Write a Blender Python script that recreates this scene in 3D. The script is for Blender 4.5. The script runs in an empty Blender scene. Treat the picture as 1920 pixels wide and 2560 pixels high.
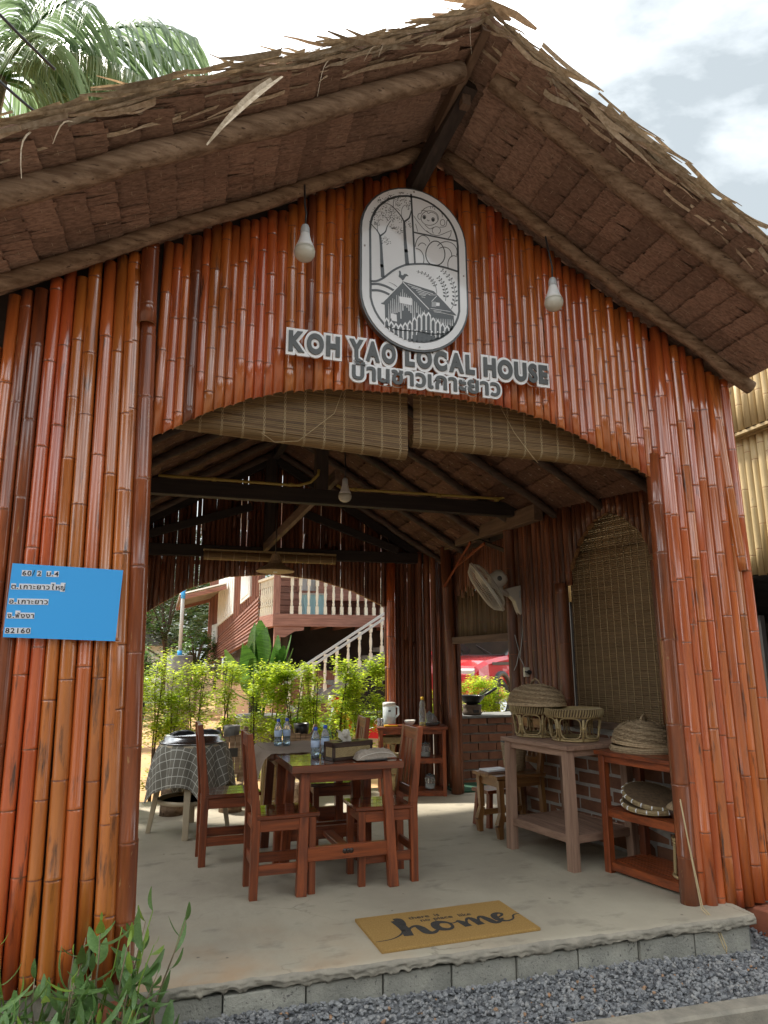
import bpy, math, random
from mathutils import Vector, Matrix
R = random.Random(7)
SC = bpy.context.scene
COL = SC.collection
V = Vector
rad = math.radians

# ------------------------------------------------------------------ camera, sky, sun, exposure
cd = bpy.data.cameras.new('camera')
cam = bpy.data.objects.new('camera', cd)
COL.objects.link(cam)
cd.sensor_fit = 'VERTICAL'
cd.sensor_height = 32.0
cd.lens = 1725.0 / 2560.0 * 32.0
cd.clip_start = 0.05
cd.clip_end = 2000
_yaw, _pit, _rol = rad(17.7), rad(12.2), rad(-0.25)
_f = V((math.sin(_yaw) * math.cos(_pit), math.cos(_yaw) * math.cos(_pit), math.sin(_pit)))
_r = V((math.cos(_yaw), -math.sin(_yaw), 0))
_u = _r.cross(_f)
_r2 = _r * math.cos(_rol) + _u * math.sin(_rol)
_u2 = _u * math.cos(_rol) - _r * math.sin(_rol)
cam.matrix_world = Matrix(((_r2.x, _u2.x, -_f.x, 0), (_r2.y, _u2.y, -_f.y, -3.8), (_r2.z, _u2.z, -_f.z, 1.45), (0, 0, 0, 1)))
SC.camera = cam

SUN_AZ, SUN_EL = rad(-33), rad(54)          # behind the hut, to the left, veiled
W = bpy.data.worlds.new('World')
SC.world = W
W.use_nodes = True
wt = W.node_tree
for n in list(wt.nodes): wt.nodes.remove(n)
def WN(t, **k):
    n = wt.nodes.new(t)
    for a, b in k.items(): setattr(n, a, b)
    return n
wo = WN('ShaderNodeOutputWorld')
sky = WN('ShaderNodeTexSky', sky_type='NISHITA')
sky.sun_disc = False
sky.sun_elevation = SUN_EL
sky.sun_rotation = SUN_AZ
sky.air_density = 1.4
sky.dust_density = 3.0
bg1 = WN('ShaderNodeBackground'); bg1.inputs[1].default_value = 0.10
wt.links.new(sky.outputs[0], bg1.inputs[0])
# cloud deck: noise on the view direction, thinner and thicker everywhere alike
tc = WN('ShaderNodeTexCoord')
mp = WN('ShaderNodeMapping'); mp.inputs['Scale'].default_value = (1, 1, 2.2)
wt.links.new(tc.outputs['Generated'], mp.inputs[0])
nz = WN('ShaderNodeTexNoise'); nz.inputs['Scale'].default_value = 2.3; nz.inputs['Detail'].default_value = 7; nz.inputs['Roughness'].default_value = .52
nz.inputs['Distortion'].default_value = .3
wt.links.new(mp.outputs[0], nz.inputs[0])
cr = WN('ShaderNodeValToRGB')
e = cr.color_ramp.elements
e[0].position = .38; e[0].color = (.165, .183, .19, 1)
e[1].position = .74; e[1].color = (1.95, 1.95, 1.92, 1)
m_ = e.new(.56); m_.color = (.46, .48, .487, 1)
wt.links.new(nz.outputs[0], cr.inputs[0])
bg2 = WN('ShaderNodeBackground'); bg2.inputs[1].default_value = 1.0
wt.links.new(cr.outputs[0], bg2.inputs[0])
mx = WN('ShaderNodeMixShader'); mx.inputs[0].default_value = .94
wt.links.new(bg1.outputs[0], mx.inputs[1]); wt.links.new(bg2.outputs[0], mx.inputs[2])
wt.links.new(mx.outputs[0], wo.inputs[0])

sd = bpy.data.lights.new('sun', 'SUN')
sd.energy = 2.0
sd.angle = rad(4)
sd.color = (1, .94, .84)
sun = bpy.data.objects.new('sun', sd)
COL.objects.link(sun)
_sv = V((math.sin(SUN_AZ) * math.cos(SUN_EL), math.cos(SUN_AZ) * math.cos(SUN_EL), math.sin(SUN_EL)))
sun.rotation_euler = _sv.to_track_quat('Z', 'Y').to_euler()
sun.location = (0, 0, 30)
vs = SC.view_settings
vs.view_transform = 'Standard'
vs.look = 'None'
vs.gamma = 1
vs.exposure = 1.95
SC.cycles.max_bounces = 10
SC.cycles.diffuse_bounces = 5
SC.cycles.transparent_max_bounces = 12
SC.cycles.use_denoising = True
SC.cycles.sample_clamp_indirect = 6

# ------------------------------------------------------------------ materials
def mat(name, c1, c2=None, scale=(6, 6, 6), rough=.6, coat=0, bump=0, bscale=None, rnd=0, c3=None, spot=(.62, .7), sscale=None,
        metal=0, trans=0, cior=1.5, tcol=None, spec=.5, detail=5, lo=.35, hi=.65, alpha=1, glass=0, crough=.12, emis=0, hue=0):
    m = bpy.data.materials.new(name)
    m.use_nodes = True
    t = m.node_tree
    N = t.nodes; L = t.links
    for n in list(N): N.remove(n)
    out = N.new('ShaderNodeOutputMaterial')
    b = N.new('ShaderNodeBsdfPrincipled')
    b.inputs['Roughness'].default_value = rough
    b.inputs['Metallic'].default_value = metal
    b.inputs['Specular IOR Level'].default_value = spec
    b.inputs['Coat Weight'].default_value = coat
    b.inputs['Coat Roughness'].default_value = crough
    b.inputs['Coat IOR'].default_value = cior
    b.inputs['Transmission Weight'].default_value = glass
    b.inputs['Alpha'].default_value = alpha
    col = None
    def vec(sc):
        tc = N.new('ShaderNodeTexCoord'); oi = N.new('ShaderNodeObjectInfo')
        ma = N.new('ShaderNodeMath'); ma.operation = 'MULTIPLY'; ma.inputs[1].default_value = 53.7
        L.new(oi.outputs['Random'], ma.inputs[0])
        ad = N.new('ShaderNodeVectorMath'); ad.operation = 'ADD'
        L.new(tc.outputs['Object'], ad.inputs[0]); L.new(ma.outputs[0], ad.inputs[1])
        mp = N.new('ShaderNodeMapping'); mp.inputs['Scale'].default_value = sc
        L.new(ad.outputs[0], mp.inputs[0])
        return mp.outputs[0]
    def noise(sc, d=detail):
        n = N.new('ShaderNodeTexNoise'); n.inputs['Scale'].default_value = 1; n.inputs['Detail'].default_value = d
        n.inputs['Roughness'].default_value = .6
        L.new(vec(sc), n.inputs[0]); return n.outputs[0]
    def mixc(fac, a, bb):
        x = N.new('ShaderNodeMix'); x.data_type = 'RGBA'
        L.new(fac, x.inputs[0])
        for i, s in ((6, a), (7, bb)):
            if isinstance(s, tuple): x.inputs[i].default_value = (*s, 1)
            else: L.new(s, x.inputs[i])
        return x.outputs[2]
    def ramp(src, a, c):
        r = N.new('ShaderNodeMapRange'); r.inputs[1].default_value = a; r.inputs[2].default_value = c
        L.new(src, r.inputs[0]); return r.outputs[0]
    if c2 is not None:
        col = mixc(ramp(noise(scale), lo, hi), c1, c2)
    else:
        b.inputs['Base Color'].default_value = (*c1, 1)
    if c3 is not None:
        col = mixc(ramp(noise(sscale or tuple(3 * s for s in scale), 8), *spot), col if col else c1, c3)
    if rnd or hue:
        oi = N.new('ShaderNodeObjectInfo')
        h = N.new('ShaderNodeHueSaturation')
        mr = N.new('ShaderNodeMapRange'); mr.inputs[3].default_value = 1 - rnd; mr.inputs[4].default_value = 1 + rnd
        L.new(oi.outputs['Random'], mr.inputs[0]); L.new(mr.outputs[0], h.inputs['Value'])
        if hue:
            mm = N.new('ShaderNodeMath'); mm.operation = 'MULTIPLY'; mm.inputs[1].default_value = 7.31
            fr = N.new('ShaderNodeMath'); fr.operation = 'FRACT'
            L.new(oi.outputs['Random'], mm.inputs[0]); L.new(mm.outputs[0], fr.inputs[0])
            m2 = N.new('ShaderNodeMapRange'); m2.inputs[3].default_value = .5 - hue; m2.inputs[4].default_value = .5 + hue
            L.new(fr.outputs[0], m2.inputs[0]); L.new(m2.outputs[0], h.inputs['Hue'])
        if col: L.new(col, h.inputs['Color'])
        else: h.inputs['Color'].default_value = (*c1, 1)
        col = h.outputs[0]
    if col: L.new(col, b.inputs['Base Color'])
    if bump:
        bn = N.new('ShaderNodeBump'); bn.inputs['Strength'].default_value = bump; bn.inputs['Distance'].default_value = .01
        L.new(noise(bscale or tuple(4 * s for s in scale), 6), bn.inputs['Height'])
        L.new(bn.outputs[0], b.inputs['Normal'])
    if emis:
        b.inputs['Emission Color'].default_value = (*c1, 1); b.inputs['Emission Strength'].default_value = emis
    if trans:
        tr = N.new('ShaderNodeBsdfTranslucent')
        if tcol: tr.inputs[0].default_value = (*tcol, 1)
        elif col: L.new(col, tr.inputs[0])
        else: tr.inputs[0].default_value = (*c1, 1)
        ms = N.new('ShaderNodeMixShader'); ms.inputs[0].default_value = trans
        L.new(b.outputs[0], ms.inputs[1]); L.new(tr.outputs[0], ms.inputs[2]); L.new(ms.outputs[0], out.inputs[0])
    else:
        L.new(b.outputs[0], out.inputs[0])
    return m

def wood(name, c1, c2, ax, **k):
    s = [34, 34, 34]; s['xyz'.index(ax)] = 2.2
    k.setdefault('rough', .42); k.setdefault('bump', .12); k.setdefault('rnd', .12)
    return mat(name + '_' + ax, c1, c2, tuple(s), **k)
M = {}
M['bamboo'] = mat('varnished_bamboo', (.58, .150, .028), (.38, .080, .017), (22, 22, 1.6), rough=.5, coat=1, crough=.17, cior=1.9, spec=.2, rnd=.18, hue=.010, lo=.3, hi=.75,
                  c3=(.07, .026, .014), spot=(.58, .72), sscale=(26, 26, 3.5), bump=.12, bscale=(60, 60, 4))
M['bamboo_dark'] = mat('varnished_dark_bamboo', (.36, .092, .026), (.14, .038, .016), (22, 22, 2.2), rough=.5, coat=1, crough=.12, cior=1.6, spec=.2, rnd=.22, lo=.3, hi=.7,
                       c3=(.46, .28, .11), spot=(.64, .74), sscale=(45, 45, 9), bump=.18, bscale=(60, 60, 6))
M['bamboo_node'] = mat('bamboo_node_scar', (.28, .080, .024), (.14, .042, .016), (40, 40, 40), rough=.5, coat=.6, rnd=.2)
M['bamboo_cut'] = mat('cut_bamboo_end', (.42, .24, .10), (.2, .09, .04), (60, 60, 60), rough=.7)
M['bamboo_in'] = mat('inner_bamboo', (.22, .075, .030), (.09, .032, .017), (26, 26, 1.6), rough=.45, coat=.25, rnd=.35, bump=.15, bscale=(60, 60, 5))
M['bamboo_grey'] = mat('weathered_bamboo', (.36, .27, .13), (.20, .14, .07), (26, 26, 1.6), rough=.6, coat=.1, rnd=.2, bump=.15, bscale=(60, 60, 5))
M['bamboo_raw'] = mat('raw_pale_bamboo', (.50, .38, .19), (.36, .25, .11), (24, 24, 1.4), rough=.55, coat=.15, rnd=.15, bump=.15, bscale=(60, 60, 4), c3=(.16, .11, .06), spot=(.66, .76), sscale=(20, 20, 7))
M['thatch'] = mat('dry_palm_thatch', (.36, .24, .18), (.21, .135, .10), (3, 70, 70), rough=.85, spec=.15, rnd=.22, bump=.5, bscale=(4, 150, 150), c3=(.07, .042, .03), spot=(.6, .72), sscale=(5, 90, 90))
M['thatch_pale'] = mat('sunbleached_leaf', (.58, .49, .37), (.36, .28, .19), (40, 40, 40), rough=.7, spec=.2, rnd=.3, bump=.2)
M['stitch'] = mat('split_cane_stitch', (.42, .33, .24), None, rough=.7)
M['log'] = mat('rough_log', (.33, .235, .16), (.15, .095, .06), (2.5, 30, 30), rough=.85, spec=.15, bump=.8, bscale=(5, 60, 60), rnd=.1, c3=(.08, .05, .035), spot=(.60, .68), sscale=(3, 60, 60))
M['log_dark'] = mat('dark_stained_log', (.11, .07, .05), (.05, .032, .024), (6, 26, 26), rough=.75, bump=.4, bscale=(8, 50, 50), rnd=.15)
M['thatch_shaded'] = mat('shade_darkened_thatch', (.20, .11, .075), (.11, .06, .04), (3, 60, 60), rough=.85, spec=.15, rnd=.22, bump=.5, bscale=(4, 150, 150), c3=(.07, .042, .03), spot=(.6, .72), sscale=(5, 90, 90))  # darker copy of the thatch, indoor shade painted into the ceiling colour
M['beam'] = wood('dark_beam', (.035, .024, .019), (.018, .012, .01), 'x', rough=.7)
M['beam_y'] = wood('dark_beam', (.05, .034, .026), (.022, .015, .012), 'y', rough=.7)
M['beam_z'] = wood('dark_beam', (.06, .04, .03), (.022, .015, .012), 'z', rough=.7)
M['plank'] = wood('grey_brown_timber', (.20, .13, .085), (.12, .075, .05), 'y', rough=.75)
for ax in 'xyz':
    M['red_' + ax] = wood('red_wood', (.34, .078, .020), (.085, .020, .008), ax, c3=(.05, .014, .007), spot=(.6, .75), rough=.42, coat=.25, crough=.2, lo=.3, hi=.72)
    M['redtop_' + ax] = wood('polished_red_wood', (.20, .045, .014), (.085, .02, .008), ax, rough=.22, coat=1, crough=.06, bump=.03)
    M['pink_' + ax] = wood('pinkish_wood', (.38, .235, .165), (.24, .14, .095), ax, rough=.75)
    M['teak_' + ax] = wood('teak_wood', (.30, .145, .045), (.17, .07, .022), ax, rough=.35, coat=.4, crough=.2)
    M['house_' + ax] = wood('painted_house_board', (.34, .17, .125), (.21, .095, .07), ax, rough=.75, rnd=.2)
M['concrete'] = mat('slab_concrete', (.48, .43, .33), (.37, .325, .25), (1.3, 1.3, 1.3), rough=.72, spec=.3, bump=.45, bscale=(14, 14, 14), c3=(.25, .225, .175), spot=(.56, .74), sscale=(3.3, 5.5, 5), detail=12)
def worn(m):
    t = m.node_tree; N = t.nodes; L = t.links
    b = [n for n in N if n.type == 'BSDF_PRINCIPLED'][0]; src = b.inputs['Base Color'].links[0].from_socket
    tc = N.new('ShaderNodeTexCoord'); nz = N.new('ShaderNodeTexNoise'); nz.inputs['Scale'].default_value = 2.2; nz.inputs['Detail'].default_value = 8
    L.new(tc.outputs['Object'], nz.inputs[0])
    ad = N.new('ShaderNodeMix'); ad.data_type = 'RGBA'; ad.blend_type = 'LINEAR_LIGHT'; ad.inputs[0].default_value = .28
    L.new(tc.outputs['Object'], ad.inputs[6]); L.new(nz.outputs['Color'], ad.inputs[7])
    vo = N.new('ShaderNodeTexVoronoi'); vo.feature = 'DISTANCE_TO_EDGE'; vo.inputs['Scale'].default_value = .9; L.new(ad.outputs[2], vo.inputs['Vector'])
    mr = N.new('ShaderNodeMapRange'); mr.inputs[1].default_value = .0; mr.inputs[2].default_value = .006; mr.inputs[3].default_value = .55; mr.inputs[4].default_value = 0; L.new(vo.outputs['Distance'], mr.inputs[0])
    mk = N.new('ShaderNodeTexNoise'); mk.inputs['Scale'].default_value = 1.1; L.new(tc.outputs['Object'], mk.inputs[0])
    m2 = N.new('ShaderNodeMapRange'); m2.inputs[1].default_value = .5; m2.inputs[2].default_value = .62; L.new(mk.outputs[0], m2.inputs[0])
    mu = N.new('ShaderNodeMath'); mu.operation = 'MULTIPLY'; L.new(mr.outputs[0], mu.inputs[0]); L.new(m2.outputs[0], mu.inputs[1])
    x = N.new('ShaderNodeMix'); x.data_type = 'RGBA'; L.new(mu.outputs[0], x.inputs[0]); L.new(src, x.inputs[6]); x.inputs[7].default_value = (.16, .14, .11, 1)
    # earth trodden in along the front edge
    sp = N.new('ShaderNodeSeparateXYZ'); L.new(tc.outputs['Object'], sp.inputs[0])
    m3 = N.new('ShaderNodeMapRange'); m3.inputs[1].default_value = .75; m3.inputs[2].default_value = -.2; L.new(sp.outputs[1], m3.inputs[0])
    m5 = N.new('ShaderNodeMapRange'); m5.inputs[1].default_value = 2.2; m5.inputs[2].default_value = .1; L.new(sp.outputs[0], m5.inputs[0])
    n4 = N.new('ShaderNodeTexNoise'); n4.inputs['Scale'].default_value = 3.4; n4.inputs['Detail'].default_value = 9; L.new(tc.outputs['Object'], n4.inputs[0])
    m4 = N.new('ShaderNodeMapRange'); m4.inputs[1].default_value = .38; m4.inputs[2].default_value = .7; m4.inputs[4].default_value = .75; L.new(n4.outputs[0], m4.inputs[0])
    mm = N.new('ShaderNodeMath'); mm.operation = 'MULTIPLY'; L.new(m3.outputs[0], mm.inputs[0]); L.new(m4.outputs[0], mm.inputs[1])
    mn = N.new('ShaderNodeMath'); mn.operation = 'MULTIPLY'; L.new(mm.outputs[0], mn.inputs[0]); L.new(m5.outputs[0], mn.inputs[1])
    y = N.new('ShaderNodeMix'); y.data_type = 'RGBA'; L.new(mn.outputs[0], y.inputs[0]); L.new(x.outputs[2], y.inputs[6]); y.inputs[7].default_value = (.42, .25, .13, 1)
    # small dark specks
    v2 = N.new('ShaderNodeTexVoronoi'); v2.inputs['Scale'].default_value = 7; L.new(tc.outputs['Object'], v2.inputs['Vector'])
    m6 = N.new('ShaderNodeMapRange'); m6.inputs[1].default_value = .045; m6.inputs[2].default_value = .075; m6.inputs[3].default_value = .7; m6.inputs[4].default_value = 0; L.new(v2.outputs['Distance'], m6.inputs[0])
    m7 = N.new('ShaderNodeMath'); m7.operation = 'GREATER_THAN'; m7.inputs[1].default_value = .8; sc_ = N.new('ShaderNodeSeparateColor'); L.new(v2.outputs['Color'], sc_.inputs[0]); L.new(sc_.outputs[0], m7.inputs[0])
    m8 = N.new('ShaderNodeMath'); m8.operation = 'MULTIPLY'; L.new(m6.outputs[0], m8.inputs[0]); L.new(m7.outputs[0], m8.inputs[1])
    z = N.new('ShaderNodeMix'); z.data_type = 'RGBA'; L.new(m8.outputs[0], z.inputs[0]); L.new(y.outputs[2], z.inputs[6]); z.inputs[7].default_value = (.10, .085, .07, 1)
    L.new(z.outputs[2], b.inputs['Base Color'])
worn(M['concrete'])
M['render_edge'] = mat('cement_edge', (.36, .32, .255), (.24, .22, .18), (9, 9, 9), rough=.9, bump=.6, bscale=(40, 40, 40))
M['block'] = mat('cement_block', (.42, .40, .34), (.30, .29, .25), (7, 7, 7), rough=.95, bump=.7, bscale=(70, 70, 70), rnd=.12, c3=(.14, .13, .12), spot=(.60, .66), sscale=(60, 60, 60))
M['gravel'] = mat('blue_grey_gravel', (.19, .195, .205), (.31, .31, .31), (14, 14, 14), rough=.8, lo=.42, hi=.66, c3=(.34, .27, .2), spot=(.70, .74), sscale=(25, 25, 25), bump=.2)
M['gravel_b'] = mat('pale_gravel', (.36, .35, .335), (.22, .22, .23), (20, 20, 20), rough=.8)
M['gravel_c'] = mat('dark_gravel', (.085, .088, .096), (.15, .153, .16), (20, 20, 20), rough=.75)
M['gravel_d'] = mat('brown_pebble', (.40, .22, .12), (.3, .2, .13), (20, 20, 20), rough=.8)
M['soil'] = mat('brown_soil', (.16, .12, .085), (.09, .065, .05), (8, 8, 8), rough=.95, bump=.6)
M['dirt'] = mat('orange_dirt', (.52, .31, .15), (.42, .25, .12), (.8, .8, .8), rough=.95, bump=.3, bscale=(6, 6, 6))
M['brick'] = mat('fired_brick', (.255, .112, .06), (.175, .072, .04), (9, 9, 9), rough=.85, rnd=.16, bump=.3)
M['mortar'] = mat('grey_mortar', (.46, .43, .39), (.36, .34, .31), (18, 18, 18), rough=.95, bump=.5)
M['terra'] = mat('terracotta_block', (.40, .13, .065), (.30, .10, .055), (7, 7, 7), rough=.85, bump=.35, c3=(.42, .3, .23), spot=(.6, .75))
M['white'] = mat('white_acrylic', (.90, .90, .91), None, rough=.25, coat=.4, crough=.05)
M['sign_white'] = mat('sign_panel', (.84, .85, .87), None, rough=.08, coat=1.0, crough=.02)
M['sign_dark'] = mat('dark_grey_vinyl', (.055, .06, .062), None, rough=.3, coat=.6, crough=.05)
M['letter'] = mat('dark_grey_acrylic', (.10, .107, .107), (.075, .08, .08), (20, 20, 20), rough=.35)
M['blue'] = mat('blue_board', (.05, .42, .95), None, rough=.45)
M['ink'] = mat('black_ink', (.015, .015, .03), None, rough=.5)
M['paper'] = mat('white_sticker', (.80, .82, .86), None, rough=.5)
M['bulb_glass'] = mat('unlit_bulb_glass', (.74, .72, .62), None, rough=.25, coat=.3, trans=.25)
M['bulb_white'] = mat('bulb_housing', (.78, .78, .77), None, rough=.4)
M['socket'] = mat('lamp_socket', (.45, .47, .48), None, rough=.45)
M['black'] = mat('black_plastic', (.02, .02, .022), None, rough=.4)
M['blackiron'] = mat('black_iron', (.018, .018, .018), (.03, .028, .026), (20, 20, 20), rough=.35, metal=.3)
M['conduit'] = mat('yellow_conduit', (.42, .30, .07), None, rough=.45)
M['blind'] = mat('bamboo_blind_slat', (.33, .205, .085), (.15, .09, .036), (3, 90, 90), rough=.55, trans=.10, lo=.3, hi=.7)
M['blind_dim'] = mat('bamboo_blind_stick', (.25, .17, .09), (.15, .10, .052), (3, 90, 90), rough=.65, trans=.10)
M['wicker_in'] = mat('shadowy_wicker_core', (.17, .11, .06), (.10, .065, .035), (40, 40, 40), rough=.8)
M['cane'] = mat('brown_cane', (.20, .14, .075), (.11, .075, .04), (26, 26, 1.6), rough=.6, rnd=.25)
M['blind_b'] = mat('bamboo_blind_dark_slat', (.20, .115, .045), (.10, .055, .022), (3, 90, 90), rough=.55)
M['cord'] = mat('pale_cord', (.48, .37, .21), None, rough=.8)
M['rattan'] = mat('natural_rattan', (.46, .35, .17), (.33, .235, .11), (30, 30, 30), rough=.5, rnd=.1)
M['wicker'] = mat('brown_wicker', (.48, .355, .215), (.30, .21, .12), (60, 60, 60), rough=.65, rnd=.1)
M['coir'] = mat('coir_mat', (.56, .35, .125), (.42, .245, .08), (130, 130, 130), rough=.95, bump=1.0, bscale=(320, 320, 320), spec=.1)
M['coir_ink'] = mat('coir_print', (.07, .062, .055), (.045, .04, .035), (130, 130, 130), rough=.95, bump=1.0, bscale=(320, 320, 320))
M['plastic_beige'] = mat('beige_plastic', (.50, .41, .28), None, rough=.5)
M['steel'] = mat('aluminium', (.62, .62, .62), None, rough=.25, metal=1)
M['linen'] = mat('taupe_linen', (.34, .255, .19), (.27, .2, .15), (120, 120, 120), rough=.95, bump=.4, bscale=(300, 300, 300))
M['towel'] = mat('beige_towel', (.50, .42, .34), (.40, .33, .27), (60, 60, 60), rough=.95, bump=.6, bscale=(200, 200, 200))
M['tissue'] = mat('paper_tissue', (.78, .74, .66), None, rough=.9, trans=.2)
M['darkwood'] = mat('dark_stained_wood', (.05, .024, .016), (.03, .015, .01), (20, 20, 20), rough=.35, coat=.3)
M['water_pet'] = mat('clear_plastic', (.86, .93, .96), None, rough=.06, glass=.9, spec=.5)
M['water_dark'] = mat('bottle_water', (.55, .68, .76), None, rough=.05, glass=.8)
M['bluecap'] = mat('blue_cap', (.02, .08, .5), None, rough=.4)
M['bluelabel'] = mat('bottle_label', (.50, .62, .82), None, rough=.4)
M['oil'] = mat('cooking_oil', (.72, .60, .12), None, rough=.1, glass=.6)
M['yellow'] = mat('yellow_cap', (.80, .48, .03), None, rough=.4)
M['frost'] = mat('frosted_plastic', (.78, .83, .84), None, rough=.35, trans=.45)
M['ceramic'] = mat('white_ceramic', (.78, .76, .70), None, rough=.2, coat=.3)
M['fan'] = mat('pale_grey_plastic', (.60, .58, .52), None, rough=.4)
M['green_mat'] = mat('green_mat', (.012, .055, .03), (.02, .08, .04), (60, 60, 60), rough=.95)
M['red_paint'] = mat('red_car_paint', (.62, .018, .03), None, rough=.25, coat=1, crough=.03)
M['autoglass'] = mat('dark_car_glass', (.012, .015, .016), None, rough=.04, spec=.8)
M['tyre'] = mat('black_rubber', (.02, .02, .02), None, rough=.8)
M['house_white'] = mat('cream_paint', (.74, .70, .58), (.66, .62, .50), (3, 3, 3), rough=.6)
M['shutter'] = mat('white_shutter_paint', (.74, .76, .74), (.66, .68, .66), (3, 3, 3), rough=.6)
M['roofsheet'] = mat('fibre_roof_sheet', (.42, .37, .31), (.30, .26, .22), (3, 3, 3), rough=.8)
M['stucco'] = mat('peach_plaster', (.62, .42, .27), (.55, .37, .24), (1, 1, 1), rough=.9)
M['greyconc'] = mat('old_concrete', (.24, .235, .22), (.13, .13, .125), (5, 5, 5), rough=.9, bump=.4)
M['pipe'] = mat('grey_pipe', (.50, .52, .51), None, rough=.5)
M['bark'] = mat('thin_bark', (.12, .085, .06), (.07, .05, .035), (20, 20, 6), rough=.9)
M['leaf_y'] = mat('sunlit_hedge_leaf', (.33, .44, .04), (.21, .33, .025), (7, 7, 7), rough=.45, trans=.58, tcol=(.66, .78, .06), rnd=.1)
M['leaf_g'] = mat('green_leaf', (.085, .19, .035), (.05, .12, .025), (9, 9, 9), rough=.4, trans=.35, tcol=(.16, .33, .04), rnd=.12)
M['leaf_w'] = mat('willowy_leaf', (.18, .31, .10), (.10, .20, .065), (14, 14, 14), rough=.42, trans=.3, tcol=(.22, .38, .09), rnd=.3)
M['leaf_new'] = mat('young_leaf', (.30, .44, .07), (.22, .36, .06), (14, 14, 14), rough=.42, trans=.35, rnd=.2)
M['leaf_b'] = mat('broad_leaf', (.11, .25, .04), (.06, .15, .026), (3, 3, 34), rough=.3, trans=.35, rnd=.2, lo=.4, hi=.6, bump=.5, bscale=(4, 4, 60))
M['leaf_t'] = mat('tree_leaf', (.07, .12, .03), (.035, .07, .018), (2, 2, 2), rough=.6, trans=.3)
M['palm'] = mat('palm_leaflet', (.16, .25, .13), (.09, .16, .08), (2, 2, 2), rough=.35, trans=.4, tcol=(.32, .44, .22), rnd=.15)
M['twig'] = mat('woody_twig', (.28, .22, .14), (.2, .15, .09), (20, 20, 6), rough=.8)
M['pink_flower'] = mat('pink_petals', (.75, .16, .38), None, rough=.6, trans=.3)
M['orange_flower'] = mat('orange_petals', (.80, .16, .03), None, rough=.6, trans=.3)
M['darkroof'] = mat('dark_roof', (.06, .065, .07), None, rough=.6)
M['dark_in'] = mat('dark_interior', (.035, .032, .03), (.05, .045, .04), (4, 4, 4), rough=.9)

# check pattern cloth (printed pattern)
def gingham():
    m = mat('checked_cloth', (.20, .185, .15), None, rough=.9)
    t = m.node_tree; N = t.nodes; L = t.links
    b = [n for n in N if n.type == 'BSDF_PRINCIPLED'][0]
    uv = N.new('ShaderNodeUVMap'); sp = N.new('ShaderNodeSeparateXYZ'); L.new(uv.outputs[0], sp.inputs[0])
    outs = []
    for i in (0, 1):
        mu = N.new('ShaderNodeMath'); mu.operation = 'MULTIPLY'; mu.inputs[1].default_value = 15.5; L.new(sp.outputs[i], mu.inputs[0])
        fr = N.new('ShaderNodeMath'); fr.operation = 'FRACT'; L.new(mu.outputs[0], fr.inputs[0])
        lt = N.new('ShaderNodeMath'); lt.operation = 'LESS_THAN'; lt.inputs[1].default_value = .085; L.new(fr.outputs[0], lt.inputs[0])
        outs.append(lt.outputs[0])
    mxx = N.new('ShaderNodeMath'); mxx.operation = 'MAXIMUM'; L.new(outs[0], mxx.inputs[0]); L.new(outs[1], mxx.inputs[1])
    mc = N.new('ShaderNodeMix'); mc.data_type = 'RGBA'; mc.inputs[6].default_value = (.19, .175, .14, 1); mc.inputs[7].default_value = (.62, .60, .53, 1)
    L.new(mxx.outputs[0], mc.inputs[0]); L.new(mc.outputs[2], b.inputs['Base Color'])
    return m
M['check'] = gingham()

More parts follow.
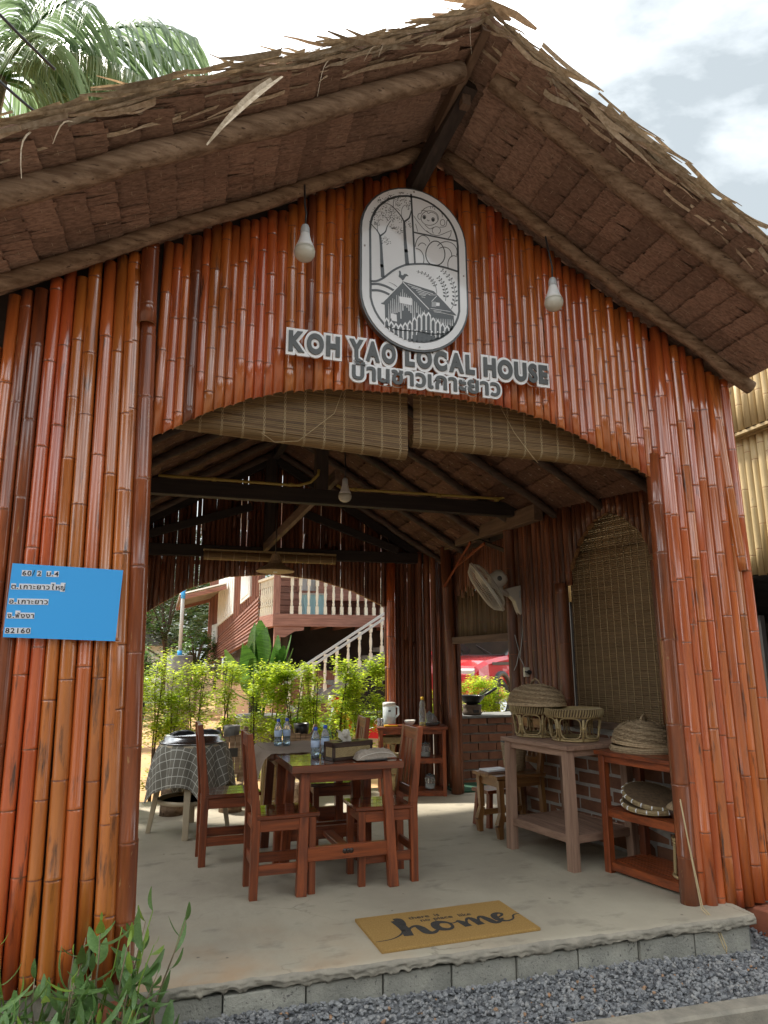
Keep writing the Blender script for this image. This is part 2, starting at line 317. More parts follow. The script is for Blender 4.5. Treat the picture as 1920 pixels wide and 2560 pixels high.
# ------------------------------------------------------------------ mesh builder
Z = V((0, 0, 1))
class MB:
    def __init__(s): s.v = []; s.f = []; s.mi = []; s.sm = []; s.uv = {}
    def add(s, vs, fs, m=0, sm=False):
        o = len(s.v); s.v.extend([tuple(p) for p in vs])
        for f in fs: s.f.append(tuple(i + o for i in f)); s.mi.append(m); s.sm.append(sm)
        return o
    def quad(s, a, b, c, d, m=0, sm=False): s.add((a, b, c, d), ((0, 1, 2, 3),), m, sm)
    def bar(s, p0, p1, a0, b0=None, a1=None, b1=None, up=None, ch=.003, m=0):
        p0 = V(p0); p1 = V(p1); b0 = a0 if b0 is None else b0; a1 = a0 if a1 is None else a1; b1 = b0 if b1 is None else b1
        d = (p1 - p0).normalized()
        up = V(up) if up else (Z if abs(d.z) < .9 else V((0, 1, 0)))
        x = d.cross(up).normalized(); y = x.cross(d).normalized()
        vs = []
        for p, a, b in ((p0, a0, b0), (p1, a1, b1)):
            a /= 2; b /= 2; c = min(ch, a * .6, b * .6)
            for u, w in ((a, b - c), (a - c, b), (c - a, b), (-a, b - c), (-a, c - b), (c - a, -b), (a - c, -b), (a, c - b)):
                vs.append(p + x * u + y * w)
        fs = [tuple(range(7, -1, -1)), tuple(range(8, 16))] + [(i, (i + 1) % 8, 8 + (i + 1) % 8, 8 + i) for i in range(8)]
        s.add(vs, fs, m)
    def box(s, c, d, ch=.003, m=0, rz=0):
        c = V(c); ax = max(range(3), key=lambda i: d[i])
        u = V((0, 0, 0)); u[ax] = d[ax] / 2
        q = Matrix.Rotation(rz, 3, 'Z')
        if ax == 2:
            up = V((0, 1, 0)); a, b = d[0], d[1]
        elif ax == 0:
            up = Z; a, b = d[1], d[2]
        else:
            up = Z; a, b = d[0], d[2]
        s.bar(c - q @ u, c + q @ u, a, b, up=q @ up, ch=ch, m=m)
    def tube(s, pts, r, n=8, m=0, cap=True, sm=True, mcap=None):
        pts = [V(p) for p in pts]; k = len(pts)
        rs = r if isinstance(r, (list, tuple)) else [r] * k
        vs = []; px = None
        for i, p in enumerate(pts):
            d = (pts[min(i + 1, k - 1)] - pts[max(i - 1, 0)])
            d = d.normalized() if d.length > 1e-9 else Z
            if px is None:
                px = d.orthogonal().normalized()
            px = (px - d * px.dot(d)).normalized(); py = d.cross(px)
            for j in range(n):
                a = 2 * math.pi * j / n
                vs.append(p + (px * math.cos(a) + py * math.sin(a)) * rs[i])
        fs = [(i * n + j, i * n + (j + 1) % n, (i + 1) * n + (j + 1) % n, (i + 1) * n + j) for i in range(k - 1) for j in range(n)]
        o = s.add(vs, fs, m, sm)
        if cap:
            mc = m if mcap is None else mcap
            s.f.append(tuple(o + j for j in range(n - 1, -1, -1))); s.mi.append(mc); s.sm.append(False)
            s.f.append(tuple(o + (k - 1) * n + j for j in range(n))); s.mi.append(mc); s.sm.append(False)
    def lathe(s, prof, n=20, c=(0, 0, 0), m=0, sm=True, ax=None, mis=None, sx=1, sy=1):
        c = V(c); vs = []; q = Matrix.Identity(3)
        if ax: q = V(ax).to_track_quat('Z', 'Y').to_matrix()
        for r, z in prof:
            for j in range(n):
                a = 2 * math.pi * j / n
                vs.append(c + q @ V((r * math.cos(a) * sx, r * math.sin(a) * sy, z)))
        o = len(s.v); s.v.extend([tuple(p) for p in vs])
        for i in range(len(prof) - 1):
            for j in range(n):
                s.f.append((o + i * n + j, o + i * n + (j + 1) % n, o + (i + 1) * n + (j + 1) % n, o + (i + 1) * n + j))
                s.mi.append(mis[i] if mis else m); s.sm.append(sm)
        for i, rev in ((0, True), (len(prof) - 1, False)):
            if prof[i][0] > 1e-4:
                idx = [o + i * n + j for j in range(n)]
                s.f.append(tuple(reversed(idx)) if rev else tuple(idx)); s.mi.append((mis[min(i, len(mis) - 1)] if mis else m)); s.sm.append(False)
    def leaf(s, base, d, side, L, Wd, bend=.2, fold=.15, m=0, n=3):
        base = V(base); d = V(d).normalized(); side = V(side); side = (side - d * side.dot(d)).normalized(); nr = side.cross(d)
        rows = []; vs = []
        for i in range(n + 1):
            t = i / n
            w = Wd * .5 * (math.sin(math.pi * min(1, t * .93 + .04)) ** .8)
            p = base + d * (L * t) - nr * (bend * L * t * t)
            vs += [p - side * w + nr * (fold * w), p, p + side * w + nr * (fold * w)]
        fs = []
        for i in range(n):
            a = i * 3
            fs += [(a, a + 1, a + 4, a + 3), (a + 1, a + 2, a + 5, a + 4)]
        s.add(vs, fs, m, True)
    def strip(s, pts, ws, side, m=0, sm=True, th=0):
        side = V(side).normalized(); vs = []
        for p, w in zip(pts, ws): p = V(p); vs += [p - side * w / 2, p + side * w / 2]
        s.add(vs, [(2 * i, 2 * i + 1, 2 * i + 3, 2 * i + 2) for i in range(len(pts) - 1)], m, sm)
    def poly(s, pts, depth, m=0, ms=None):
        """pts: outline of 3-D points (coplanar); depth: vector towards the back"""
        n = len(pts); pts = [V(p) for p in pts]; d = V(depth)
        o = s.add(pts + [p + d for p in pts], [tuple(range(n)), tuple(range(2 * n - 1, n - 1, -1))] , m)
        for i in range(n):
            s.f.append((o + i, o + n + i, o + n + (i + 1) % n, o + (i + 1) % n)); s.mi.append(m if ms is None else ms); s.sm.append(False)
    def mesh(s, name, mats):
        me = bpy.data.meshes.new(name)
        me.from_pydata(s.v, [], s.f)
        for x in (mats if isinstance(mats, (list, tuple)) else [mats]): me.materials.append(M[x] if isinstance(x, str) else x)
        me.polygons.foreach_set('material_index', s.mi)
        me.polygons.foreach_set('use_smooth', s.sm)
        me.update()
        return me
    def build(s, name, mats, parent=None, loc=None, rz=None):
        return put(name, s.mesh(name, mats), parent, loc, rz)
def put(name, me, parent=None, loc=None, rz=None):
    o = bpy.data.objects.new(name, me); COL.objects.link(o)
    if parent: o.parent = parent
    if loc is not None: o.location = loc
    if rz is not None: o.rotation_euler = (0, 0, rz)
    return o
def tag(o, label, cat, group=None, kind=None):
    if label: o['label'] = label
    if cat: o['category'] = cat
    if group: o['group'] = group
    if kind: o['kind'] = kind
    return o
def thing(name, label, cat, loc=(0, 0, 0), rz=0, group=None):
    o = bpy.data.objects.new(name, None); COL.objects.link(o)
    o.empty_display_size = .1
    o.location = loc; o.rotation_euler = (0, 0, rz)
    return tag(o, label, cat, group)
KIDS = {}
def dup(src, loc, rz, label):
    c = src.copy(); COL.objects.link(c); c.location = loc; c.rotation_euler = (0, 0, rz); c['label'] = label
    for ch in [x for x in SC.objects if x.parent == src]:
        k = ch.copy(); COL.objects.link(k); k.parent = c
        for g in [x for x in SC.objects if x.parent == ch]:
            h = g.copy(); COL.objects.link(h); h.parent = k
    return c
def struct(name, mb, mats): return tag(mb.build(name, mats), None, None, None, 'structure')
def lerp(a, b, t): return a + (b - a) * t
def interp(tab, x):
    for (x0, y0), (x1, y1) in zip(tab, tab[1:]):
        if x0 <= x <= x1: return lerp(y0, y1, (x - x0) / (x1 - x0))
    return tab[0][1] if x < tab[0][0] else tab[-1][1]

def culm(mb, p0, p1, r, seg=.3, n=12, ms=(0, 1, 2), half=None, taper=0, j=0, cut=None):
    """bamboo pole: slightly waisted internodes with raised node rings; half = facing direction for a split pole shell"""
    p0 = V(p0); p1 = V(p1); L = (p1 - p0).length; d = (p1 - p0) / L
    zs = []; z = R.uniform(.05, seg)
    while z < L - .04: zs.append(z); z += seg * R.uniform(.75, 1.25)
    st = [(0, r, 0)]
    for z in zs:
        st += [(z - .012, r * 1.0, 0), (z - .004, r * 1.022, 0), (z - .001, r * .98, 1), (z + .0035, r * 1.028, 0), (z + .014, r * 1.0, 0)]
    st.append((L, r, 0))
    st2 = []
    for i, (z, rr, k) in enumerate(st):
        rr *= 1 - taper * z / L
        st2.append((z, rr, k))
    x = d.orthogonal().normalized() if half is None else d.cross(V(half)).normalized()
    y = d.cross(x).normalized() if half is None else V(half).normalized()
    if half is None:
        rng = [2 * math.pi * i / n for i in range(n)]; closed = True
    else:
        rng = [math.pi * i / n for i in range(n + 1)]; closed = False
    o = len(mb.v); k = len(rng)
    wob = [(R.gauss(0, j), R.gauss(0, j)) for _ in st2]
    for (z, rr, _), (wx, wy) in zip(st2, wob):
        for a in rng: mb.v.append(tuple(p0 + d * (z + ((x * (math.cos(a) * rr) + y * (math.sin(a) * rr)).dot(cut) if cut and z == 0 else 0)) + x * (math.cos(a) * rr + wx) + y * (math.sin(a) * rr + wy)))
    for i in range(len(st2) - 1):
        mi = ms[1] if (st2[i][2] or st2[i + 1][2]) else ms[0]
        for q in range(k if closed else k - 1):
            mb.f.append((o + i * k + q, o + i * k + (q + 1) % k, o + (i + 1) * k + (q + 1) % k, o + (i + 1) * k + q)); mb.mi.append(mi); mb.sm.append(True)
    if closed:
        mb.f.append(tuple(o + q for q in range(k - 1, -1, -1))); mb.mi.append(ms[2]); mb.sm.append(False)
        b = o + (len(st2) - 1) * k
        mb.f.append(tuple(b + q for q in range(k))); mb.mi.append(ms[2]); mb.sm.append(False)
    else:                                    # inner skin and rims make it a shell
        t = .86; o2 = len(mb.v)
        for z in (0, L):
            for a in rng: mb.v.append(tuple(p0 + d * (z + ((x * (math.cos(a) * r)).dot(cut) if cut and z == 0 else 0)) + x * (math.cos(a) * r * t) + y * (math.sin(a) * r * t)))
        e = o + (len(st2) - 1) * k
        for q in range(k - 1):
            mb.f.append((o2 + q, o2 + k + q, o2 + k + q + 1, o2 + q + 1)); mb.mi.append(ms[2]); mb.sm.append(True)
            mb.f.append((o + q, o2 + q, o2 + q + 1, o + q + 1)); mb.mi.append(ms[2]); mb.sm.append(False)
            mb.f.append((e + q, e + q + 1, o2 + k + q + 1, o2 + k + q)); mb.mi.append(ms[2]); mb.sm.append(False)

def text_mesh(s, size, extrude, offset=0, shear=0, bevel=0):
    c = bpy.data.curves.new('text', 'FONT'); c.body = s; c.size = size; c.extrude = extrude; c.offset = offset; c.shear = shear; c.bevel_depth = bevel
    c.resolution_u = 6
    o = bpy.data.objects.new('text', c); COL.objects.link(o)
    bpy.context.view_layer.update()
    me = bpy.data.meshes.new_from_object(o.evaluated_get(bpy.context.evaluated_depsgraph_get()))
    bpy.data.objects.remove(o); bpy.data.curves.remove(c)
    return me
def mesh_x(me):
    xs = [v.co.x for v in me.vertices]; return (min(xs), max(xs)) if xs else (0, 0)
def setmat(me, m):
    me.materials.clear(); me.materials.append(M[m])
    for p in me.polygons: p.material_index = 0
# ------------------------------------------------------------------ ground, slab, gravel
g = MB(); S_ = 600
g.quad((-S_, -S_, -.26), (S_, -S_, -.26), (S_, S_, -.26), (-S_, S_, -.26))
struct('ground', g, 'soil')
g = MB()
NX, NY = 40, 30
def dz(x, y): return -.10 + .02 * math.sin(x * 1.3 + y * .7) + .015 * math.sin(x * 2.9 - y * 1.7)
vs = []
for j in range(NY + 1):
    for i in range(NX + 1):
        x = lerp(-25, 40, i / NX); y = lerp(4.42, 60, (j / NY) ** 1.6)
        vs.append((x, y, dz(x, y) + max(0, y - 22) * .03))
g.add(vs, [(j * (NX + 1) + i, j * (NX + 1) + i + 1, (j + 1) * (NX + 1) + i + 1, (j + 1) * (NX + 1) + i) for j in range(NY) for i in range(NX)], 0, True)
struct('garden_ground', g, 'dirt')

def front_y(x): return -.15 - .03 * x if x < 3.40 else -.25 + .30 * min(1, (x - 3.40) / .02)
g = MB()
vs = []; n = 300; X0, X1 = -.03, 3.74
rows = []
def vnoise(seed):
    q = random.Random(seed); tab = [q.uniform(-1, 1) for _ in range(4096)]
    def f(x):
        i = math.floor(x); t = x - i; t = t * t * (3 - 2 * t); return lerp(tab[i % 4096], tab[(i + 1) % 4096], t)
    return f
nA, nB, nC = vnoise(1), vnoise(2), vnoise(3)
def fb(f, x, o=4): return sum(f(x * 2 ** k + 17 * k) * .55 ** k for k in range(o))
K = 7
for i in range(n + 1):
    x = lerp(X0, X1, i / n)
    yf = front_y(x) + .005 * fb(nA, x * 3.5)
    zb = -.046 - .007 * fb(nB, x * 5) - .016 * max(0, fb(nC, x * 26, 3))
    row = [(x, 4.42, 0), (x, yf + .06, 0), (x, yf + .012, -.002 + .003 * fb(nC, x * 14))]
    for q in range(K):
        t = (q + .6) / K
        row.append((x, yf + .005 * fb(nA, x * 24 + q * 5.3, 4) - .004 * math.sin(t * 3), lerp(-.008, zb, t) + .003 * nB(x * 30 + q * 9)))
    row.append((x, yf + .04, zb + .010)); rows.append(row)
for r_ in rows: vs += r_
k = len(rows[0])
o = g.add(vs, [])
for i in range(n):
    for q in range(k - 1):
        a = o + i * k + q
        g.f.append((a, a + k, a + k + 1, a + 1)); g.mi.append(0 if q < 2 else 1); g.sm.append(True)
for x, s in ((X0, 1), (X1, -1)):
    g.quad((x, 4.42, 0), (x, front_y(x), 0), (x, front_y(x), -.06), (x, 4.42, -.25), 1)
g.quad((X0, 4.42, 0), (X1, 4.42, 0), (X1, 4.42, -.3), (X0, 4.42, -.3), 1)
# strip of the floor under the left wall
g.quad((-1.15, .0, 0), (X0, .0, 0), (X0, 4.42, 0), (-1.15, 4.42, 0), 0)
g.quad((-1.15, .0, 0), (X0, .0, 0), (X0, .0, -.25), (-1.15, .0, -.25), 1)
floor = struct('floor_slab', g, ['concrete', 'render_edge'])
x = .0
while x < 3.7:
    L = .385 * R.uniform(.93, 1.05); L = min(L, 3.40 - x)
    if L < .06: break
    b = MB()
    cx = x + L / 2
    b.box((cx, front_y(cx) + .11 + R.uniform(-.006, .006), -.155), (L - .008, .19, .19), ch=.006)
    b.build('cement_block', 'block', floor)
    x += L
g = MB()
for i in range(2): pass
g.quad((.0, -.10, -.26), (3.39, -.20, -.26), (3.39, -.19, -.06), (.0, -.09, -.06))
g.build('block_joint', 'greyconc', floor)

# gravel
def gz(x, y): return -.160 + .012 * math.sin(x * 3.1) + .010 * math.sin(y * 7 + x * 2) + (.02 if y > -.32 else 0) * max(0, 1 - x / 2.2)
def ky(x): return -.49 - (x + 3.2) * .05385 + .05
g = MB()
NX, NY = 50, 24
vs = []
for j in range(NY + 1):
    for i in range(NX + 1):
        x = lerp(-.02, 6.5, i / NX); y = lerp(ky(x) - .02, .12, j / NY)
        vs.append((x, y, gz(x, y) - .012))
g.add(vs, [(j * (NX + 1) + i, j * (NX + 1) + i + 1, (j + 1) * (NX + 1) + i + 1, (j + 1) * (NX + 1) + i) for j in range(NY) for i in range(NX)], 0, True)
struct('gravel_bed', g, 'gravel')
ph = (1 + 5 ** .5) / 2
ICO = [V(p).normalized() for p in ((-1, ph, 0), (1, ph, 0), (-1, -ph, 0), (1, -ph, 0), (0, -1, ph), (0, 1, ph), (0, -1, -ph), (0, 1, -ph), (ph, 0, -1), (ph, 0, 1), (-ph, 0, -1), (-ph, 0, 1))]
ICF = [(0, 11, 5), (0, 5, 1), (0, 1, 7), (0, 7, 10), (0, 10, 11), (1, 5, 9), (5, 11, 4), (11, 10, 2), (10, 7, 6), (7, 1, 8), (3, 9, 4), (3, 4, 2), (3, 2, 6), (3, 6, 8), (3, 8, 9), (4, 9, 5), (2, 4, 11), (6, 2, 10), (8, 6, 7), (9, 8, 1)]
def stone(mb, c, r, m):
    q = Matrix.Rotation(R.uniform(0, 6.3), 3, 'Z') @ Matrix.Rotation(R.uniform(-.6, .6), 3, 'X') @ Matrix.Rotation(R.uniform(-.6, .6), 3, 'Y')
    sx, sy, sz = r * R.uniform(.75, 1.35), r * R.uniform(.65, 1.1), r * R.uniform(.45, .9)
    c = V(c)
    mb.add([c + q @ V((p.x * sx * R.uniform(.68, 1.15), p.y * sy * R.uniform(.68, 1.15), p.z * sz * R.uniform(.68, 1.15))) for p in ICO], ICF, m)
g = MB()
def pick():
    t = R.random()
    return 0 if t < .52 else 1 if t < .70 else 2 if t < .983 else 3
for _ in range(14000):
    x = R.uniform(-.02, 4.9); y = -.16 - .03 * x - .70 * R.random()
    if y < ky(x): continue
    if x > 3.38: y = R.uniform(ky(x), .06)
    r = min(.0075 + R.expovariate(280), .017)
    stone(g, (x, y, gz(x, y) + R.uniform(-.006, .010)), r, pick())
for _ in range(900):
    x = R.uniform(4.8, 6.4); y = R.uniform(ky(x), -.1)
    stone(g, (x, y, gz(x, y) + R.uniform(-.006, .008)), R.uniform(.012, .022), pick())
tag(g.build('gravel', ['gravel', 'gravel_b', 'gravel_c', 'gravel_d']), None, None, None, 'stuff')
# low kerb at the gravel's near edge, right
g = MB()
g.bar((-3.2, -.49, -.25), (7.2, -1.05, -.25), .11, .23, ch=.012); g.bar((-3.2, -.545, -.33), (7.2, -1.105, -.33), .06, .2, ch=.012)
k_ = tag(g.build('kerb', 'render_edge'), None, None, None, 'structure')
# terracotta hollow blocks edging the planting beds
def terra(loc, rz, L, label, tilt=0):
    t = thing('terracotta_block', label, 'block', loc, rz, 'terracotta edging blocks')
    b = MB(); b.box((0, 0, .075), (L, .17, .15), ch=.006); o = b.build('body', 'terra', t)
    b = MB()
    for i in range(3):
        b.lathe([(.018, 0), (.022, .004), (.018, .006), (.006, .004)], 10, (-L * .3 + i * L * .3, 0, .148), 0)
    b.build('rim', 'terra', t)
    return t
terra((3.69, -.18, -.19), rad(-77), .5, 'long terracotta block lying at the foot of the right-hand bamboo wall')
terra((-.09, -.21, -.215), rad(93), .36, 'terracotta edging block under the leafy shrub, touching the slab corner')
terra((-.10, -.60, -.235), rad(88), .38, 'nearest terracotta edging block, half buried under shrub stems')
g = MB()
vs = []
for j in range(11):
    for i in range(15):
        x = lerp(-2.6, -.06, i / 14); y = lerp(ky(x) - .02, .02, j / 10); vs.append((x, y, -.21 + R.uniform(-.015, .015)))
g.add(vs, [(j * 15 + i, j * 15 + i + 1, (j + 1) * 15 + i + 1, (j + 1) * 15 + i) for j in range(10) for i in range(14)], 0, True)
struct('planting_bed', g, 'soil')
g = MB(); g.quad((-40, -12, -.375), (40, -12, -.375), (40, -.30 - 40 * .0538, -.375), (-40, -.30 + 40 * .0538 - .2, -.375)); struct('road', g, 'greyconc')

# ------------------------------------------------------------------ the hut
hut = thing('bamboo_hut', 'open-fronted restaurant hut of varnished red-brown bamboo under a palm-thatch gable roof', 'hut')
XC, SL = 1.55, .585
def zroof(x): return 4.857 - SL * abs(x - XC)
ARCH = [(-.14, 2.64), (-.1, 2.66), (.152, 2.82), (.418, 2.945), (.673, 3.02), (.954, 3.06), (1.5, 3.09), (1.99, 3.078), (2.343, 3.015), (2.584, 2.925), (2.899, 2.79), (3.114, 2.695), (3.3, 2.60)]
g = MB()
# dark boarding and battens behind the poles (not seen head-on, stops light between them)
def sheet(x0, x1, zl, zh, y, n=24):
    vs = []
    for i in range(n + 1):
        x = lerp(x0, x1, i / n)
        for yy in (y, y + .012): vs += [(x, yy, zl(x)), (x, yy, zh(x))]
    f = []
    for i in range(n):
        a = i * 4; b = a + 4
        f += [(a, b, b + 1, a + 1), (a + 3, b + 3, b + 2, a + 2), (a, a + 2, b + 2, b), (a + 1, b + 1, b + 3, a + 3)]
    f += [(0, 1, 3, 2), (n * 4, n * 4 + 2, n * 4 + 3, n * 4 + 1)]
    g.add(vs, f)
sheet(-1.0, -.13, lambda x: .01, lambda x: zroof(x) - .02, .052)
sheet(3.22, 3.84, lambda x: .01, lambda x: zroof(x) - .02, .052)
sheet(-.13, 3.22, lambda x: interp(ARCH, x) + .05, lambda x: zroof(x) - .02, .052)
front = g.build('front_wall', 'beam', hut)
def pole_mat(x):
    return ['bamboo_dark', 'bamboo_node', 'bamboo_cut'] if R.random() < (.14 if x < 0 else .03) else ['bamboo', 'bamboo_node', 'bamboo_cut']
x = -1.02
XS = []
while x < 3.83:
    w = R.uniform(.058, .076)
    if x < -.24: w = R.uniform(.064, .08)
    if 3.24 < x: w = R.uniform(.070, .086)
    elif x > -.12: w = R.uniform(.053, .070)
    XS.append((x + w / 2, w)); x += w - .005
for x, w in XS:
    if -.215 < x < -.115: continue
    top = zroof(x) - .03 - abs(R.gauss(0, .035))
    if x < -.88: top -= .3
    ml = R.gauss(0, .0035)
    b = MB()
    if -.12 <= x <= 3.235:
        bot = interp(ARCH, x) + R.gauss(0, .0025)
        culm(b, (x - ml / 2, .045, bot), (x + ml / 2, .045, top), w / 2 * R.uniform(.97, 1.04), seg=.30, n=9, half=(0, -1, 0), j=.0006, cut=V(((interp(ARCH, x + .02) - interp(ARCH, x - .02)) / .04, 0, 0)))
    else:
        bot = .0 if x < 0 else R.uniform(-.035, .015) - (.01 if x > 3.5 else .02)
        yy = .0 if x < 0 else -.015
        lean = .115 * (1 + x) if x < 0 else .0
        culm(b, (x - ml + lean, yy + R.uniform(-.006, .01), bot), (x + ml, R.uniform(0, .012), top), w / 2, seg=R.uniform(.34, .58), n=14, j=.0008, taper=.06)
    b.build('bamboo_pole', pole_mat(x), front)
b = MB(); culm(b, (-.150, .0, 0), (-.262, .004, 3.62), .036, seg=.4, n=14, j=.0008); b.build('bamboo_pole', ['bamboo', 'bamboo_node', 'bamboo_cut'], front)
b = MB(); culm(b, (3.238, .012, -.02), (3.268, .02, 3.70), .037, seg=.45, n=14, j=.0008); b.build('bamboo_pole', ['bamboo', 'bamboo_node', 'bamboo_cut'], front)
# broken outer length seen high on the right
b = MB(); culm(b, (3.80, -.03, 2.05), (3.72, -.012, 3.48), .034, seg=.42, n=14); b.build('bamboo_pole', ['bamboo', 'bamboo_node', 'bamboo_cut'], front)
b = MB(); culm(b, (-.180, -.012, 3.30), (-.190, -.012, 3.80), .048, seg=.3, n=16, half=(0, -1, 0)); b.build('bamboo_pole', ['bamboo_dark', 'bamboo_node', 'bamboo_cut'], front)
b = MB(); culm(b, (-.078, .02, 0), (-.188, .02, 3.75), .052, seg=.42, n=18, j=.001, taper=.16); b.build('door_post', ['bamboo_dark', 'bamboo_node', 'bamboo_cut'], hut)
b = MB(); culm(b, (3.170, .03, -.03), (3.188, .04, 2.85), .058, seg=.46, n=18, j=.001, taper=.2); b.build('door_post', ['bamboo_dark', 'bamboo_node', 'bamboo_cut'], hut)

def log(name, p0, p1, r, parent, m='log', n=10, wob=.006):
    p0 = V(p0); p1 = V(p1); k = 14; pts = []; rs = []
    for i in range(k + 1):
        t = i / k; pts.append(p0.lerp(p1, t) + V((R.gauss(0, wob), R.gauss(0, wob), R.gauss(0, wob)))); rs.append(r * R.uniform(.95, 1.05) * (1.14 if R.random() < .12 else 1))
    b = MB(); b.tube(pts, rs, n); return b.build(name, m, parent)
# rafters against the front wall and out under the overhang
for sgn, xe in ((-1, -1.5), (1, 3.98)):
    for y, off, r, xs in ((-.115, -.055, .045, .07), (-.76, -.045, .060, .10)):
        x0 = XC + sgn * xs
        log('rafter', (x0, y, zroof(x0) + off), (xe, y, zroof(xe) + off), r, hut)
b = MB(); b.bar((1.50, -.98, 4.87), (1.468, -.22, 4.71), .05, .11, ch=.004); b.build('ridge_strut', 'plank', hut)
b = MB(); b.bar((1.545, -.66, 4.80), (1.43, .04, 4.55), .09, .12, ch=.004); b.build('ridge_beam', 'beam_y', hut)
b = MB(); b.bar((1.53, -.62, 4.66), (1.535, -.62, 4.84), .055, .05); b.build('ridge_peg', 'plank', hut)

# thatch: every panel a strip of leaf blades folded over a stick, laid in courses
def thatch(parent, side, y0, y1, length, z0, xr, slope, pitch=.155, npan=2, tm='thatch'):
    ca = 1 / math.sqrt(1 + slope * slope); sa = slope * ca
    nr = V((side * sa, 0, ca))
    def P(s, y, off):
        zz = z0(y) if callable(z0) else z0
        return V(((xr(y) if callable(xr) else xr) + side * s * ca, y, zz - s * sa)) + nr * off
    n = int(length / pitch)
    for i in range(n):
        s0 = i * pitch + R.uniform(-.008, .008)
        for q in range(npan):
            ya = lerp(y0, y1, q / npan); yb = lerp(y0, y1, (q + 1) / npan)
            if q == 0: ya += R.uniform(-.035, .03)
            b = MB(); y = ya; lift = R.uniform(-.004, .004)
            while y < yb + .01:
                w = R.uniform(.028, .05); L = pitch * R.uniform(1.5, 1.95); ro = R.gauss(0, .0013); ss = s0 + R.gauss(0, .004); sk = R.gauss(0, .012)
                o0, o1 = -.016 + lift + R.gauss(0, .0012), .014 + R.gauss(0, .002)
                pts = []
                for t in (0, .5, 1):
                    of = lerp(o0, o1, t); ww = w * (1.12 if t < 1 else .8)
                    pts += [P(ss + L * t, y + sk * t, of + ro), P(ss + L * t, y + sk * t + ww, of - ro)]
                b.add(pts, [(0, 1, 3, 2), (2, 3, 5, 4)], 0)
                b.add([P(ss, y, o0 + ro), P(ss, y + w * 1.1, o0 - ro), P(ss + .015, y + w * 1.1, o0 + .02), P(ss + .015, y, o0 + .02)], [(0, 1, 2, 3)], 0)
                y += w * .92
            # cane stitching
            y = ya + R.uniform(.02, .09)
            while y < yb - .03:
                t = s0 + pitch * R.uniform(.38, .5); o_ = lerp(-.018, .016, .27) + lift - .004
                b.add([P(t, y, o_), P(t + .003, y, o_), P(t + .003, y + .03, o_), P(t, y + .03, o_)], [(0, 1, 2, 3)], 1)
                if R.random() < .5: b.add([P(t - .035, y + .014, o_), P(t + .02, y + .014, o_), P(t + .02, y + .017, o_), P(t - .035, y + .017, o_)], [(0, 1, 2, 3)], 1)
                y += R.uniform(.09, .16)
            b.build('thatch_panel', [tm, 'stitch'], parent)
    return P, n
def cover(y0, y1, lens, z0, xr, slope, off=.035, th=.05):
    ca = 1 / math.sqrt(1 + slope * slope); sa = slope * ca
    f = lambda a, y: a(y) if callable(a) else a
    prof = []
    for s, o in ((-lens[0], off), (0, off), (lens[1], off), (lens[1], off + th), (0, off + th), (-lens[0], off + th)):
        prof.append((s, o))
    b = MB(); vs = []
    for y in (y0, y1):
        for s, o in prof:
            vs.append((f(xr, y) + s * ca, y, f(z0, y) - abs(s) * sa + o / ca))
    b.add(vs, [(0, 6, 7, 1), (1, 7, 8, 2), (2, 8, 9, 3), (3, 9, 10, 4), (4, 10, 11, 5), (5, 11, 6, 0), (5, 4, 1, 0), (4, 3, 2, 1), (6, 7, 10, 11), (7, 8, 9, 10)])
    return b
xr_c = lambda y: XC + .05 * y
canopy = cover(-.985, .62, (3.3, 2.82), 4.855, xr_c, SL, .025, .06).build('roof', 'thatch', hut)
PL, nl = thatch(canopy, -1, -.99, .3, 3.25, 4.855, xr_c, SL)
PR, nr_ = thatch(canopy, 1, -.99, .3, 2.78, 4.855, xr_c, SL)
# pale outer leaves along the verge and over the ridge
for P, L, sgn in ((PL, 3.25, -1), (PR, 2.78, 1)):
    s = -.05
    while s < L:
        for _ in range(R.choice((7, 8, 9))):
            b = MB(); n = 6
            y = -1.02 + R.gauss(0, .022) + (.10 if R.random() < .4 else 0); le = R.uniform(.22, .5); w = R.uniform(.012, .034)
            o0 = R.uniform(-.02, .085); up = R.uniform(-.035, .02) if R.random() < .93 else .08; dy = R.gauss(0, .022)
            pts = []; ws = []
            for i in range(n + 1):
                t = i / n
                pts.append(P(s + le * t, y + dy * t + .012 * math.sin(5 * t), o0 + up * t * t + .006 * math.sin(7 * t + y * 30)))
                ws.append(w * (1 - .75 * max(0, t - .55) / .45))
            a = R.uniform(-.6, .6)
            b.strip(pts, ws, V((0, math.cos(a), math.sin(a))))
            b.build('verge_leaf', 'thatch_pale', canopy)
        s += R.uniform(.07, .15)
    # stray strands hanging from the edge
    for _ in range(8):
        s = R.uniform(.1, L * .98); b = MB(); n = 5; h = R.uniform(.05, .24); w = R.uniform(.004, .009); pts = []
        q = P(s, -1.01, .0); dx = R.uniform(-.02, .10) * sgn
        for i in range(n + 1):
            t = i / n; pts.append(q + V((dx * t * t + sgn * .02 * math.sin(3 * t), -.02 * math.sin(3 * t), .03 * math.sin(3 * t) - h * t)))
        b.strip(pts, [w * (1 - .6 * t / n) for t in range(n + 1)], (.8, .6, 0)); b.build('loose_strand', 'thatch_pale', canopy)
b = MB()   # one big torn leaf hanging from the left verge
q0 = V((.335, -1.06, 4.10)); q1 = V((.06, -1.13, 3.615))
b.strip([q0.lerp(q1, t / 6) + V((0, -.02 * math.sin(t / 2), .015 * math.sin(t / 2))) for t in range(7)], [.016, .024, .028, .026, .024, .018, .006], (.7, .5, -.5)); b.strip([q0.lerp(q1, t / 6) + V((.05 - .008 * t, -.03 * math.sin(t / 2), .03 - .004 * t)) for t in range(6)], [.012, .02, .022, .02, .016, .004], (.7, -.3, -.5)); b.build('loose_strand', 'thatch_pale', canopy)
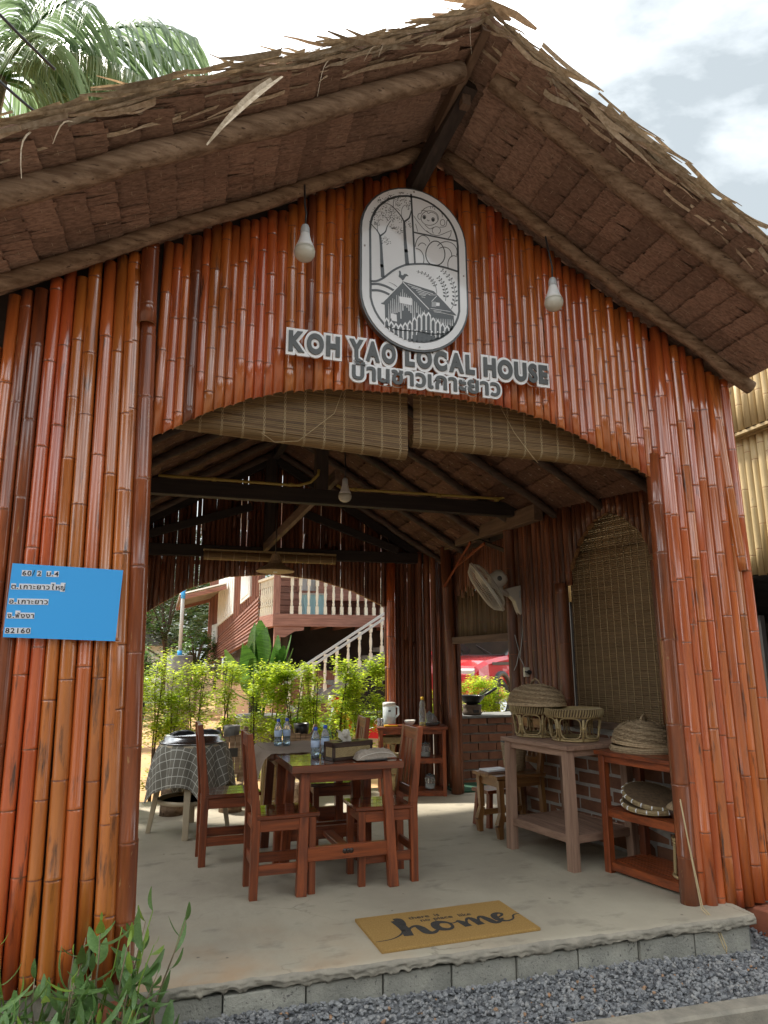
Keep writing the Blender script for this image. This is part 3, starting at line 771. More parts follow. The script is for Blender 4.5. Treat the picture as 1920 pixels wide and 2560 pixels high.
for k in range(14):
    b = MB(); y = -1.02 + .05 * k + R.gauss(0, .015); h = R.uniform(.14, .30); pts = []
    for i in range(9):
        t = i / 8 * 2 - 1; pts.append((xr_c(y) + t * h + R.gauss(0, .006), y + R.gauss(0, .004), 4.955 + R.uniform(-.005, .01) + .012 * k % .03 - .30 * max(0, abs(t) - .25) * h))
    b.strip(pts, [.02, .04, .05, .055, .055, .055, .05, .04, .02], (0, 1, .1)); b.build('ridge_leaf', 'thatch_pale', canopy)

# inner, lower roof over the room
zr_in = lambda y: 4.17 - .055 * y
xr_in = lambda y: 1.37 - .045 * y
SI = .60
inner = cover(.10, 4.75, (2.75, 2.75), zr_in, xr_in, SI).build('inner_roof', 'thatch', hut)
thatch(inner, 1, .1, 4.7, 2.7, zr_in, xr_in, SI, pitch=.175, npan=3, tm='thatch_shaded')
thatch(inner, -1, .1, 4.7, 2.7, zr_in, xr_in, SI, pitch=.175, npan=3, tm='thatch_shaded')
def zin(x, y): return zr_in(y) - SI * abs(x - xr_in(y))
for y in (.55, 1.1, 1.65, 2.25, 2.85, 3.45, 4.05):
    for sg in (-1, 1):
        xe = xr_in(y) + sg * 2.25; xa = xr_in(y) + sg * .05
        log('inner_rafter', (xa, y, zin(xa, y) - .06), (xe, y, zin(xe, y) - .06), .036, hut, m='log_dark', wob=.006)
def beam(name, p0, p1, a, b_, m, up=None):
    b = MB(); b.bar(p0, p1, a, b_, up=up, ch=.004); return b.build(name, m, hut)
beam('tie_beam', (-.85, 2.1, 2.885), (3.32, 2.1, 2.885), .09, .13, 'beam')
beam('tie_beam', (-.78, 4.22, 2.68), (3.10, 4.22, 2.70), .09, .13, 'beam')
beam('king_post', (1.29, 2.1, 2.95), (1.29, 2.1, 4.02), .11, .11, 'beam_z')
beam('king_post', (1.14, 4.22, 2.73), (1.14, 4.22, 3.90), .12, .10, 'beam_z')
beam('ridge_purlin', (1.36, .12, 4.09), (1.17, 4.6, 3.86), .08, .11, 'beam_y')
beam('brace', (1.42, 2.0, 3.08), (1.085, 4.12, 2.74), .05, .10, 'plank', up=(0, 0, 1))
for sg in (-1, 1):
    x0 = 1.17 + sg * .05; x1 = 1.17 + sg * 1.85
    beam('truss_rafter', (x0, 4.22, zin(x0, 4.22) - .10), (x1, 4.22, zin(x1, 4.22) - .10), .06, .09, 'beam')
    beam('truss_brace', (1.17 + sg * .25, 4.16, 3.22), (1.17 + sg * 1.55, 4.16, 2.78), .05, .09, 'beam')
beam('wall_plate', (3.25, 1.7, 2.79), (3.18, 4.5, 2.83), .09, .15, 'plank')
beam('wall_plate', (-.88, .1, 2.72), (-.75, 4.5, 2.72), .09, .13, 'beam_y')

# back wall with its low arch
g = MB(); g.box((1.2, 4.40, 2.58), (3.95, .03, .05)); back = g.build('back_wall', 'beam', hut)
for cc, dd in (((2.9, 4.40, 1.2), (.62, .03, .05)), ((2.9, 4.40, .3), (.62, .03, .05)), ((-.5, 4.40, 1.0), (.75, .03, .05))):
    g = MB(); g.box(cc, dd); g.build('batten', 'beam', back)
BARCH = [(-.75, 0), (-.30, 0), (-.29, 1.9), (-.083, 2.05), (.25, 2.26), (.7, 2.41), (1.228, 2.46), (1.75, 2.41), (2.2, 2.28), (2.62, 2.09), (2.63, 0), (3.2, 0)]
x = -.78
while x < 3.14:
    w = R.uniform(.046, .066); xc = x + w / 2
    zb = interp(BARCH, xc); zb = zb if zb > 1.5 else .0
    zt = zin(xc, 4.35) - .015 + R.uniform(-.03, .01)
    if zt - zb > .08:
        b = MB(); cu = V(((interp(BARCH, xc + .02) - interp(BARCH, xc - .02)) / .04, 0, 0)) if -.25 < xc < 2.58 else None
        if R.random() < .45 and zt - zb > .5:
            zm = zb + (zt - zb) * R.uniform(.3, .7)
            culm(b, (xc, 4.35, zb), (xc + R.gauss(0, .004), 4.35, zm), w / 2, seg=.28, n=8, cut=cu); culm(b, (xc, 4.365, zm - .05), (xc + R.gauss(0, .003), 4.365, zt), w / 2, seg=.28, n=8)
        else: culm(b, (xc, 4.35, zb), (xc + R.gauss(0, .004), 4.35, zt), w / 2, seg=.28, n=8, cut=cu)
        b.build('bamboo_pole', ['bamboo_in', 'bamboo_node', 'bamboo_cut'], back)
    x += w + (R.uniform(.001, .005) if R.random() < .22 else -.006)
b = MB(); culm(b, (2.66, 4.27, 0), (2.66, 4.27, 2.64), .055, seg=.4, n=12); b.build('back_post', ['bamboo', 'bamboo_node', 'bamboo_cut'], hut)
b = MB(); culm(b, (-.36, 4.27, 0), (-.36, 4.27, 2.64), .055, seg=.4, n=12); b.build('back_post', ['bamboo_dark', 'bamboo_node', 'bamboo_cut'], hut)
b = MB()
for dx in (0, .07, .13): culm(b, (3.02 + dx, 4.20 - dx, 0), (3.01 + dx, 4.2 - dx, 2.78), .036, seg=.4, n=10)
b.build('corner_post', ['bamboo_in', 'bamboo_node', 'bamboo_cut'], hut)

# right side wall: brick dado, bamboo above, arched window; it runs in towards the back
A0 = V((3.71, .10, 0)); AD = V((-.205, .979, 0)).normalized(); AN = V((.979, .205, 0)).normalized()   # AN points outwards
def A(s, z, o=0): return A0 + AD * s + AN * o + V((0, 0, z))
LA = 2.16
g = MB()
def slabA(s0, s1, z0, z1, o0, o1, m=0):
    p = [A(s0, z0, o0), A(s1, z0, o0), A(s1, z1, o0), A(s0, z1, o0)]; g.poly(p, AN * (o1 - o0), m)
slabA(0, LA, 0, .90, .02, .10)
side = g.build('side_wall', 'mortar', hut)
BM = []
for _ in range(6):
    b = MB()
    c = [(sx * .115 + R.gauss(0, .002), sy * .03 + R.gauss(0, .002), sz * .041 + R.gauss(0, .002)) for sx in (-1, 1) for sy in (-1, 1) for sz in (-1, 1)]
    b.add(c, [(0, 1, 3, 2), (4, 6, 7, 5), (0, 4, 5, 1), (2, 3, 7, 6), (0, 2, 6, 4), (1, 5, 7, 3)]); BM.append(b.mesh('brick', 'brick'))
def bricks(parent, p0, d, nrm, L, rows, z0=.0, pitch=.106, bl=.25):
    ang = math.atan2(d.y, d.x)
    for r_ in range(rows):
        s = -.12 * (r_ % 2) + R.uniform(-.01, .01)
        while s < L - .04:
            a, e2 = max(0, s), min(L, s + bl - .018)
            if e2 - a > .04:
                o = put('brick', BM[R.randrange(6)], parent, p0 + d * ((a + e2) / 2) + nrm * R.uniform(-.004, .004) + V((0, 0, z0 + .053 + r_ * pitch)), ang + R.gauss(0, .01))
                o.scale = ((e2 - a) / .23, 1, R.uniform(.97, 1.03))
            s += bl
bricks(side, A0 + AN * .045, AD, AN, LA, 8, z0=.02)
WARCH = [(.53, 2.12), (.56, 2.3), (.66, 2.47), (.80, 2.60), (.96, 2.67), (1.13, 2.62), (1.29, 2.48), (1.41, 2.28), (1.48, 2.05)]
s = .02
while s < LA - .03:
    w = R.uniform(.050, .068); sc = s + w / 2; p = A(sc, 0); zt = min(zin(p.x, p.y) - .01, 3.2)
    inw = .53 < sc < 1.48
    zb = interp(WARCH, sc) if inw else .90
    if zt - zb > .06:
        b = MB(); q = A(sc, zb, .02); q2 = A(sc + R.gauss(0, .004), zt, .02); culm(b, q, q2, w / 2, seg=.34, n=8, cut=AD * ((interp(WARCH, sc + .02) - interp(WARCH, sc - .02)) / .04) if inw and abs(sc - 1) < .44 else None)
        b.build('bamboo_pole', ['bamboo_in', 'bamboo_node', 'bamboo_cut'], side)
    s += w + (.003 if R.random() < .3 else -.001)
b = MB(); b.bar(A(.5, .93, .03), A(1.52, .93, .03), .09, .05); b.build('window_sill', 'plank', side)
for sc, r in ((.50, .035), (1.53, .05)):
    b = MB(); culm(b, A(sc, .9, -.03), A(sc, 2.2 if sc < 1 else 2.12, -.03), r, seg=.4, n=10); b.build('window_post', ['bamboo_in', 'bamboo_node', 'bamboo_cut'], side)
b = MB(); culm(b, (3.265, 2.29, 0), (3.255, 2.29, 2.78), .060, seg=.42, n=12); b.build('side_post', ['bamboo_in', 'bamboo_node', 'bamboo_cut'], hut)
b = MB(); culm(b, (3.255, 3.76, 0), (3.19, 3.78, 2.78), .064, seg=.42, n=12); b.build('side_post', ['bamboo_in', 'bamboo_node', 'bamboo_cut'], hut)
b = MB(); culm(b, (3.29, 2.31, 1.345), (3.30, 2.12, 1.345), .024, seg=.5, n=8); b.build('rail_stub', ['log', 'log', 'bamboo_cut'], hut)
# over the side doorway: header and a screen of thin weathered canes
beam('header', (3.24, 3.74, 1.68), (3.28, 2.30, 1.68), .05, .075, 'plank')
g = MB(); g.bar((3.34, 3.76, 2.20), (3.37, 2.3, 2.20), .03, .05); g.bar((3.30, 3.76, 2.72), (3.33, 2.3, 2.72), .03, .05)
screen = g.build('cane_screen', 'beam_y', hut)
y = 2.33
while y < 4.30:
    r = R.uniform(.011, .016); xx = lerp(3.36, 3.30, (y - 2.3) / 1.5)
    if y < 3.72:
        b = MB(); culm(b, (xx, y, 1.70), (xx, y + R.gauss(0, .006), R.uniform(2.18, 2.32)), r, seg=.35, n=6); b.build('cane', ['cane', 'bamboo_node', 'bamboo_cut'], screen)
    y += 2 * r + R.uniform(.0, .006)
y = 2.33
while y < 4.30:
    w = R.uniform(.04, .056); xx = lerp(3.38, 3.28, (y - 2.3) / 2)
    zb = 2.14 if y < 3.70 else 0
    b = MB(); culm(b, (xx, y, zb + R.uniform(0, .1)), (xx, y + R.gauss(0, .006), 2.92), w / 2, seg=.3, n=8); b.build('bamboo_pole', ['bamboo_in', 'bamboo_node', 'bamboo_cut'], screen)
    y += w + (R.uniform(.002, .006) if R.random() < .4 else -.003)
beam('brace', (3.17, 3.02, 2.72), (3.14, 3.72, 2.30), .018, .03, 'red_y')
beam('brace', (3.15, 3.36, 2.50), (3.19, 2.72, 2.66), .018, .03, 'red_y')
beam('brace', (3.2, 2.95, 2.74), (3.24, 2.33, 2.52), .03, .04, 'beam_y')
# left side wall, mostly open above a low bamboo rail
g = MB(); g.bar((-.93, .1, .88), (-.78, 4.35, .88), .04, .05); g.bar((-.93, .1, 2.1), (-.78, 4.35, 2.1), .04, .05)
left = g.build('left_wall', 'beam_y', hut)
ml = []
for h in (.85, .75):
    b = MB(); culm(b, (0, 0, 0), (0, 0, h), .033, seg=.3, n=8); ml.append(b.mesh('bamboo_pole', ['bamboo_in', 'bamboo_node', 'bamboo_cut']))
y = .14
while y < 4.3:
    xx = lerp(-.93, -.78, y / 4.35)
    put('bamboo_pole', ml[0], left, (xx, y, 0)); put('bamboo_pole', ml[1], left, (xx, y, 2.1)); y += .075
# yellow conduit on the tie beam
b = MB(); b.tube([(-.10, 2.03, 2.965), (1.0, 2.03, 2.962), (1.08, 2.03, 2.965), (1.18, 2.03, 3.0), (1.245, 2.02, 3.07), (1.25, 2.02, 3.12)], .013, 8)
b.tube([(1.42, 2.03, 2.99), (1.47, 2.03, 2.966), (1.6, 2.03, 2.964), (3.02, 2.03, 2.975), (3.12, 2.0, 3.0), (3.17, 1.96, 3.02), (3.25, 1.9, 3.02)], .013, 8)
for x in (.35, 1.0, 1.58, 2.4, 3.0): b.tube([(x - .02, 2.03, 2.964), (x + .02, 2.03, 2.964)], .018, 8)
b.build('conduit', 'conduit', hut)
# ------------------------------------------------------------------ signs on the front
def xz_mesh(me):                      # text lies in XY: stand it up facing -y
    me.transform(Matrix.Rotation(math.pi / 2, 4, 'X')); return me
def fit_word(chars, parent, x0, x1, zb, size, y, bord, dark, kern=0.0):
    """chars: list of strings; each becomes a grey letter on its own piece of the white backing"""
    mes = [text_mesh(c, size, .004, dark) for c in chars]
    ws = [mesh_x(m) for m in mes]
    tot = sum(b - a for a, b in ws)
    ga = size * .085
    k = (x1 - x0 - 2 * (bord - dark) - ga * (len(chars) - 1)) / tot
    x = x0 + bord - dark
    for i_, (c, m, (a, b)) in enumerate(zip(chars, mes, ws)):
        bk = text_mesh(c, size, .006, bord)
        for me, yy, mm in ((bk, y, 'white'), (m, y - .0105, 'letter')):
            me.transform(Matrix.Translation((-a, 0, 0))); me.transform(Matrix.Diagonal((k, 1, 1, 1)))
            xz_mesh(me); setmat(me, mm); me.name = 'letter'
        o1 = put('letter_backing', bk, parent, (x - 0, y + .0011 * (i_ % 3), zb)); o2 = put('letter', m, o1, (0, -.0105, 0))
        x += (b - a) * k + ga
t = thing('name_sign', 'long row of grey capital letters on white backing above the arch', 'sign', (1.467, -.04, 3.235))
E_ = -1.467
for wd, a, b in (('KOH', .590, .938), ('YAO', .958, 1.292), ('LOCAL', 1.314, 1.822), ('HOUSE', 1.846, 2.350)):
    fit_word(list(wd), t, a + E_, b + E_, .0, .166, -.016, .0285, .0092)
t = thing('name_sign', 'shorter row of grey Thai letters on white backing under the capital letters', 'sign', (1.485, -.045, 3.102))
fit_word(['บ้', 'า', 'น', 'ช', 'า', 'ว', 'เ', 'ก', 'า', 'ะ', 'ย', 'า', 'ว'], t, .978 - 1.485, 1.99 - 1.485, 0, .150, -.016, .0195, .0042)

# emblem: upright pill-shaped panel with printed drawing
H = ((0.0005000118548052127, 3.153096634101154e-05, 0.9256602581451066), (-6.457454343811175e-05, -0.00047118366076670526, 4.4426187471252785), (-4.299088535988628e-05, 2.8737808432832972e-05, 1.0))
CX, CZ, RW, HH = 1.4015, 3.899, .365, .575
def LP(p):
    w = H[2][0] * p[0] + H[2][1] * p[1] + 1
    return ((H[0][0] * p[0] + H[0][1] * p[1] + H[0][2]) / w - CX, (H[1][0] * p[0] + H[1][1] * p[1] + H[1][2]) / w - CZ)
emb = thing('emblem_sign', 'tall white pill-shaped sign printed with trees, eggs, wheat and a house', 'sign', (CX, -.05, CZ))
def pill(r, n=20):
    s = HH - RW; pts = []
    for i in range(n + 1): a = math.pi * i / n; pts.append((r * math.cos(a), s + r * math.sin(a)))
    for i in range(n + 1): a = math.pi + math.pi * i / n; pts.append((r * math.cos(a), -s + r * math.sin(a)))
    return pts
def plate(name, r, y0, y1, m):
    b = MB(); b.poly([(x, y0, z) for x, z in pill(r)], (0, y1 - y0, 0)); return b.build(name, m, emb)
plate('back_plate', RW, -.030, .010, 'sign_dark')
plate('panel', RW - .013, -.035, -.030, 'sign_white')
ink = MB(); wht = MB(); grey = MB()
def stroke(mb, pts, w, y=-.0362, w1=None, raw=False, close=False):
    P = [V((*(p if raw else LP(p)), 0)) for p in pts]; n = len(P); w1 = w if w1 is None else w1
    k = 1 if raw else .00047
    vs = []
    for i, p in enumerate(P):
        a = P[(i - 1) % n] if (close or i > 0) else p; c = P[(i + 1) % n] if (close or i < n - 1) else p
        d = (c - a); d = d.normalized() if d.length else V((1, 0, 0)); nn = V((-d.y, d.x, 0)) * (lerp(w, w1, i / max(1, n - 1)) * k * (1.3 if mb is ink else 1) / 2)
        for q in (p - nn, p + nn): vs.append((q.x, y, q.y))
    f = [(2 * i, 2 * i + 1, 2 * i + 3, 2 * i + 2) for i in range(n - 1)]
    if close: f.append((2 * n - 2, 2 * n - 1, 1, 0))
    mb.add(vs, f)
def fill(mb, pts, y=-.0362): mb.add([(LP(p)[0], y, LP(p)[1]) for p in pts], [tuple(range(len(pts)))])
def curve(pts, k=6):
    out = []
    for i in range(len(pts) - 1):
        p0 = pts[max(0, i - 1)]; p1 = pts[i]; p2 = pts[i + 1]; p3 = pts[min(len(pts) - 1, i + 2)]
        for j in range(k):
            t = j / k
            out.append(tuple(.5 * (2 * b + (c - a) * t + (2 * a - 5 * b + 4 * c - d) * t * t + (3 * b - a - 3 * c + d) * t ** 3) for a, b, c, d in zip(p0, p1, p2, p3)))
    return out + [pts[-1]]
def ell(cx, cy, rx, ry, a0=0, a1=360, n=26, egg=0):
    return [(cx + rx * math.cos(rad(a)) * (1 + egg * math.sin(rad(a))), cy + ry * math.sin(rad(a))) for a in [lerp(a0, a1, i / n) for i in range(n + 1)]]
stroke(ink, [p for i, p in enumerate(pill(.300)) if i not in (21, 41)], .011, raw=True, close=True)
stroke(ink, [(815, 200), (862, 1040)], 20)
stroke(ink, [(848, 662), (1365, 768)], 18)
stroke(ink, curve([(330, 1250), (400, 1248), (480, 1212), (600, 1122), (700, 1072), (800, 1048), (1000, 1045), (1200, 1080), (1385, 1137)]), 22)
stroke(ink, curve([(475, 1205), (462, 1000), (455, 850), (442, 690)]), 40, w1=22)
stroke(ink, [(445, 1065), (480, 1065)], 34)
stroke(ink, curve([(445, 705), (405, 640), (360, 590), (312, 530)]), 16, w1=6)
stroke(ink, curve([(450, 700), (505, 655), (528, 590), (570, 520)]), 18, w1=5)
stroke(ink, curve([(412, 640), (410, 560), (440, 510), (480, 520)]), 5)
stroke(ink, curve([(770, 1050), (752, 870), (740, 700), (732, 530)]), 44, w1=24)
stroke(ink, [(735, 885), (778, 885)], 34)
stroke(ink, curve([(735, 545), (690, 460), (605, 365), (540, 320), (440, 300)]), 18, w1=4)
stroke(ink, curve([(740, 530), (790, 490), (808, 440), (815, 400)]), 20, w1=8)
stroke(ink, curve([(600, 360), (605, 280), (635, 215)]), 7, w1=3)
stroke(ink, curve([(700, 470), (705, 380), (740, 335), (790, 350)]), 5)
def sprig(mb, x, y, r=1.0, k=1):
    for _ in range(k):
        a = R.uniform(0, 6.28); d = R.uniform(2, 9); l = R.uniform(11, 19) * r
        q = (x + d * math.cos(a), y + d * math.sin(a)); u = (math.cos(a), math.sin(a)); v = (-u[1], u[0])
        fill(mb, [q, (q[0] + u[0] * l * .5 + v[0] * l * .25, q[1] + u[1] * l * .5 + v[1] * l * .25), (q[0] + u[0] * l, q[1] + u[1] * l), (q[0] + u[0] * l * .5 - v[0] * l * .25, q[1] + u[1] * l * .5 - v[1] * l * .25)])
for cx, cy, sx, sy, n in ((480, 300, 60, 50, 22), (560, 235, 60, 35, 20), (700, 240, 60, 60, 26), (660, 350, 30, 60, 14), (430, 420, 75, 60, 34), (560, 430, 65, 70, 34), (640, 500, 55, 40, 16), (390, 510, 40, 70, 16), (590, 600, 40, 30, 10), (660, 640, 45, 35, 14), (520, 760, 50, 45, 18), (785, 575, 40, 30, 12), (790, 330, 25, 60, 14), (545, 520, 20, 40, 8), (400, 380, 20, 20, 6)):
    for _ in range(n): sprig(ink, cx + R.uniform(-sx, sx), cy + R.uniform(-sy, sy), 1, 2)
stroke(ink, ell(1108, 915, 115, 148, egg=.10), 11, close=True)
for c in (ell(960, 850, 95, 150, 185, 330), ell(950, 880, 60, 90, 215, 320), ell(880, 990, 90, 130, 265, 380), ell(1240, 900, 130, 125, 215, 380), ell(1210, 940, 95, 100, 235, 370), ell(1330, 1050, 72, 105, 150, 300)): stroke(ink, c, 8)
# small monkey on a banana, drawn as thin outline
for c in (ell(1060, 470, 132, 120, 195, 365), ell(1040, 490, 105, 88), ell(918, 470, 22, 35, 60, 300), ell(1195, 545, 28, 38), ell(975, 478, 18, 24), ell(1080, 508, 18, 24), ell(1120, 640, 50, 45, 130, 420), curve([(940, 400), (1000, 405), (1022, 435), (1060, 420), (1120, 450), (1140, 520)]), curve([(980, 570), (1040, 620), (1090, 600)]), curve([(1160, 600), (1230, 590), (1250, 520), (1280, 540)]), curve([(845, 460), (900, 540), (1000, 650), (1130, 700), (1250, 660), (1300, 640)]), curve([(870, 560), (895, 655)]), curve([(1000, 640), (1060, 690)]), curve([(1300, 640), (1290, 700), (1262, 735)])): stroke(ink, c, 6)
for cx, cy in ((975, 480), (1080, 510)): fill(ink, ell(cx, cy, 13, 19, n=12)[:-1])
for p in ((1050, 345), (1075, 340), (1100, 360)): stroke(ink, [(p[0], p[1] + 30), p], 8, w1=2)
stroke(ink, curve([(1008, 508), (1020, 525), (1035, 515)]), 6)
# wheat
for st, l0 in (([(1125, 1400), (1110, 1310), (1060, 1230), (980, 1160), (880, 1135)], 17), ([(1230, 1490), (1235, 1390), (1200, 1280), (1140, 1200)], 24), ([(1300, 1590), (1345, 1480), (1335, 1340), (1280, 1210), (1190, 1120)], 25)):
    cpts = curve(st, 8); stroke(ink, cpts, 6, w1=3)
    for i in range(len(cpts) // 4 if l0 < 20 else 4, len(cpts) - 1, 3):
        a = cpts[i]; d = V((cpts[i + 1][0] - a[0], cpts[i + 1][1] - a[1])).normalized()
        for sg in (1, -1):
            u = (d * .55 + V((-d.y, d.x)) * sg * .75).normalized(); v = V((-u.y, u.x)); q = V(a) + u * 4
            l = l0 * 1.75 * (1.1 - .45 * i / len(cpts)); fill(ink, [tuple(q), tuple(q + u * l * .5 + v * l * .28), tuple(q + u * l), tuple(q + u * l * .5 - v * l * .28)])
# rooster
fill(ink, [(716, 1245), (690, 1215), (665, 1195), (672, 1160), (668, 1130), (682, 1122), (694, 1140), (696, 1175), (720, 1180), (735, 1162), (765, 1165), (785, 1190), (755, 1190), (740, 1215), (725, 1235)])
# field rows
for st in ([(335, 1285), (420, 1285), (520, 1315), (620, 1370)], [(340, 1360), (420, 1362), (500, 1385), (575, 1425)]): stroke(ink, curve(st), 26)
stroke(ink, curve([(545, 1260), (600, 1285), (650, 1320)]), 3, w1=8)
# house
fill(grey, [(450, 1522), (715, 1252), (1035, 1600), (1330, 1668), (1335, 1760), (1310, 1840), (1180, 1935), (1060, 1975), (860, 1985), (700, 1920), (560, 1800), (505, 1740), (497, 1535)])
fill(grey, [(715, 1252), (1090, 1372), (1365, 1668), (1035, 1600)], y=-.0366)
fill(ink, [(1130, 1420), (1365, 1668), (1260, 1645), (1210, 1500)], y=-.0368)
for a, c, w in (((715, 1262), (1033, 1592), 12), ((470, 1508), (705, 1268), 12), ((775, 1292), (940, 1350), 7), ((820, 1325), (1080, 1405), 8), ((875, 1362), (1040, 1412), 7), ((895, 1388), (1000, 1415), 7), ((1030, 1418), (1120, 1418), 6), ((910, 1412), (990, 1425), 7), ((940, 1440), (985, 1450), 6), ((1050, 1580), (1290, 1618), 6), ((1085, 1605), (1180, 1618), 6), ((1090, 1622), (1230, 1640), 6), ((1062, 1497), (1125, 1430), 8)): stroke(wht, [a, c], w, y=-.0372)
for i in range(20):
    x = 545 + i * 24; top = max(1345 + abs(x - 715) * 1.0, 1330) + R.uniform(-12, 30)
    stroke(wht, [(x, top), (x + 4, min(top + R.uniform(120, 330), 1790))], 4, w1=13, y=-.0372)
for i in range(14):
    x = 1040 + i * 21; stroke(wht, [(x, 1690 + i * 2), (x + 2, 1690 + R.uniform(70, 120))], 4, w1=11, y=-.0372)
for i in range(5): stroke(wht, [(1068 + i * 11, 1500), (1068 + i * 11, 1560)], 5, y=-.0372)
fill(wht, [(672, 1435), (825, 1458), (825, 1543), (677, 1513)], y=-.0376)
fill(wht, [(1118, 1508), (1160, 1513), (1158, 1552), (1116, 1550)], y=-.0376)
fill(wht, [(890, 1690), (970, 1705), (970, 1770), (888, 1765)], y=-.0376)
fill(wht, [(575, 1640), (640, 1655), (645, 1740), (580, 1725)], y=-.0376)
fill(wht, [(1060, 1760), (1115, 1760), (1110, 1830), (1060, 1830)], y=-.0376)
n = 15
for i in range(n):
    x = 520 + i * 56; z1 = 1725 + 70 * math.sin(i * .55) + R.uniform(-6, 6) + (40 if i > 9 else 0); bt = min(1990, 1770 + 230 * math.sin(math.pi * (i + .9) / (n + .8)))
    if bt - z1 < 40: continue
    fill(wht, [(x - 29, z1 + 8), (x, z1 - 34), (x + 29, z1 + 8), (x + 29, min(bt, z1 + 190)), (x - 29, min(bt, z1 + 190))], y=-.0380)
    fill(grey, [(x - 18, z1 + 26), (x, z1 - 6), (x + 18, z1 + 26), (x + 18, bt), (x - 18, bt)], y=-.0384)
stroke(grey, curve([(520, 1790), (640, 1835), (780, 1850), (900, 1858), (1050, 1890), (1230, 1885)]), 16, y=-.0384)
for i in range(10): fill(wht, ell(590 + i * 68, 1812 + 8 * i + (0 if i < 6 else -6 * (i - 6)), 9, 9, n=8)[:-1], y=-.0388)
for mb, nm, m in ((ink, 'print_lines', 'sign_dark'), (grey, 'print_house', 'sign_dark'), (wht, 'print_highlights', 'sign_white')): mb.build(nm, m, emb)
b = MB()
for x, z in ((0, HH - .03), (-RW + .03, .09), (RW - .03, .0), (.02, -HH + .03)): b.lathe([(.006, 0), (.006, .003), (.003, .005), (0, .005)], 8, (x, -.035, z), 0, ax=(0, -1, 0))
b.build('screw', 'steel', emb)

# blue address board with stuck-on characters
ad = thing('address_board', 'bright blue address board with small white character stickers on bamboo wall', 'sign', (-.462, -.056, 1.74))
b = MB(); b.poly([(-.251, -.004, .186), (-.258, -.004, -.170), (.246, -.004, -.187), (.258, -.004, .169)][::-1], (0, .006, 0)); b.build('board', 'blue', ad)
def stick(row, u, v, size=.0325, wid=.0225):
    x = u
    for c in row:
        if c == ' ': x += wid * .9; continue
        if c == '/':
            me = text_mesh('/', size * 1.2, .0002, .0004); setmat(me, 'ink'); xz_mesh(me); me.name = 'character'; put('character', me, ad, (x + .002, -.0058, v)); x += wid * .95; continue
        w = wid * (.55 if c == '.' else .8 if c in 'เาะ' else 1.0)
        h = .0285
        tall = c in ('ใ', 'พั'); low = c in ('ญ่',)
        b = MB(); z0 = -.0035 - (.006 if low else 0); z1 = (.008 if c == '.' else h * (1.25 if tall or low else .92) - .001)
        b.poly([(x, -.0052, v + z0), (x + w - .0008, -.0052, v + z0), (x + w - .0008, -.0052, v + z1), (x, -.0052, v + z1)], (0, .0014, 0)); st = b.build('sticker', 'paper', ad)
        me = text_mesh(c, size, .0002, .0006); a, bb = mesh_x(me); setmat(me, 'ink'); k = min(1.15, (w - .003) / max(.004, bb - a))
        me.transform(Matrix.Translation((-(a + bb) / 2, 0, 0))); me.transform(Matrix.Diagonal((k, 1, 1, 1))); xz_mesh(me); me.name = 'character'
        put('character', me, st, (x + w / 2, -.0060, v)); x += w
stick(['6', '0', '/', '2', ' ', 'ม', '.', '4'], -.205, .128)
stick(['ต', '.', 'เ', 'ก', 'า', 'ะ', 'ย', 'า', 'ว', 'ใ', 'ห', 'ญ่'], -.246, .062)
stick(['อ', '.', 'เ', 'ก', 'า', 'ะ', 'ย', 'า', 'ว'], -.248, -.010)
stick(['จ', '.', 'พั', 'ง', 'ง', 'า'], -.250, -.078)
stick(['8', '2', '1', '6', '0'], -.252, -.150)

# bare bulbs
def bulb(loc, hang, label, s=1.0):
    t = thing('light_bulb', label, 'bulb', loc, 0, 'bare light bulbs on flex')
    b = MB(); b.lathe([(0, 0), (.022, .003), (.043, .014), (.056, .033), (.060, .055), (.056, .075)], 20); b.build('globe', 'bulb_glass', t).scale = (s,) * 3
    b = MB(); b.lathe([(.0565, .075), (.046, .098), (.036, .125), (.028, .155), (.025, .168)], 20); b.build('housing', 'bulb_white', t).scale = (s,) * 3
    b = MB(); b.lathe([(.025, .168), (.027, .172), (.025, .205), (.018, .222), (.010, .226)], 14); b.build('lamp_holder', 'socket', t).scale = (s,) * 3
    b = MB(); b.tube([(0, 0, .225 * s), (.004, .0, .3 * s), (-.003, .01, hang * .7), hang and (0, .05, hang)], .006, 6); b.build('flex', 'black', t)
    return t
bulb((.640, -.35, 3.645), .52, 'bare white bulb hanging on black flex left of the oval emblem')
bulb((2.228, -.35, 3.595), .55, 'bare white bulb hanging on black flex right of the oval emblem')
bulb((1.415, 1.72, 2.765), .72, 'bare bulb hanging inside the hut in front of the dark tie beam', .95)
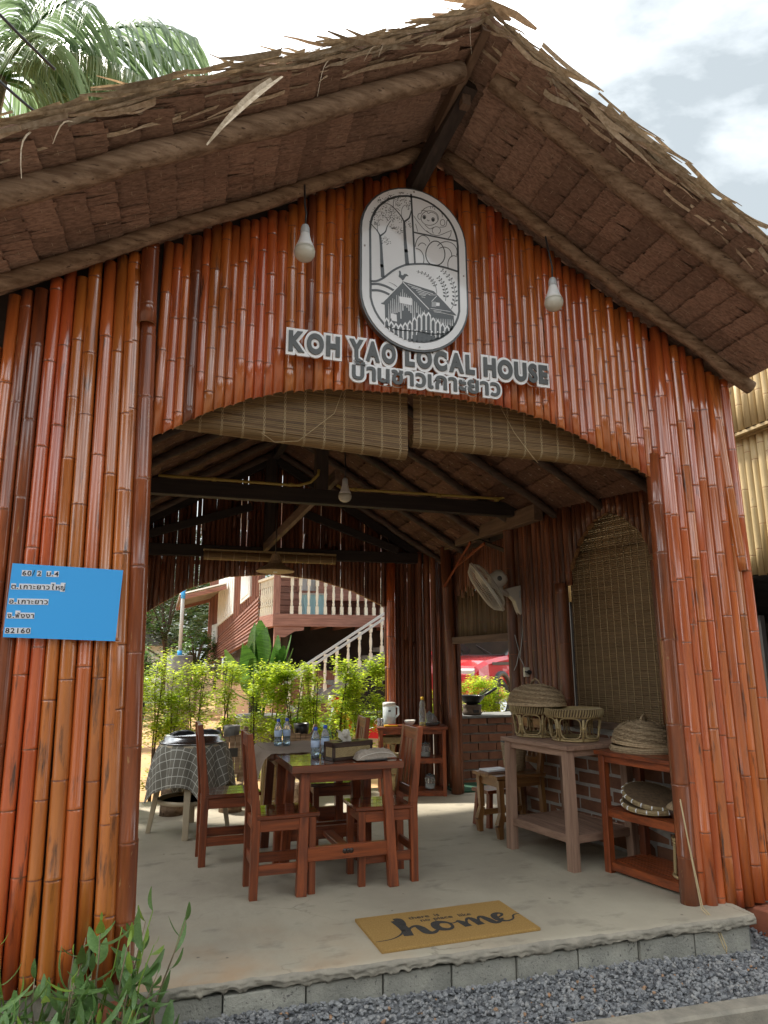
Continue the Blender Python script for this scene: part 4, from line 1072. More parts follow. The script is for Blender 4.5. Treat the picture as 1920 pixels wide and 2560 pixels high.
# ------------------------------------------------------------------ blinds
def half_blind(x0, x1, zt, z0, z1, label, y=.135):
    t = thing('roll_blind', label, 'blind', (lerp(x0, x1, .5), y, zt), 0, 'half-rolled bamboo blinds')
    hw = (x1 - x0) / 2
    g = MB(); r = .044
    def zb(x): return lerp(z0, z1, (x + hw) / (2 * hw)) - zt
    n = 30
    for i in range(n):
        f0, f1 = i / n, (i + .74) / n
        a = [(-hw, -.004 + R.gauss(0, .0008), lerp(-.0, zb(-hw) + r, f)) for f in (f0, f1)]; c = [(hw, a[0][1], lerp(-.0, zb(hw) + r, f)) for f in (f0, f1)]
        m = (.006 if i % 2 else 0)
        g.add([a[0], c[0], c[1], a[1], (a[0][0], a[0][1] + .003, a[0][2]), (c[0][0], c[0][1] + .003, c[0][2]), (c[1][0], c[1][1] + .003, c[1][2]), (a[1][0], a[1][1] + .003, a[1][2])], [(0, 1, 2, 3), (7, 6, 5, 4), (0, 4, 5, 1), (3, 2, 6, 7)], 1 if R.random() < .35 else 0)
    tag(g.build('slat', ['blind', 'blind_b'], t), None, None, None, 'stuff')
    g = MB(); k = 30
    for turn, rr in ((0, r), (1, r * .72), (2, r * .46)):
        for i in range(k):
            a0 = 2 * math.pi * i / k; a1 = 2 * math.pi * (i + .76) / k; q = rr * (1 + .12 * (R.random() - .5) * (turn > 0))
            vs = []
            for x in (-hw, hw):
                zc = zb(x) + r
                for a, q2 in ((a0, q), (a1, q), (a1, q - .004), (a0, q - .004)): vs.append((x, r + .002 + q2 * math.cos(a), zc + q2 * math.sin(a) - .0))
            g.add(vs, [(0, 4, 5, 1), (1, 5, 6, 2), (2, 6, 7, 3), (3, 7, 4, 0), (0, 1, 2, 3), (7, 6, 5, 4)])
    tag(g.build('rolled_slat', 'blind', t), None, None, None, 'stuff')
    nc = int((x1 - x0) / .115)
    for i in range(nc):
        x = -hw + .05 + (2 * hw - .1) * i / (nc - 1); g = MB(); zc = zb(x) + r; pts = []
        z = 0; j = 0
        while z > zc:
            for sg in (1, -1): g.strip([(x + sg * .004, -.0062, z), (x + sg * (.001 + .005 * (j % 2)), -.0072, z - .007), (x + sg * (.001 if j % 2 else .005), -.0062, z - .014)], [.003] * 3, (1, 0, 0))
            z -= .014; j += 1
        for q in range(14):
            a0 = math.pi * 1.0 + math.pi * .75 * q / 14; a1 = a0 + math.pi * .75 / 14
            for sg in (1, -1): g.strip([(x + sg * (.002 + .003 * (q % 2)), r + .002 + (r + .0025) * math.cos(a), zc + (r + .0025) * math.sin(a)) for a in (a0, a1)], [.003] * 2, (1, 0, 0))
        g.build('warp_cord', 'cord', t)
    return t, hw, r
t, hw, r_ = half_blind(-.03, 1.415, 3.14, 2.772, 2.70, 'left half-rolled bamboo blind hanging behind the arch')
b = MB(); b.tube([(.30, -.02, -.02), (.24, -.02, -.2), (.02, -.02, -.40), (-.12, -.02, -.42), (-.2, -.02, -.37)], .002, 5); b.build('pull_cord', 'cord', t)
t, hw, r_ = half_blind(1.455, 3.17, 3.14, 2.79, 2.775, 'right half-rolled bamboo blind hanging behind the arch')
b = MB(); b.tube([(-.25, -.02, -.02), (-.15, -.02, -.2), (-.02, -.02, -.36), (.02, -.02, -.40)], .002, 5); b.build('pull_cord', 'cord', t)
b = MB(); b.tube([(3.112, -.03, .60), (3.115, -.06, .4), (3.12, -.12, .02), (3.13, -.20, -.02), (3.135, -.255, -.14), (3.145, -.26, -.165), (3.155, -.255, -.14), (3.14, -.20, -.02), (3.13, -.12, .03), (3.118, -.06, .4), (3.114, -.03, .61)], .0035, 6)
tag(b.build('pull_cord', 'cord'), 'long pale blind cord looping down beside the right door post', 'cord')
# drop blind outside the arched side window
t = thing('window_blind', 'fully lowered bamboo stick blind filling the arched side window', 'blind', A(1.0, 1.0, .125), math.atan2(AD.y, AD.x))
g = MB(); n = 104
for i in range(n):
    z = -.06 + 1.80 * i / n; o = R.gauss(0, .0012); w = .0171
    g.add([(-.56, -o, z), (.56, -o + R.gauss(0, .001), z), (.56, -o, z + w), (-.56, -o, z + w), (-.56, -o - .006, z + w / 2), (.56, -o - .006, z + w / 2)], [(0, 1, 5, 4), (4, 5, 2, 3)])
tag(g.build('stick', 'blind_dim', t), None, None, None, 'stuff')
for i in range(15):
    x = -.53 + 1.06 * i / 14; b = MB(); b.tube([(x, .005, -.06), (x + .002, .005, .8), (x, .005, 1.74)], .0028, 5); b.build('warp_cord', 'cord', t)
b = MB()
for z in (.55, 1.0, 1.38): b.bar((-.56, -.012, z), (.56, -.012, z + .02), .012, .02)
b.build('batten', 'darkwood', t)
# rolled-up blind at the back and the woven lampshade
t = thing('roll_blind', 'fully rolled bamboo blind under the rear tie beam', 'blind', (1.14, 3.98, 2.60))
g = MB()
for i in range(26):
    a0 = 2 * math.pi * i / 26; a1 = 2 * math.pi * (i + .86) / 26; vs = []
    for x in (-.745, .745):
        for a, q in ((a0, .048), (a1, .048), (a1, .040), (a0, .040)): vs.append((x, q * math.cos(a), q * math.sin(a)))
    g.add(vs, [(0, 4, 5, 1), (1, 5, 6, 2), (2, 6, 7, 3), (3, 7, 4, 0), (0, 1, 2, 3), (7, 6, 5, 4)])
tag(g.build('rolled_slat', 'blind', t), None, None, None, 'stuff')
b = MB()
for i in range(11): b.lathe([(.0495, -.003), (.0505, 0), (.0495, .003)], 18, (-.70 + .14 * i, 0, 0), 0, ax=(1, 0, 0))
b.build('warp_cord', 'cord', t)
b = MB(); b.box((0, .0, .062), (1.5, .05, .02)); b.build('head_rail', 'bamboo_raw', t)
t = thing('pendant_lamp', 'woven cane lampshade shaped like a conical hat, hanging at the back', 'lamp', (1.13, 3.6, 2.395))
b = MB(); n = 22
prof = [(.200, 0), (.205, .006), (.18, .03), (.13, .055), (.085, .085), (.06, .12), (.048, .16), (.04, .19)]
b.lathe(prof, 30, sm=False); b.lathe([(.196, .001), (.125, .05), (.08, .08), (.05, .14)], 30); b.build('shade', 'wicker', t)
b = MB(); b.lathe([(0, -.012), (.02, -.008), (.03, .012), (.022, .04)], 14); b.build('bulb', 'bulb_white', t)
b = MB(); b.tube([(0, 0, .18), (0, 0, 1.2)], .005, 6); b.build('flex', 'black', t)

# ------------------------------------------------------------------ tables and chairs
def make_table(label, W_, D_, Ht, loc, rz=0):
    t = thing('dining_table', label, 'table', loc, rz, 'red wood dining tables')
    g = MB(); n = 3
    for i in range(n):
        w = D_ / n
        g.bar((-W_ / 2, -D_ / 2 + (i + .5) * w, Ht - .024), (W_ / 2, -D_ / 2 + (i + .5) * w, Ht - .024), w - .0012, .048, ch=.003)
    g.build('tabletop', 'redtop_x', t)
    ins, sp = .09, .025
    L = {}
    for sx in (-1, 1):
        for sy in (-1, 1):
            g = MB(); p0 = V((sx * (W_ / 2 - .075 + .0), sy * (D_ / 2 - .10 + .075), 0)); p1 = V((sx * (W_ / 2 - ins - .012), sy * (D_ / 2 - ins), Ht - .048))
            g.bar(p0, p1, .066, .058, .062, .062, up=(0, 1, 0), ch=.004); g.build('leg', 'red_z', t); L[sx, sy] = (p0, p1)
    for sy in (-1, 1):
        a = L[-1, sy][0].lerp(L[-1, sy][1], .32); c = L[1, sy][0].lerp(L[1, sy][1], .32)
        g = MB(); g.bar(a + V((.03, 0, 0)), c - V((.03, 0, 0)), .04, .085, ch=.003)
        if sy < 0:
            for q in (-.022, 0, .022): g.lathe([(.016, 0), (.016, .003), (0, .003)], 12, (lerp(a.x, c.x, .5) + q, a.y - .0195, a.z + .005), 1, ax=(0, -1, 0))
        g.build('stretcher', ['red_x', 'darkwood'], t)
        g = MB(); g.bar(V((-W_ / 2 + .12, sy * (D_ / 2 - .085), Ht - .085)), V((W_ / 2 - .12, sy * (D_ / 2 - .085), Ht - .085)), .03, .07); g.build('apron', 'red_x', t)
    a = (L[-1, -1][0] + L[1, -1][0]) / 2; c = (L[-1, 1][0] + L[1, 1][0]) / 2; z = Ht * .30
    g = MB(); g.bar(V((0, a.y * .88, z)), V((0, c.y * .88, z)), .075, .035); g.build('stretcher', 'red_y', t)
    for sx in (-1, 1):
        g = MB(); g.bar(V((sx * (W_ / 2 - .10), -D_ / 2 + .12, Ht - .085)), V((sx * (W_ / 2 - .10), D_ / 2 - .12, Ht - .085)), .03, .07); g.build('apron', 'red_y', t)
    return t
TH = .785
make_table('nearer red wood dining table with bare polished top and splayed legs', .77, .64, TH, (1.245, 1.215, 0), rad(1))
make_table('farther red wood dining table, mostly covered by the taupe cloth', .77, .64, TH, (1.20, 1.885, 0), rad(1))
def make_chair(label):
    t = thing('dining_chair', label, 'chair', (0, 0, 0), 0, 'red wood slat-back dining chairs')
    D2, W2 = .185, .150; lw = .046
    g = MB(); n = 3
    for i in range(n):
        w = (2 * W2 + .05) / n; yc = -W2 - .025 + (i + .5) * w
        g.bar((-D2 + .01, yc, .475), (D2 + .045, yc, .478), w - .001, .026, ch=.004)
    g.build('seat', 'redtop_x', t)
    for sy in (-1, 1):
        g = MB(); g.bar((-D2, sy * W2, 0), (-D2 + .004, sy * W2, .50), .050, lw, .056, lw, up=(0, 1, 0)); g.bar((-D2 + .004, sy * W2, .50), (-D2 - .055, sy * W2, .99), .056, lw, .036, lw, up=(0, 1, 0)); g.build('back_leg', 'red_z', t)
        g = MB(); g.bar((D2, sy * (W2 - .004), 0), (D2, sy * (W2 - .004), .462), lw, lw, up=(0, 1, 0)); g.build('front_leg', 'red_z', t)
        g = MB(); g.bar((-D2 + .02, sy * W2, .425), (D2 - .02, sy * W2, .425), .024, .07); g.build('apron', 'red_x', t)
        g = MB(); g.bar((-D2 + .02, sy * W2, .165), (D2 - .02, sy * W2, .165), .022, .062); g.build('stretcher', 'red_x', t)
    for xx in (-D2, D2):
        g = MB(); g.bar((xx, -W2 + .02, .425), (xx, W2 - .02, .425), .024, .07); g.build('apron', 'red_y', t)
    g = MB(); g.bar((-D2 + .0, -W2 + .02, .205), (-D2, W2 - .02, .205), .022, .055); g.build('stretcher', 'red_y', t)
    xb = lambda z: -D2 + .004 - .059 * (z - .5) / .49
    g = MB(); g.bar((xb(.945), -W2 + .018, .945), (xb(.945), W2 - .018, .945), .024, .085); g.build('top_rail', 'red_y', t)
    g = MB(); g.bar((xb(.56), -W2 + .018, .56), (xb(.56), W2 - .018, .56), .024, .07); g.build('back_rail', 'red_y', t)
    for q in (-1, 0, 1):
        g = MB(); g.bar((xb(.59), q * .072, .59), (xb(.91), q * .072, .91), .052, .014, up=(1, 0, 0)); g.build('slat', 'red_z', t)
    return t
ch = make_chair('red wood chair tucked under the near table on its left, back towards the door post')
bpy.context.view_layer.update()
dup(ch, (1.545, 1.135, 0), rad(180), 'red wood chair on the right of the near table, its back by the wide gap')
dup(ch, (.56, 1.93, 0), rad(1), 'red wood chair between the checked cloth and the cloth-covered table, seen edge-on')
dup(ch, (1.46, 2.13, 0), rad(176), 'red wood chair at the farther table, partly hidden behind the tissue box')
ch.location = (.825, 1.09, 0); ch.rotation_euler = (0, 0, rad(1))

# cloth over the farther table
b = MB(); nx, ny = 34, 26; vs = []
x0, x1, y0, y1 = .60, 1.66, 1.50, 2.30
tx0, tx1, ty1 = .815, 1.585, 2.20
for j in range(ny + 1):
    for i in range(nx + 1):
        x = lerp(x0, x1, i / nx); y = lerp(y0, y1, j / ny); z = TH + .004
        if x < tx0: d = tx0 - x; x = tx0 - .02 - .10 * (1 - math.exp(-d * 6)) - .02 * math.sin(y * 26) * d * 4; z -= d * 1.25
        elif x > tx1: d = x - tx1; x = tx1 + .012 + .02 * math.sin(y * 22) * d * 5; z -= d * 1.1
        else: z += .002 * math.sin(x * 31 + y * 9) + .0015 * math.sin(y * 40)
        if j == 0: z += R.uniform(-.001, .004); y += R.gauss(0, .006)
        vs.append((x, y, z))
b.add(vs, [(j * (nx + 1) + i, j * (nx + 1) + i + 1, (j + 1) * (nx + 1) + i + 1, (j + 1) * (nx + 1) + i) for j in range(ny) for i in range(nx)], 0, True)
cl = b.build('tablecloth', 'linen'); tag(cl, 'taupe linen cloth with frayed fringe spread over the farther table', 'tablecloth')
b = MB()
for i in range(90):
    x = lerp(.82, 1.6, i / 89) + R.gauss(0, .003); b.strip([(x, 1.505, TH + .006), (x + R.gauss(0, .006), 1.49 - R.uniform(0, .014), TH + .004 + R.uniform(0, .006))], [.004, .002], (1, 0, 0))
for i in range(70):
    y = lerp(1.51, 2.28, i / 69); k = vs[int((y - y0) / (y1 - y0) * ny) * (nx + 1)]; p = V((k[0], y, k[2])); b.strip([p, p + V((R.gauss(-.01, .008), R.gauss(0, .006), -.05)), p + V((R.gauss(-.02, .015), R.gauss(0, .01), -R.uniform(.07, .10)))], [.006, .005, .002], (0, 1, 0))
tag(b.build('fringe', 'linen', cl), None, None, None, 'stuff')

def water_bottle(loc, label, fillh=.07, s=1.0, group='plastic water bottles'):
    t = thing('water_bottle', label, 'bottle', loc, R.uniform(0, 3), group)
    b = MB(); b.lathe([(.026, 0), (.031, .004), (.031, .05), (.029, .058), (.031, .066), (.031, .125), (.030, .140), (.022, .165), (.012, .182), (.012, .196)], 18); b.build('body', 'water_pet', t)
    b = MB(); b.lathe([(.0305, .072), (.0316, .074), (.0316, .118), (.0305, .12)], 18); b.build('label', 'bluelabel', t)
    b = MB(); b.lathe([(.014, .186), (.0145, .188), (.0145, .207), (.012, .209), (0, .209)], 14); b.build('cap', 'bluecap', t)
    b = MB(); b.lathe([(.025, .003), (.0285, .006), (.0285, fillh), (0, fillh)], 16); b.build('water', 'water_dark', t)
    return t
water_bottle((.945, 1.985, TH + .006), 'left bottle of the water pair standing on the taupe cloth')
water_bottle((1.018, 2.01, TH + .006), 'right bottle of the water pair standing on the taupe cloth')
water_bottle((1.088, 1.235, TH), 'water bottle touching the left end of the tissue box', .13)
water_bottle((1.188, 1.36, TH), 'water bottle standing behind the tissue box', .13)
# tissue box
t = thing('tissue_box', 'long dark wood box with woven cane sides holding paper napkins', 'box', (1.30, 1.115, TH), rad(19))
b = MB(); a, c, h = .165, .062, .115
for sx in (-1, 1):
    for sy in (-1, 1): b.bar((sx * (a - .01), sy * (c - .01), 0), (sx * (a - .01), sy * (c - .01), h - .012), .02, .02)
for sy in (-1, 1):
    for z in (.012, h - .016): b.bar((-a, sy * (c - .009), z), (a, sy * (c - .009), z), .018, .024)
for sx in (-1, 1):
    for z in (.012, h - .016): b.bar((sx * (a - .009), -c, z), (sx * (a - .009), c, z), .018, .024)
b.bar((-a, -c + .02, h), (a, -c + .02, h), .04, .012); b.bar((-a, c - .02, h), (a, c - .02, h), .04, .012); b.bar((-a, 0, h), (-a + .07, 0, h), .05, .012); b.bar((a - .07, 0, h), (a, 0, h), .05, .012)
b.build('frame', 'darkwood', t)
def weave_panel(mb, p0, u, w, nu, nw, dep):
    """herringbone of little raised splints"""
    p0 = V(p0); u = V(u); w = V(w); dep = V(dep)
    for i in range(nu):
        for j in range(nw):
            k = (i + 2 * j) % 4 < 2
            a0 = p0 + u * (i / nu) + w * (j / nw); uu = u / nu; ww = w / nw
            q = dep * (.0015 if k else .0004)
            mb.add([a0 + uu * .06 + q, a0 + uu * .94 + q + dep * .001, a0 + uu * .94 + ww * .94 + q, a0 + ww * .94 + uu * .06 + q + dep * .001], [(0, 1, 2, 3)], 0)
for nm, p0, u, dep in (('panel', (-a + .02, -c + .006, .024), (2 * a - .04, 0, 0), (0, -1, 0)), ('panel', (-a + .006, c - .02, .024), (0, -2 * c + .04, 0), (-1, 0, 0)), ('panel', (a - .02, c - .006, .024), (-2 * a + .04, 0, 0), (0, 1, 0)), ('panel', (a - .006, -c + .02, .024), (0, 2 * c - .04, 0), (1, 0, 0))):
    b = MB(); weave_panel(b, p0, u, (0, 0, h - .052), max(8, int(V(u).length / .008)), 9, dep); b.quad(V(p0) - V(dep) * .002, V(p0) + V(u) - V(dep) * .002, V(p0) + V(u) + V((0, 0, h - .05)) - V(dep) * .002, V(p0) + V((0, 0, h - .05)) - V(dep) * .002, 1); b.build(nm, ['rattan', 'darkwood'], t)
b = MB()
for k in range(6):
    ang = R.uniform(-.5, .5); x = R.uniform(-.03, .03); pts = [(x + .012 * math.sin(3 * i + k) + ang * .03 * i, R.uniform(-.012, .012), h - .02 + .026 * i) for i in range(5)]
    b.strip(pts, [.05, .06, .055, .05, .02], (math.cos(k), math.sin(k), 0))
b.build('napkins', 'tissue', t)
# folded towel and phone
b = MB(); nx, ny = 26, 14; vs = []
for layer, (th, sx, sy) in enumerate(((.058, .145, .060), (.030, .15, .066))):
    vs = []
    for j in range(ny + 1):
        for i in range(nx + 1):
            u = i / nx * 2 - 1; v = j / ny * 2 - 1
            prof = (1 - abs(v) ** 3) * (1 - abs(u) ** 6)
            vs.append((u * sx * (1 - .1 * v), v * sy + .012 * math.sin(u * 3.1), th * prof ** .5 + .005 * math.sin(u * 9 + v * 4) * prof + .003 * math.sin(u * 23 - v * 7) * prof))
    b.add(vs, [(j * (nx + 1) + i, j * (nx + 1) + i + 1, (j + 1) * (nx + 1) + i + 1, (j + 1) * (nx + 1) + i) for j in range(ny) for i in range(nx)], 0, True)
b.strip([(-.145 + .29 * i / 16, -.064 + .012 * math.sin((i / 8 - 1) * 3.1), .006 + .035 * math.sin(math.pi * i / 16) ** .5) for i in range(17)], [.004] * 17, (0, .3, 1), m=1)
o = b.build('towel', ['towel', 'tissue'], None, (1.46, 1.05, TH + .008), rad(14)); tag(o, 'folded beige towel heaped on the table beside the tissue box', 'towel')
b = MB(); b.box((0, 0, .006), (.155, .075, .009), ch=.004); o = b.build('phone', 'black', None, (1.45, .965, TH), rad(10)); tag(o, 'black phone lying flat by the folded towel', 'phone')
b = MB(); b.box((0, 0, .0112), (.14, .066, .001), ch=.0005); b.build('screen', 'autoglass', o)

# doormat
mat_t = thing('doormat', 'tan coir doormat with dark script lettering at the threshold', 'doormat', (1.617, .158, 0), rad(1.5))
b = MB(); b.box((0, 0, .008), (.92, .475, .016), ch=.003); b.build('pile', 'coir', mat_t)
g = MB()
def mstroke(pts, ws):
    P = curve(pts, 7); n = len(P); k = len(ws) - 1
    for i in range(n - 1):
        a, c = V((*P[i], 0)), V((*P[i + 1], 0)); 
        f0, f1 = i / (n - 1) * k, (i + 1) / (n - 1) * k
        w0 = lerp(ws[int(f0)], ws[min(k, int(f0) + 1)], f0 % 1); w1 = lerp(ws[min(k, int(f1))], ws[min(k, int(f1) + 1)], f1 % 1)
        pa = V((*P[max(0, i - 1)], 0)); pd = V((*P[min(n - 1, i + 2)], 0))
        d0 = (c - pa).normalized(); d1 = (pd - a).normalized()
        n0 = V((-d0.y, d0.x, 0)) * w0 / 2; n1 = V((-d1.y, d1.x, 0)) * w1 / 2; zz = V((0, 0, .0172 + .00002 * (len(g.f) % 9)))
        g.add([a - n0 + zz, c - n1 + zz, c + n1 + zz, a + n0 + zz], [(0, 1, 2, 3)])
mstroke([(-.455, -.125), (-.36, -.115), (-.285, -.06), (-.235, .05), (-.235, .125), (-.262, .13)], [.006, .008, .014, .03, .05, .052])
mstroke([(-.262, .125), (-.250, .0), (-.262, -.105)], [.05, .056, .054])
mstroke([(-.262, -.085), (-.215, -.005), (-.175, .012), (-.160, -.03), (-.150, -.09), (-.115, -.105), (-.075, -.07)], [.012, .016, .03, .05, .05, .03, .012])
mstroke([(-.075, -.07), (-.070, .0), (-.035, .022), (.012, -.005), (.012, -.065), (-.025, -.09), (-.068, -.065), (-.070, -.01), (-.03, .02), (.03, -.015), (.075, .0)], [.02, .045, .045, .02, .018, .03, .05, .05, .03, .012, .012])
mstroke([(.070, .012), (.090, -.03), (.098, -.09)], [.02, .046, .046])
mstroke([(.098, -.085), (.125, .0), (.155, .02), (.170, -.03), (.176, -.09)], [.012, .016, .03, .046, .046])
mstroke([(.176, -.085), (.200, -.0), (.228, .02), (.245, -.03), (.262, -.085), (.30, -.08), (.335, -.04)], [.012, .016, .03, .046, .042, .02, .012])
mstroke([(.29, -.035), (.345, -.005), (.36, .025), (.335, .038), (.305, .01), (.30, -.05), (.335, -.088), (.385, -.07), (.41, -.025), (.435, -.01), (.458, -.012)], [.01, .016, .02, .028, .04, .042, .02, .012, .012, .010, .008])
g.build('script_word', 'coir_ink', mat_t)
for s, x, y in (('there', -.175, .115), ('is', -.02, .115), ('no', -.125, .062), ('place', -.045, .062), ('like', .11, .062)):
    me = text_mesh(s, .058, .0003, .0004); setmat(me, 'coir_ink'); put('small_words', me, mat_t, (x, y, .0173))
# ------------------------------------------------------------------ right-hand side: side tables and baskets
def quad_table(name, label, cat, F0, u, L, w, D_, Hs, mats, leg=.055, group=None, slats=None, splay=0):
    """open table on four legs; F0 = near-side left foot, u along the front, w into depth"""
    u = V(u).normalized(); w = V(w).normalized(); F0 = V(F0)
    t = thing(name, label, cat, F0, 0, group)
    Ht = Hs[-1][0]
    C4 = [V((0, 0, 0)), u * L, u * L + w * D_, w * D_]
    for c in C4:
        b = MB(); cen = (C4[0] + C4[2]) / 2; p1 = c.lerp(cen, splay); b.bar(c, p1 + V((0, 0, Ht - .035)), leg, leg, leg * .95, leg * .95, up=w, ch=.004); b.build('leg', mats[2], t)
    for z, kind in Hs:
        ext = .045 if kind == 'top' else -leg * .2
        if kind in ('top', 'board'):
            b = MB(); n = 4
            for i in range(n):
                dd = -ext + (D_ + 2 * ext) * (i + .5) / n
                b.bar(w * dd - u * ext + V((0, 0, z - .018)), w * dd + u * (L + ext) + V((0, 0, z - .018)), (D_ + 2 * ext) / n - .0015, .03 if kind == 'top' else .022)
            b.build('tabletop' if kind == 'top' else 'shelf', mats[0], t)
        else:
            n = 9
            for i in range(n):
                b = MB(); dd = .02 + (D_ - .04) * i / (n - 1); b.bar(w * dd + V((0, 0, z - .012)), w * dd + u * L + V((0, 0, z - .012)), (D_ / n) * .8, .016); b.build('slat', mats[0], t)
        zz = z - (.055 if kind == 'top' else .03)
        for a, c in ((C4[0], C4[1]), (C4[3], C4[2])):
            b = MB(); b.bar(a + V((0, 0, zz)), c + V((0, 0, zz)), .026, .055); b.build('rail', mats[0], t)
        for a, c in ((C4[0], C4[3]), (C4[1], C4[2])):
            b = MB(); b.bar(a + V((0, 0, zz)), c + V((0, 0, zz)), .026, .055); b.build('rail', mats[1], t)
    return t
quad_table('side_table', 'pale pinkish unvarnished wood table carrying two round cane trays', 'table', (2.752, 1.512, 0), (.166, -.986, 0), .70, (.986, .166, 0), .58, [(.235, 'board'), (.845, 'top')], ('pink_y', 'pink_x', 'pink_z'), .070, splay=.03)
quad_table('slatted_shelf', 'red wood three-tier shelf with slatted shelves against the brick dado', 'shelf', (3.105, .735, 0), (.19, -.98, 0), .66, (.98, .19, 0), .36, [(.075, 'slat'), (.425, 'slat'), (.815, 'top')], ('red_y', 'red_x', 'red_z'), .055)

def tray_stand(loc, label, R_=.185, Hh=.245, group='round cane tray stands', rz=0):
    t = thing('tray_stand', label, 'tray stand', loc, rz, group)
    b = MB(); b.lathe([(R_ * .99, Hh - .055), (R_ * 1.0, Hh - .05), (R_ * 1.02, Hh - .008), (R_ * 1.035, Hh), (R_ * .99, Hh + .002), (R_ * .95, Hh - .012), (0, Hh - .014)], 40, mis=[1, 1, 1, 0, 0, 0]); b.build('tray', ['rattan', 'wicker_in'], t)
    b = MB(); n = 64
    for i in range(n):
        a = 2 * math.pi * i / n
        b.tube([((R_ * 1.01) * math.cos(a), (R_ * 1.01) * math.sin(a), Hh - .056), ((R_ * 1.05) * math.cos(a + .03), (R_ * 1.05) * math.sin(a + .03), Hh - .03), ((R_ * 1.035) * math.cos(a + .06), (R_ * 1.035) * math.sin(a + .06), Hh - .002)], .0052, 4, cap=False)
    tag(b.build('rim_weave', 'rattan', t), None, None, None, 'stuff')
    def ring(r, z, rr, n=36):
        b.tube([(r * math.cos(2 * math.pi * i / n), r * math.sin(2 * math.pi * i / n), z) for i in range(n + 1)], rr, 6, cap=False)
    b = MB(); ring(R_ * .80, .010, .009); ring(R_ * .95, Hh - .058, .006); ring(R_ * .79, .022, .006); b.build('foot_ring', 'rattan', t)
    for k in range(6):
        a = 2 * math.pi * k / 6 + .3
        b = MB(); b.tube([(R_ * .80 * math.cos(a), R_ * .80 * math.sin(a), .01), (R_ * .94 * math.cos(a), R_ * .94 * math.sin(a), Hh - .07)], .010, 7); b.build('strut', 'rattan', t)
        b = MB(); h0, h1 = .022, Hh - .062; pts = []
        for q in range(25):
            th = 2 * math.pi * q / 24; cx_ = .40 * math.copysign(abs(math.cos(th)) ** .55, math.cos(th)); cz_ = math.copysign(abs(math.sin(th)) ** .55, math.sin(th))
            z = lerp(h0, h1, .5 + .5 * cz_ * .96); rr = lerp(R_ * .82, R_ * .95, z / Hh) + .002; aa = a + math.pi / 6 + cx_ * 1.05
            pts.append((rr * math.cos(aa), rr * math.sin(aa), z))
        b.tube(pts, .0055, 6, cap=False); b.build('loop', 'rattan', t)
        b = MB(); r2 = R_ * .875; z = Hh * .42; b.lathe([(.013, -.010), (.0145, 0), (.013, .010)], 8, (r2 * math.cos(a), r2 * math.sin(a), z)); b.build('binding', 'bamboo_raw', t)
    return t
TP = .845
tray_stand((2.985, 1.46, TP), 'round cane tray stand under the wicker dome, farther along the pink table', .20, .245)
tray_stand((3.11, 1.09, TP), 'round cane tray stand at the near end of the pink table', .212, .24)
def dome(loc, label, rx, ry, h, rz=0, tilt=0, mat_='wicker'):
    t = thing('food_cover', label, 'food cover', loc, rz, 'wicker dome food covers'); t.rotation_euler = (tilt, tilt * .4, rz)
    def S(a, v):  # v 0 rim .. 1 top
        rr = (1 - v ** 2.6) ** .5 if v < 1 else 0
        return V((rx * rr * math.cos(a), ry * rr * math.sin(a), h * v))
    b = MB(); n = 36; rows = [0, .12, .25, .4, .55, .68, .8, .9, .96, .995]
    vs = []
    for v in rows:
        for i in range(n): p = S(2 * math.pi * i / n, v); vs.append(p * .965)
    b.add(vs, [(r * n + i, r * n + (i + 1) % n, (r + 1) * n + (i + 1) % n, (r + 1) * n + i) for r in range(len(rows) - 1) for i in range(n)], 0, True)
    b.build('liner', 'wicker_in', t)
    b = MB(); nr = 30
    for k in range(nr):                       # horizontal strands, weaving in and out
        v = (k + .3) / nr * .985; pts = []; m_ = 96
        for i in range(m_ + 1):
            a = 2 * math.pi * i / m_; p = S(a, v); q = 1 + .014 * (1 if (i // 2 + k) % 2 else -1); pts.append((p.x * q, p.y * q, p.z + .004 * math.sin(a * 3 + k)))
        b.tube(pts, .0036, 4, cap=False)
    tag(b.build('weave', mat_, t), None, None, None, 'stuff')
    b = MB()
    for k in range(2): b.tube([(rx * 1.015 * math.cos(2 * math.pi * i / 40), ry * 1.015 * math.sin(2 * math.pi * i / 40), .004 + .012 * k) for i in range(41)], .0075, 6, cap=False)
    b.build('rim', mat_, t)
    b = MB(); b.tube([(-.055, 0, h * .97), (-.035, 0, h + .028), (0, .0, h + .042), (.035, 0, h + .028), (.055, 0, h * .97)], .0055, 6); b.tube([(-.05, .006, h * .97), (-.03, .006, h + .024), (0, .006, h + .036), (.03, .006, h + .024), (.05, .006, h * .97)], .005, 6); b.build('handle', mat_, t)
    return t
dome((2.99, 1.45, TP + .247), 'oval wicker dome cover resting on a cane tray stand', .255, .205, .17, rad(-75))
t = thing('flat_basket', 'flat round wicker tray under the near dome cover', 'basket', (3.36, .60, .80 + .0))
b = MB()
for k in range(5):
    b.tube([((.235 - .006 * abs(k - 2)) * math.cos(2 * math.pi * i / 44), (.235 - .006 * abs(k - 2)) * math.sin(2 * math.pi * i / 44), .006 + .011 * k) for i in range(45)], .0068, 5, cap=False)
b.lathe([(0, .004), (.23, .004), (.232, .01), (.23, .05), (.222, .05), (.22, .012)], 40); b.build('body', 'wicker', t)
dome((3.36, .60, .858), 'wicker dome cover tilted on the red shelf beside the right door post', .235, .21, .165, rad(30), rad(4))
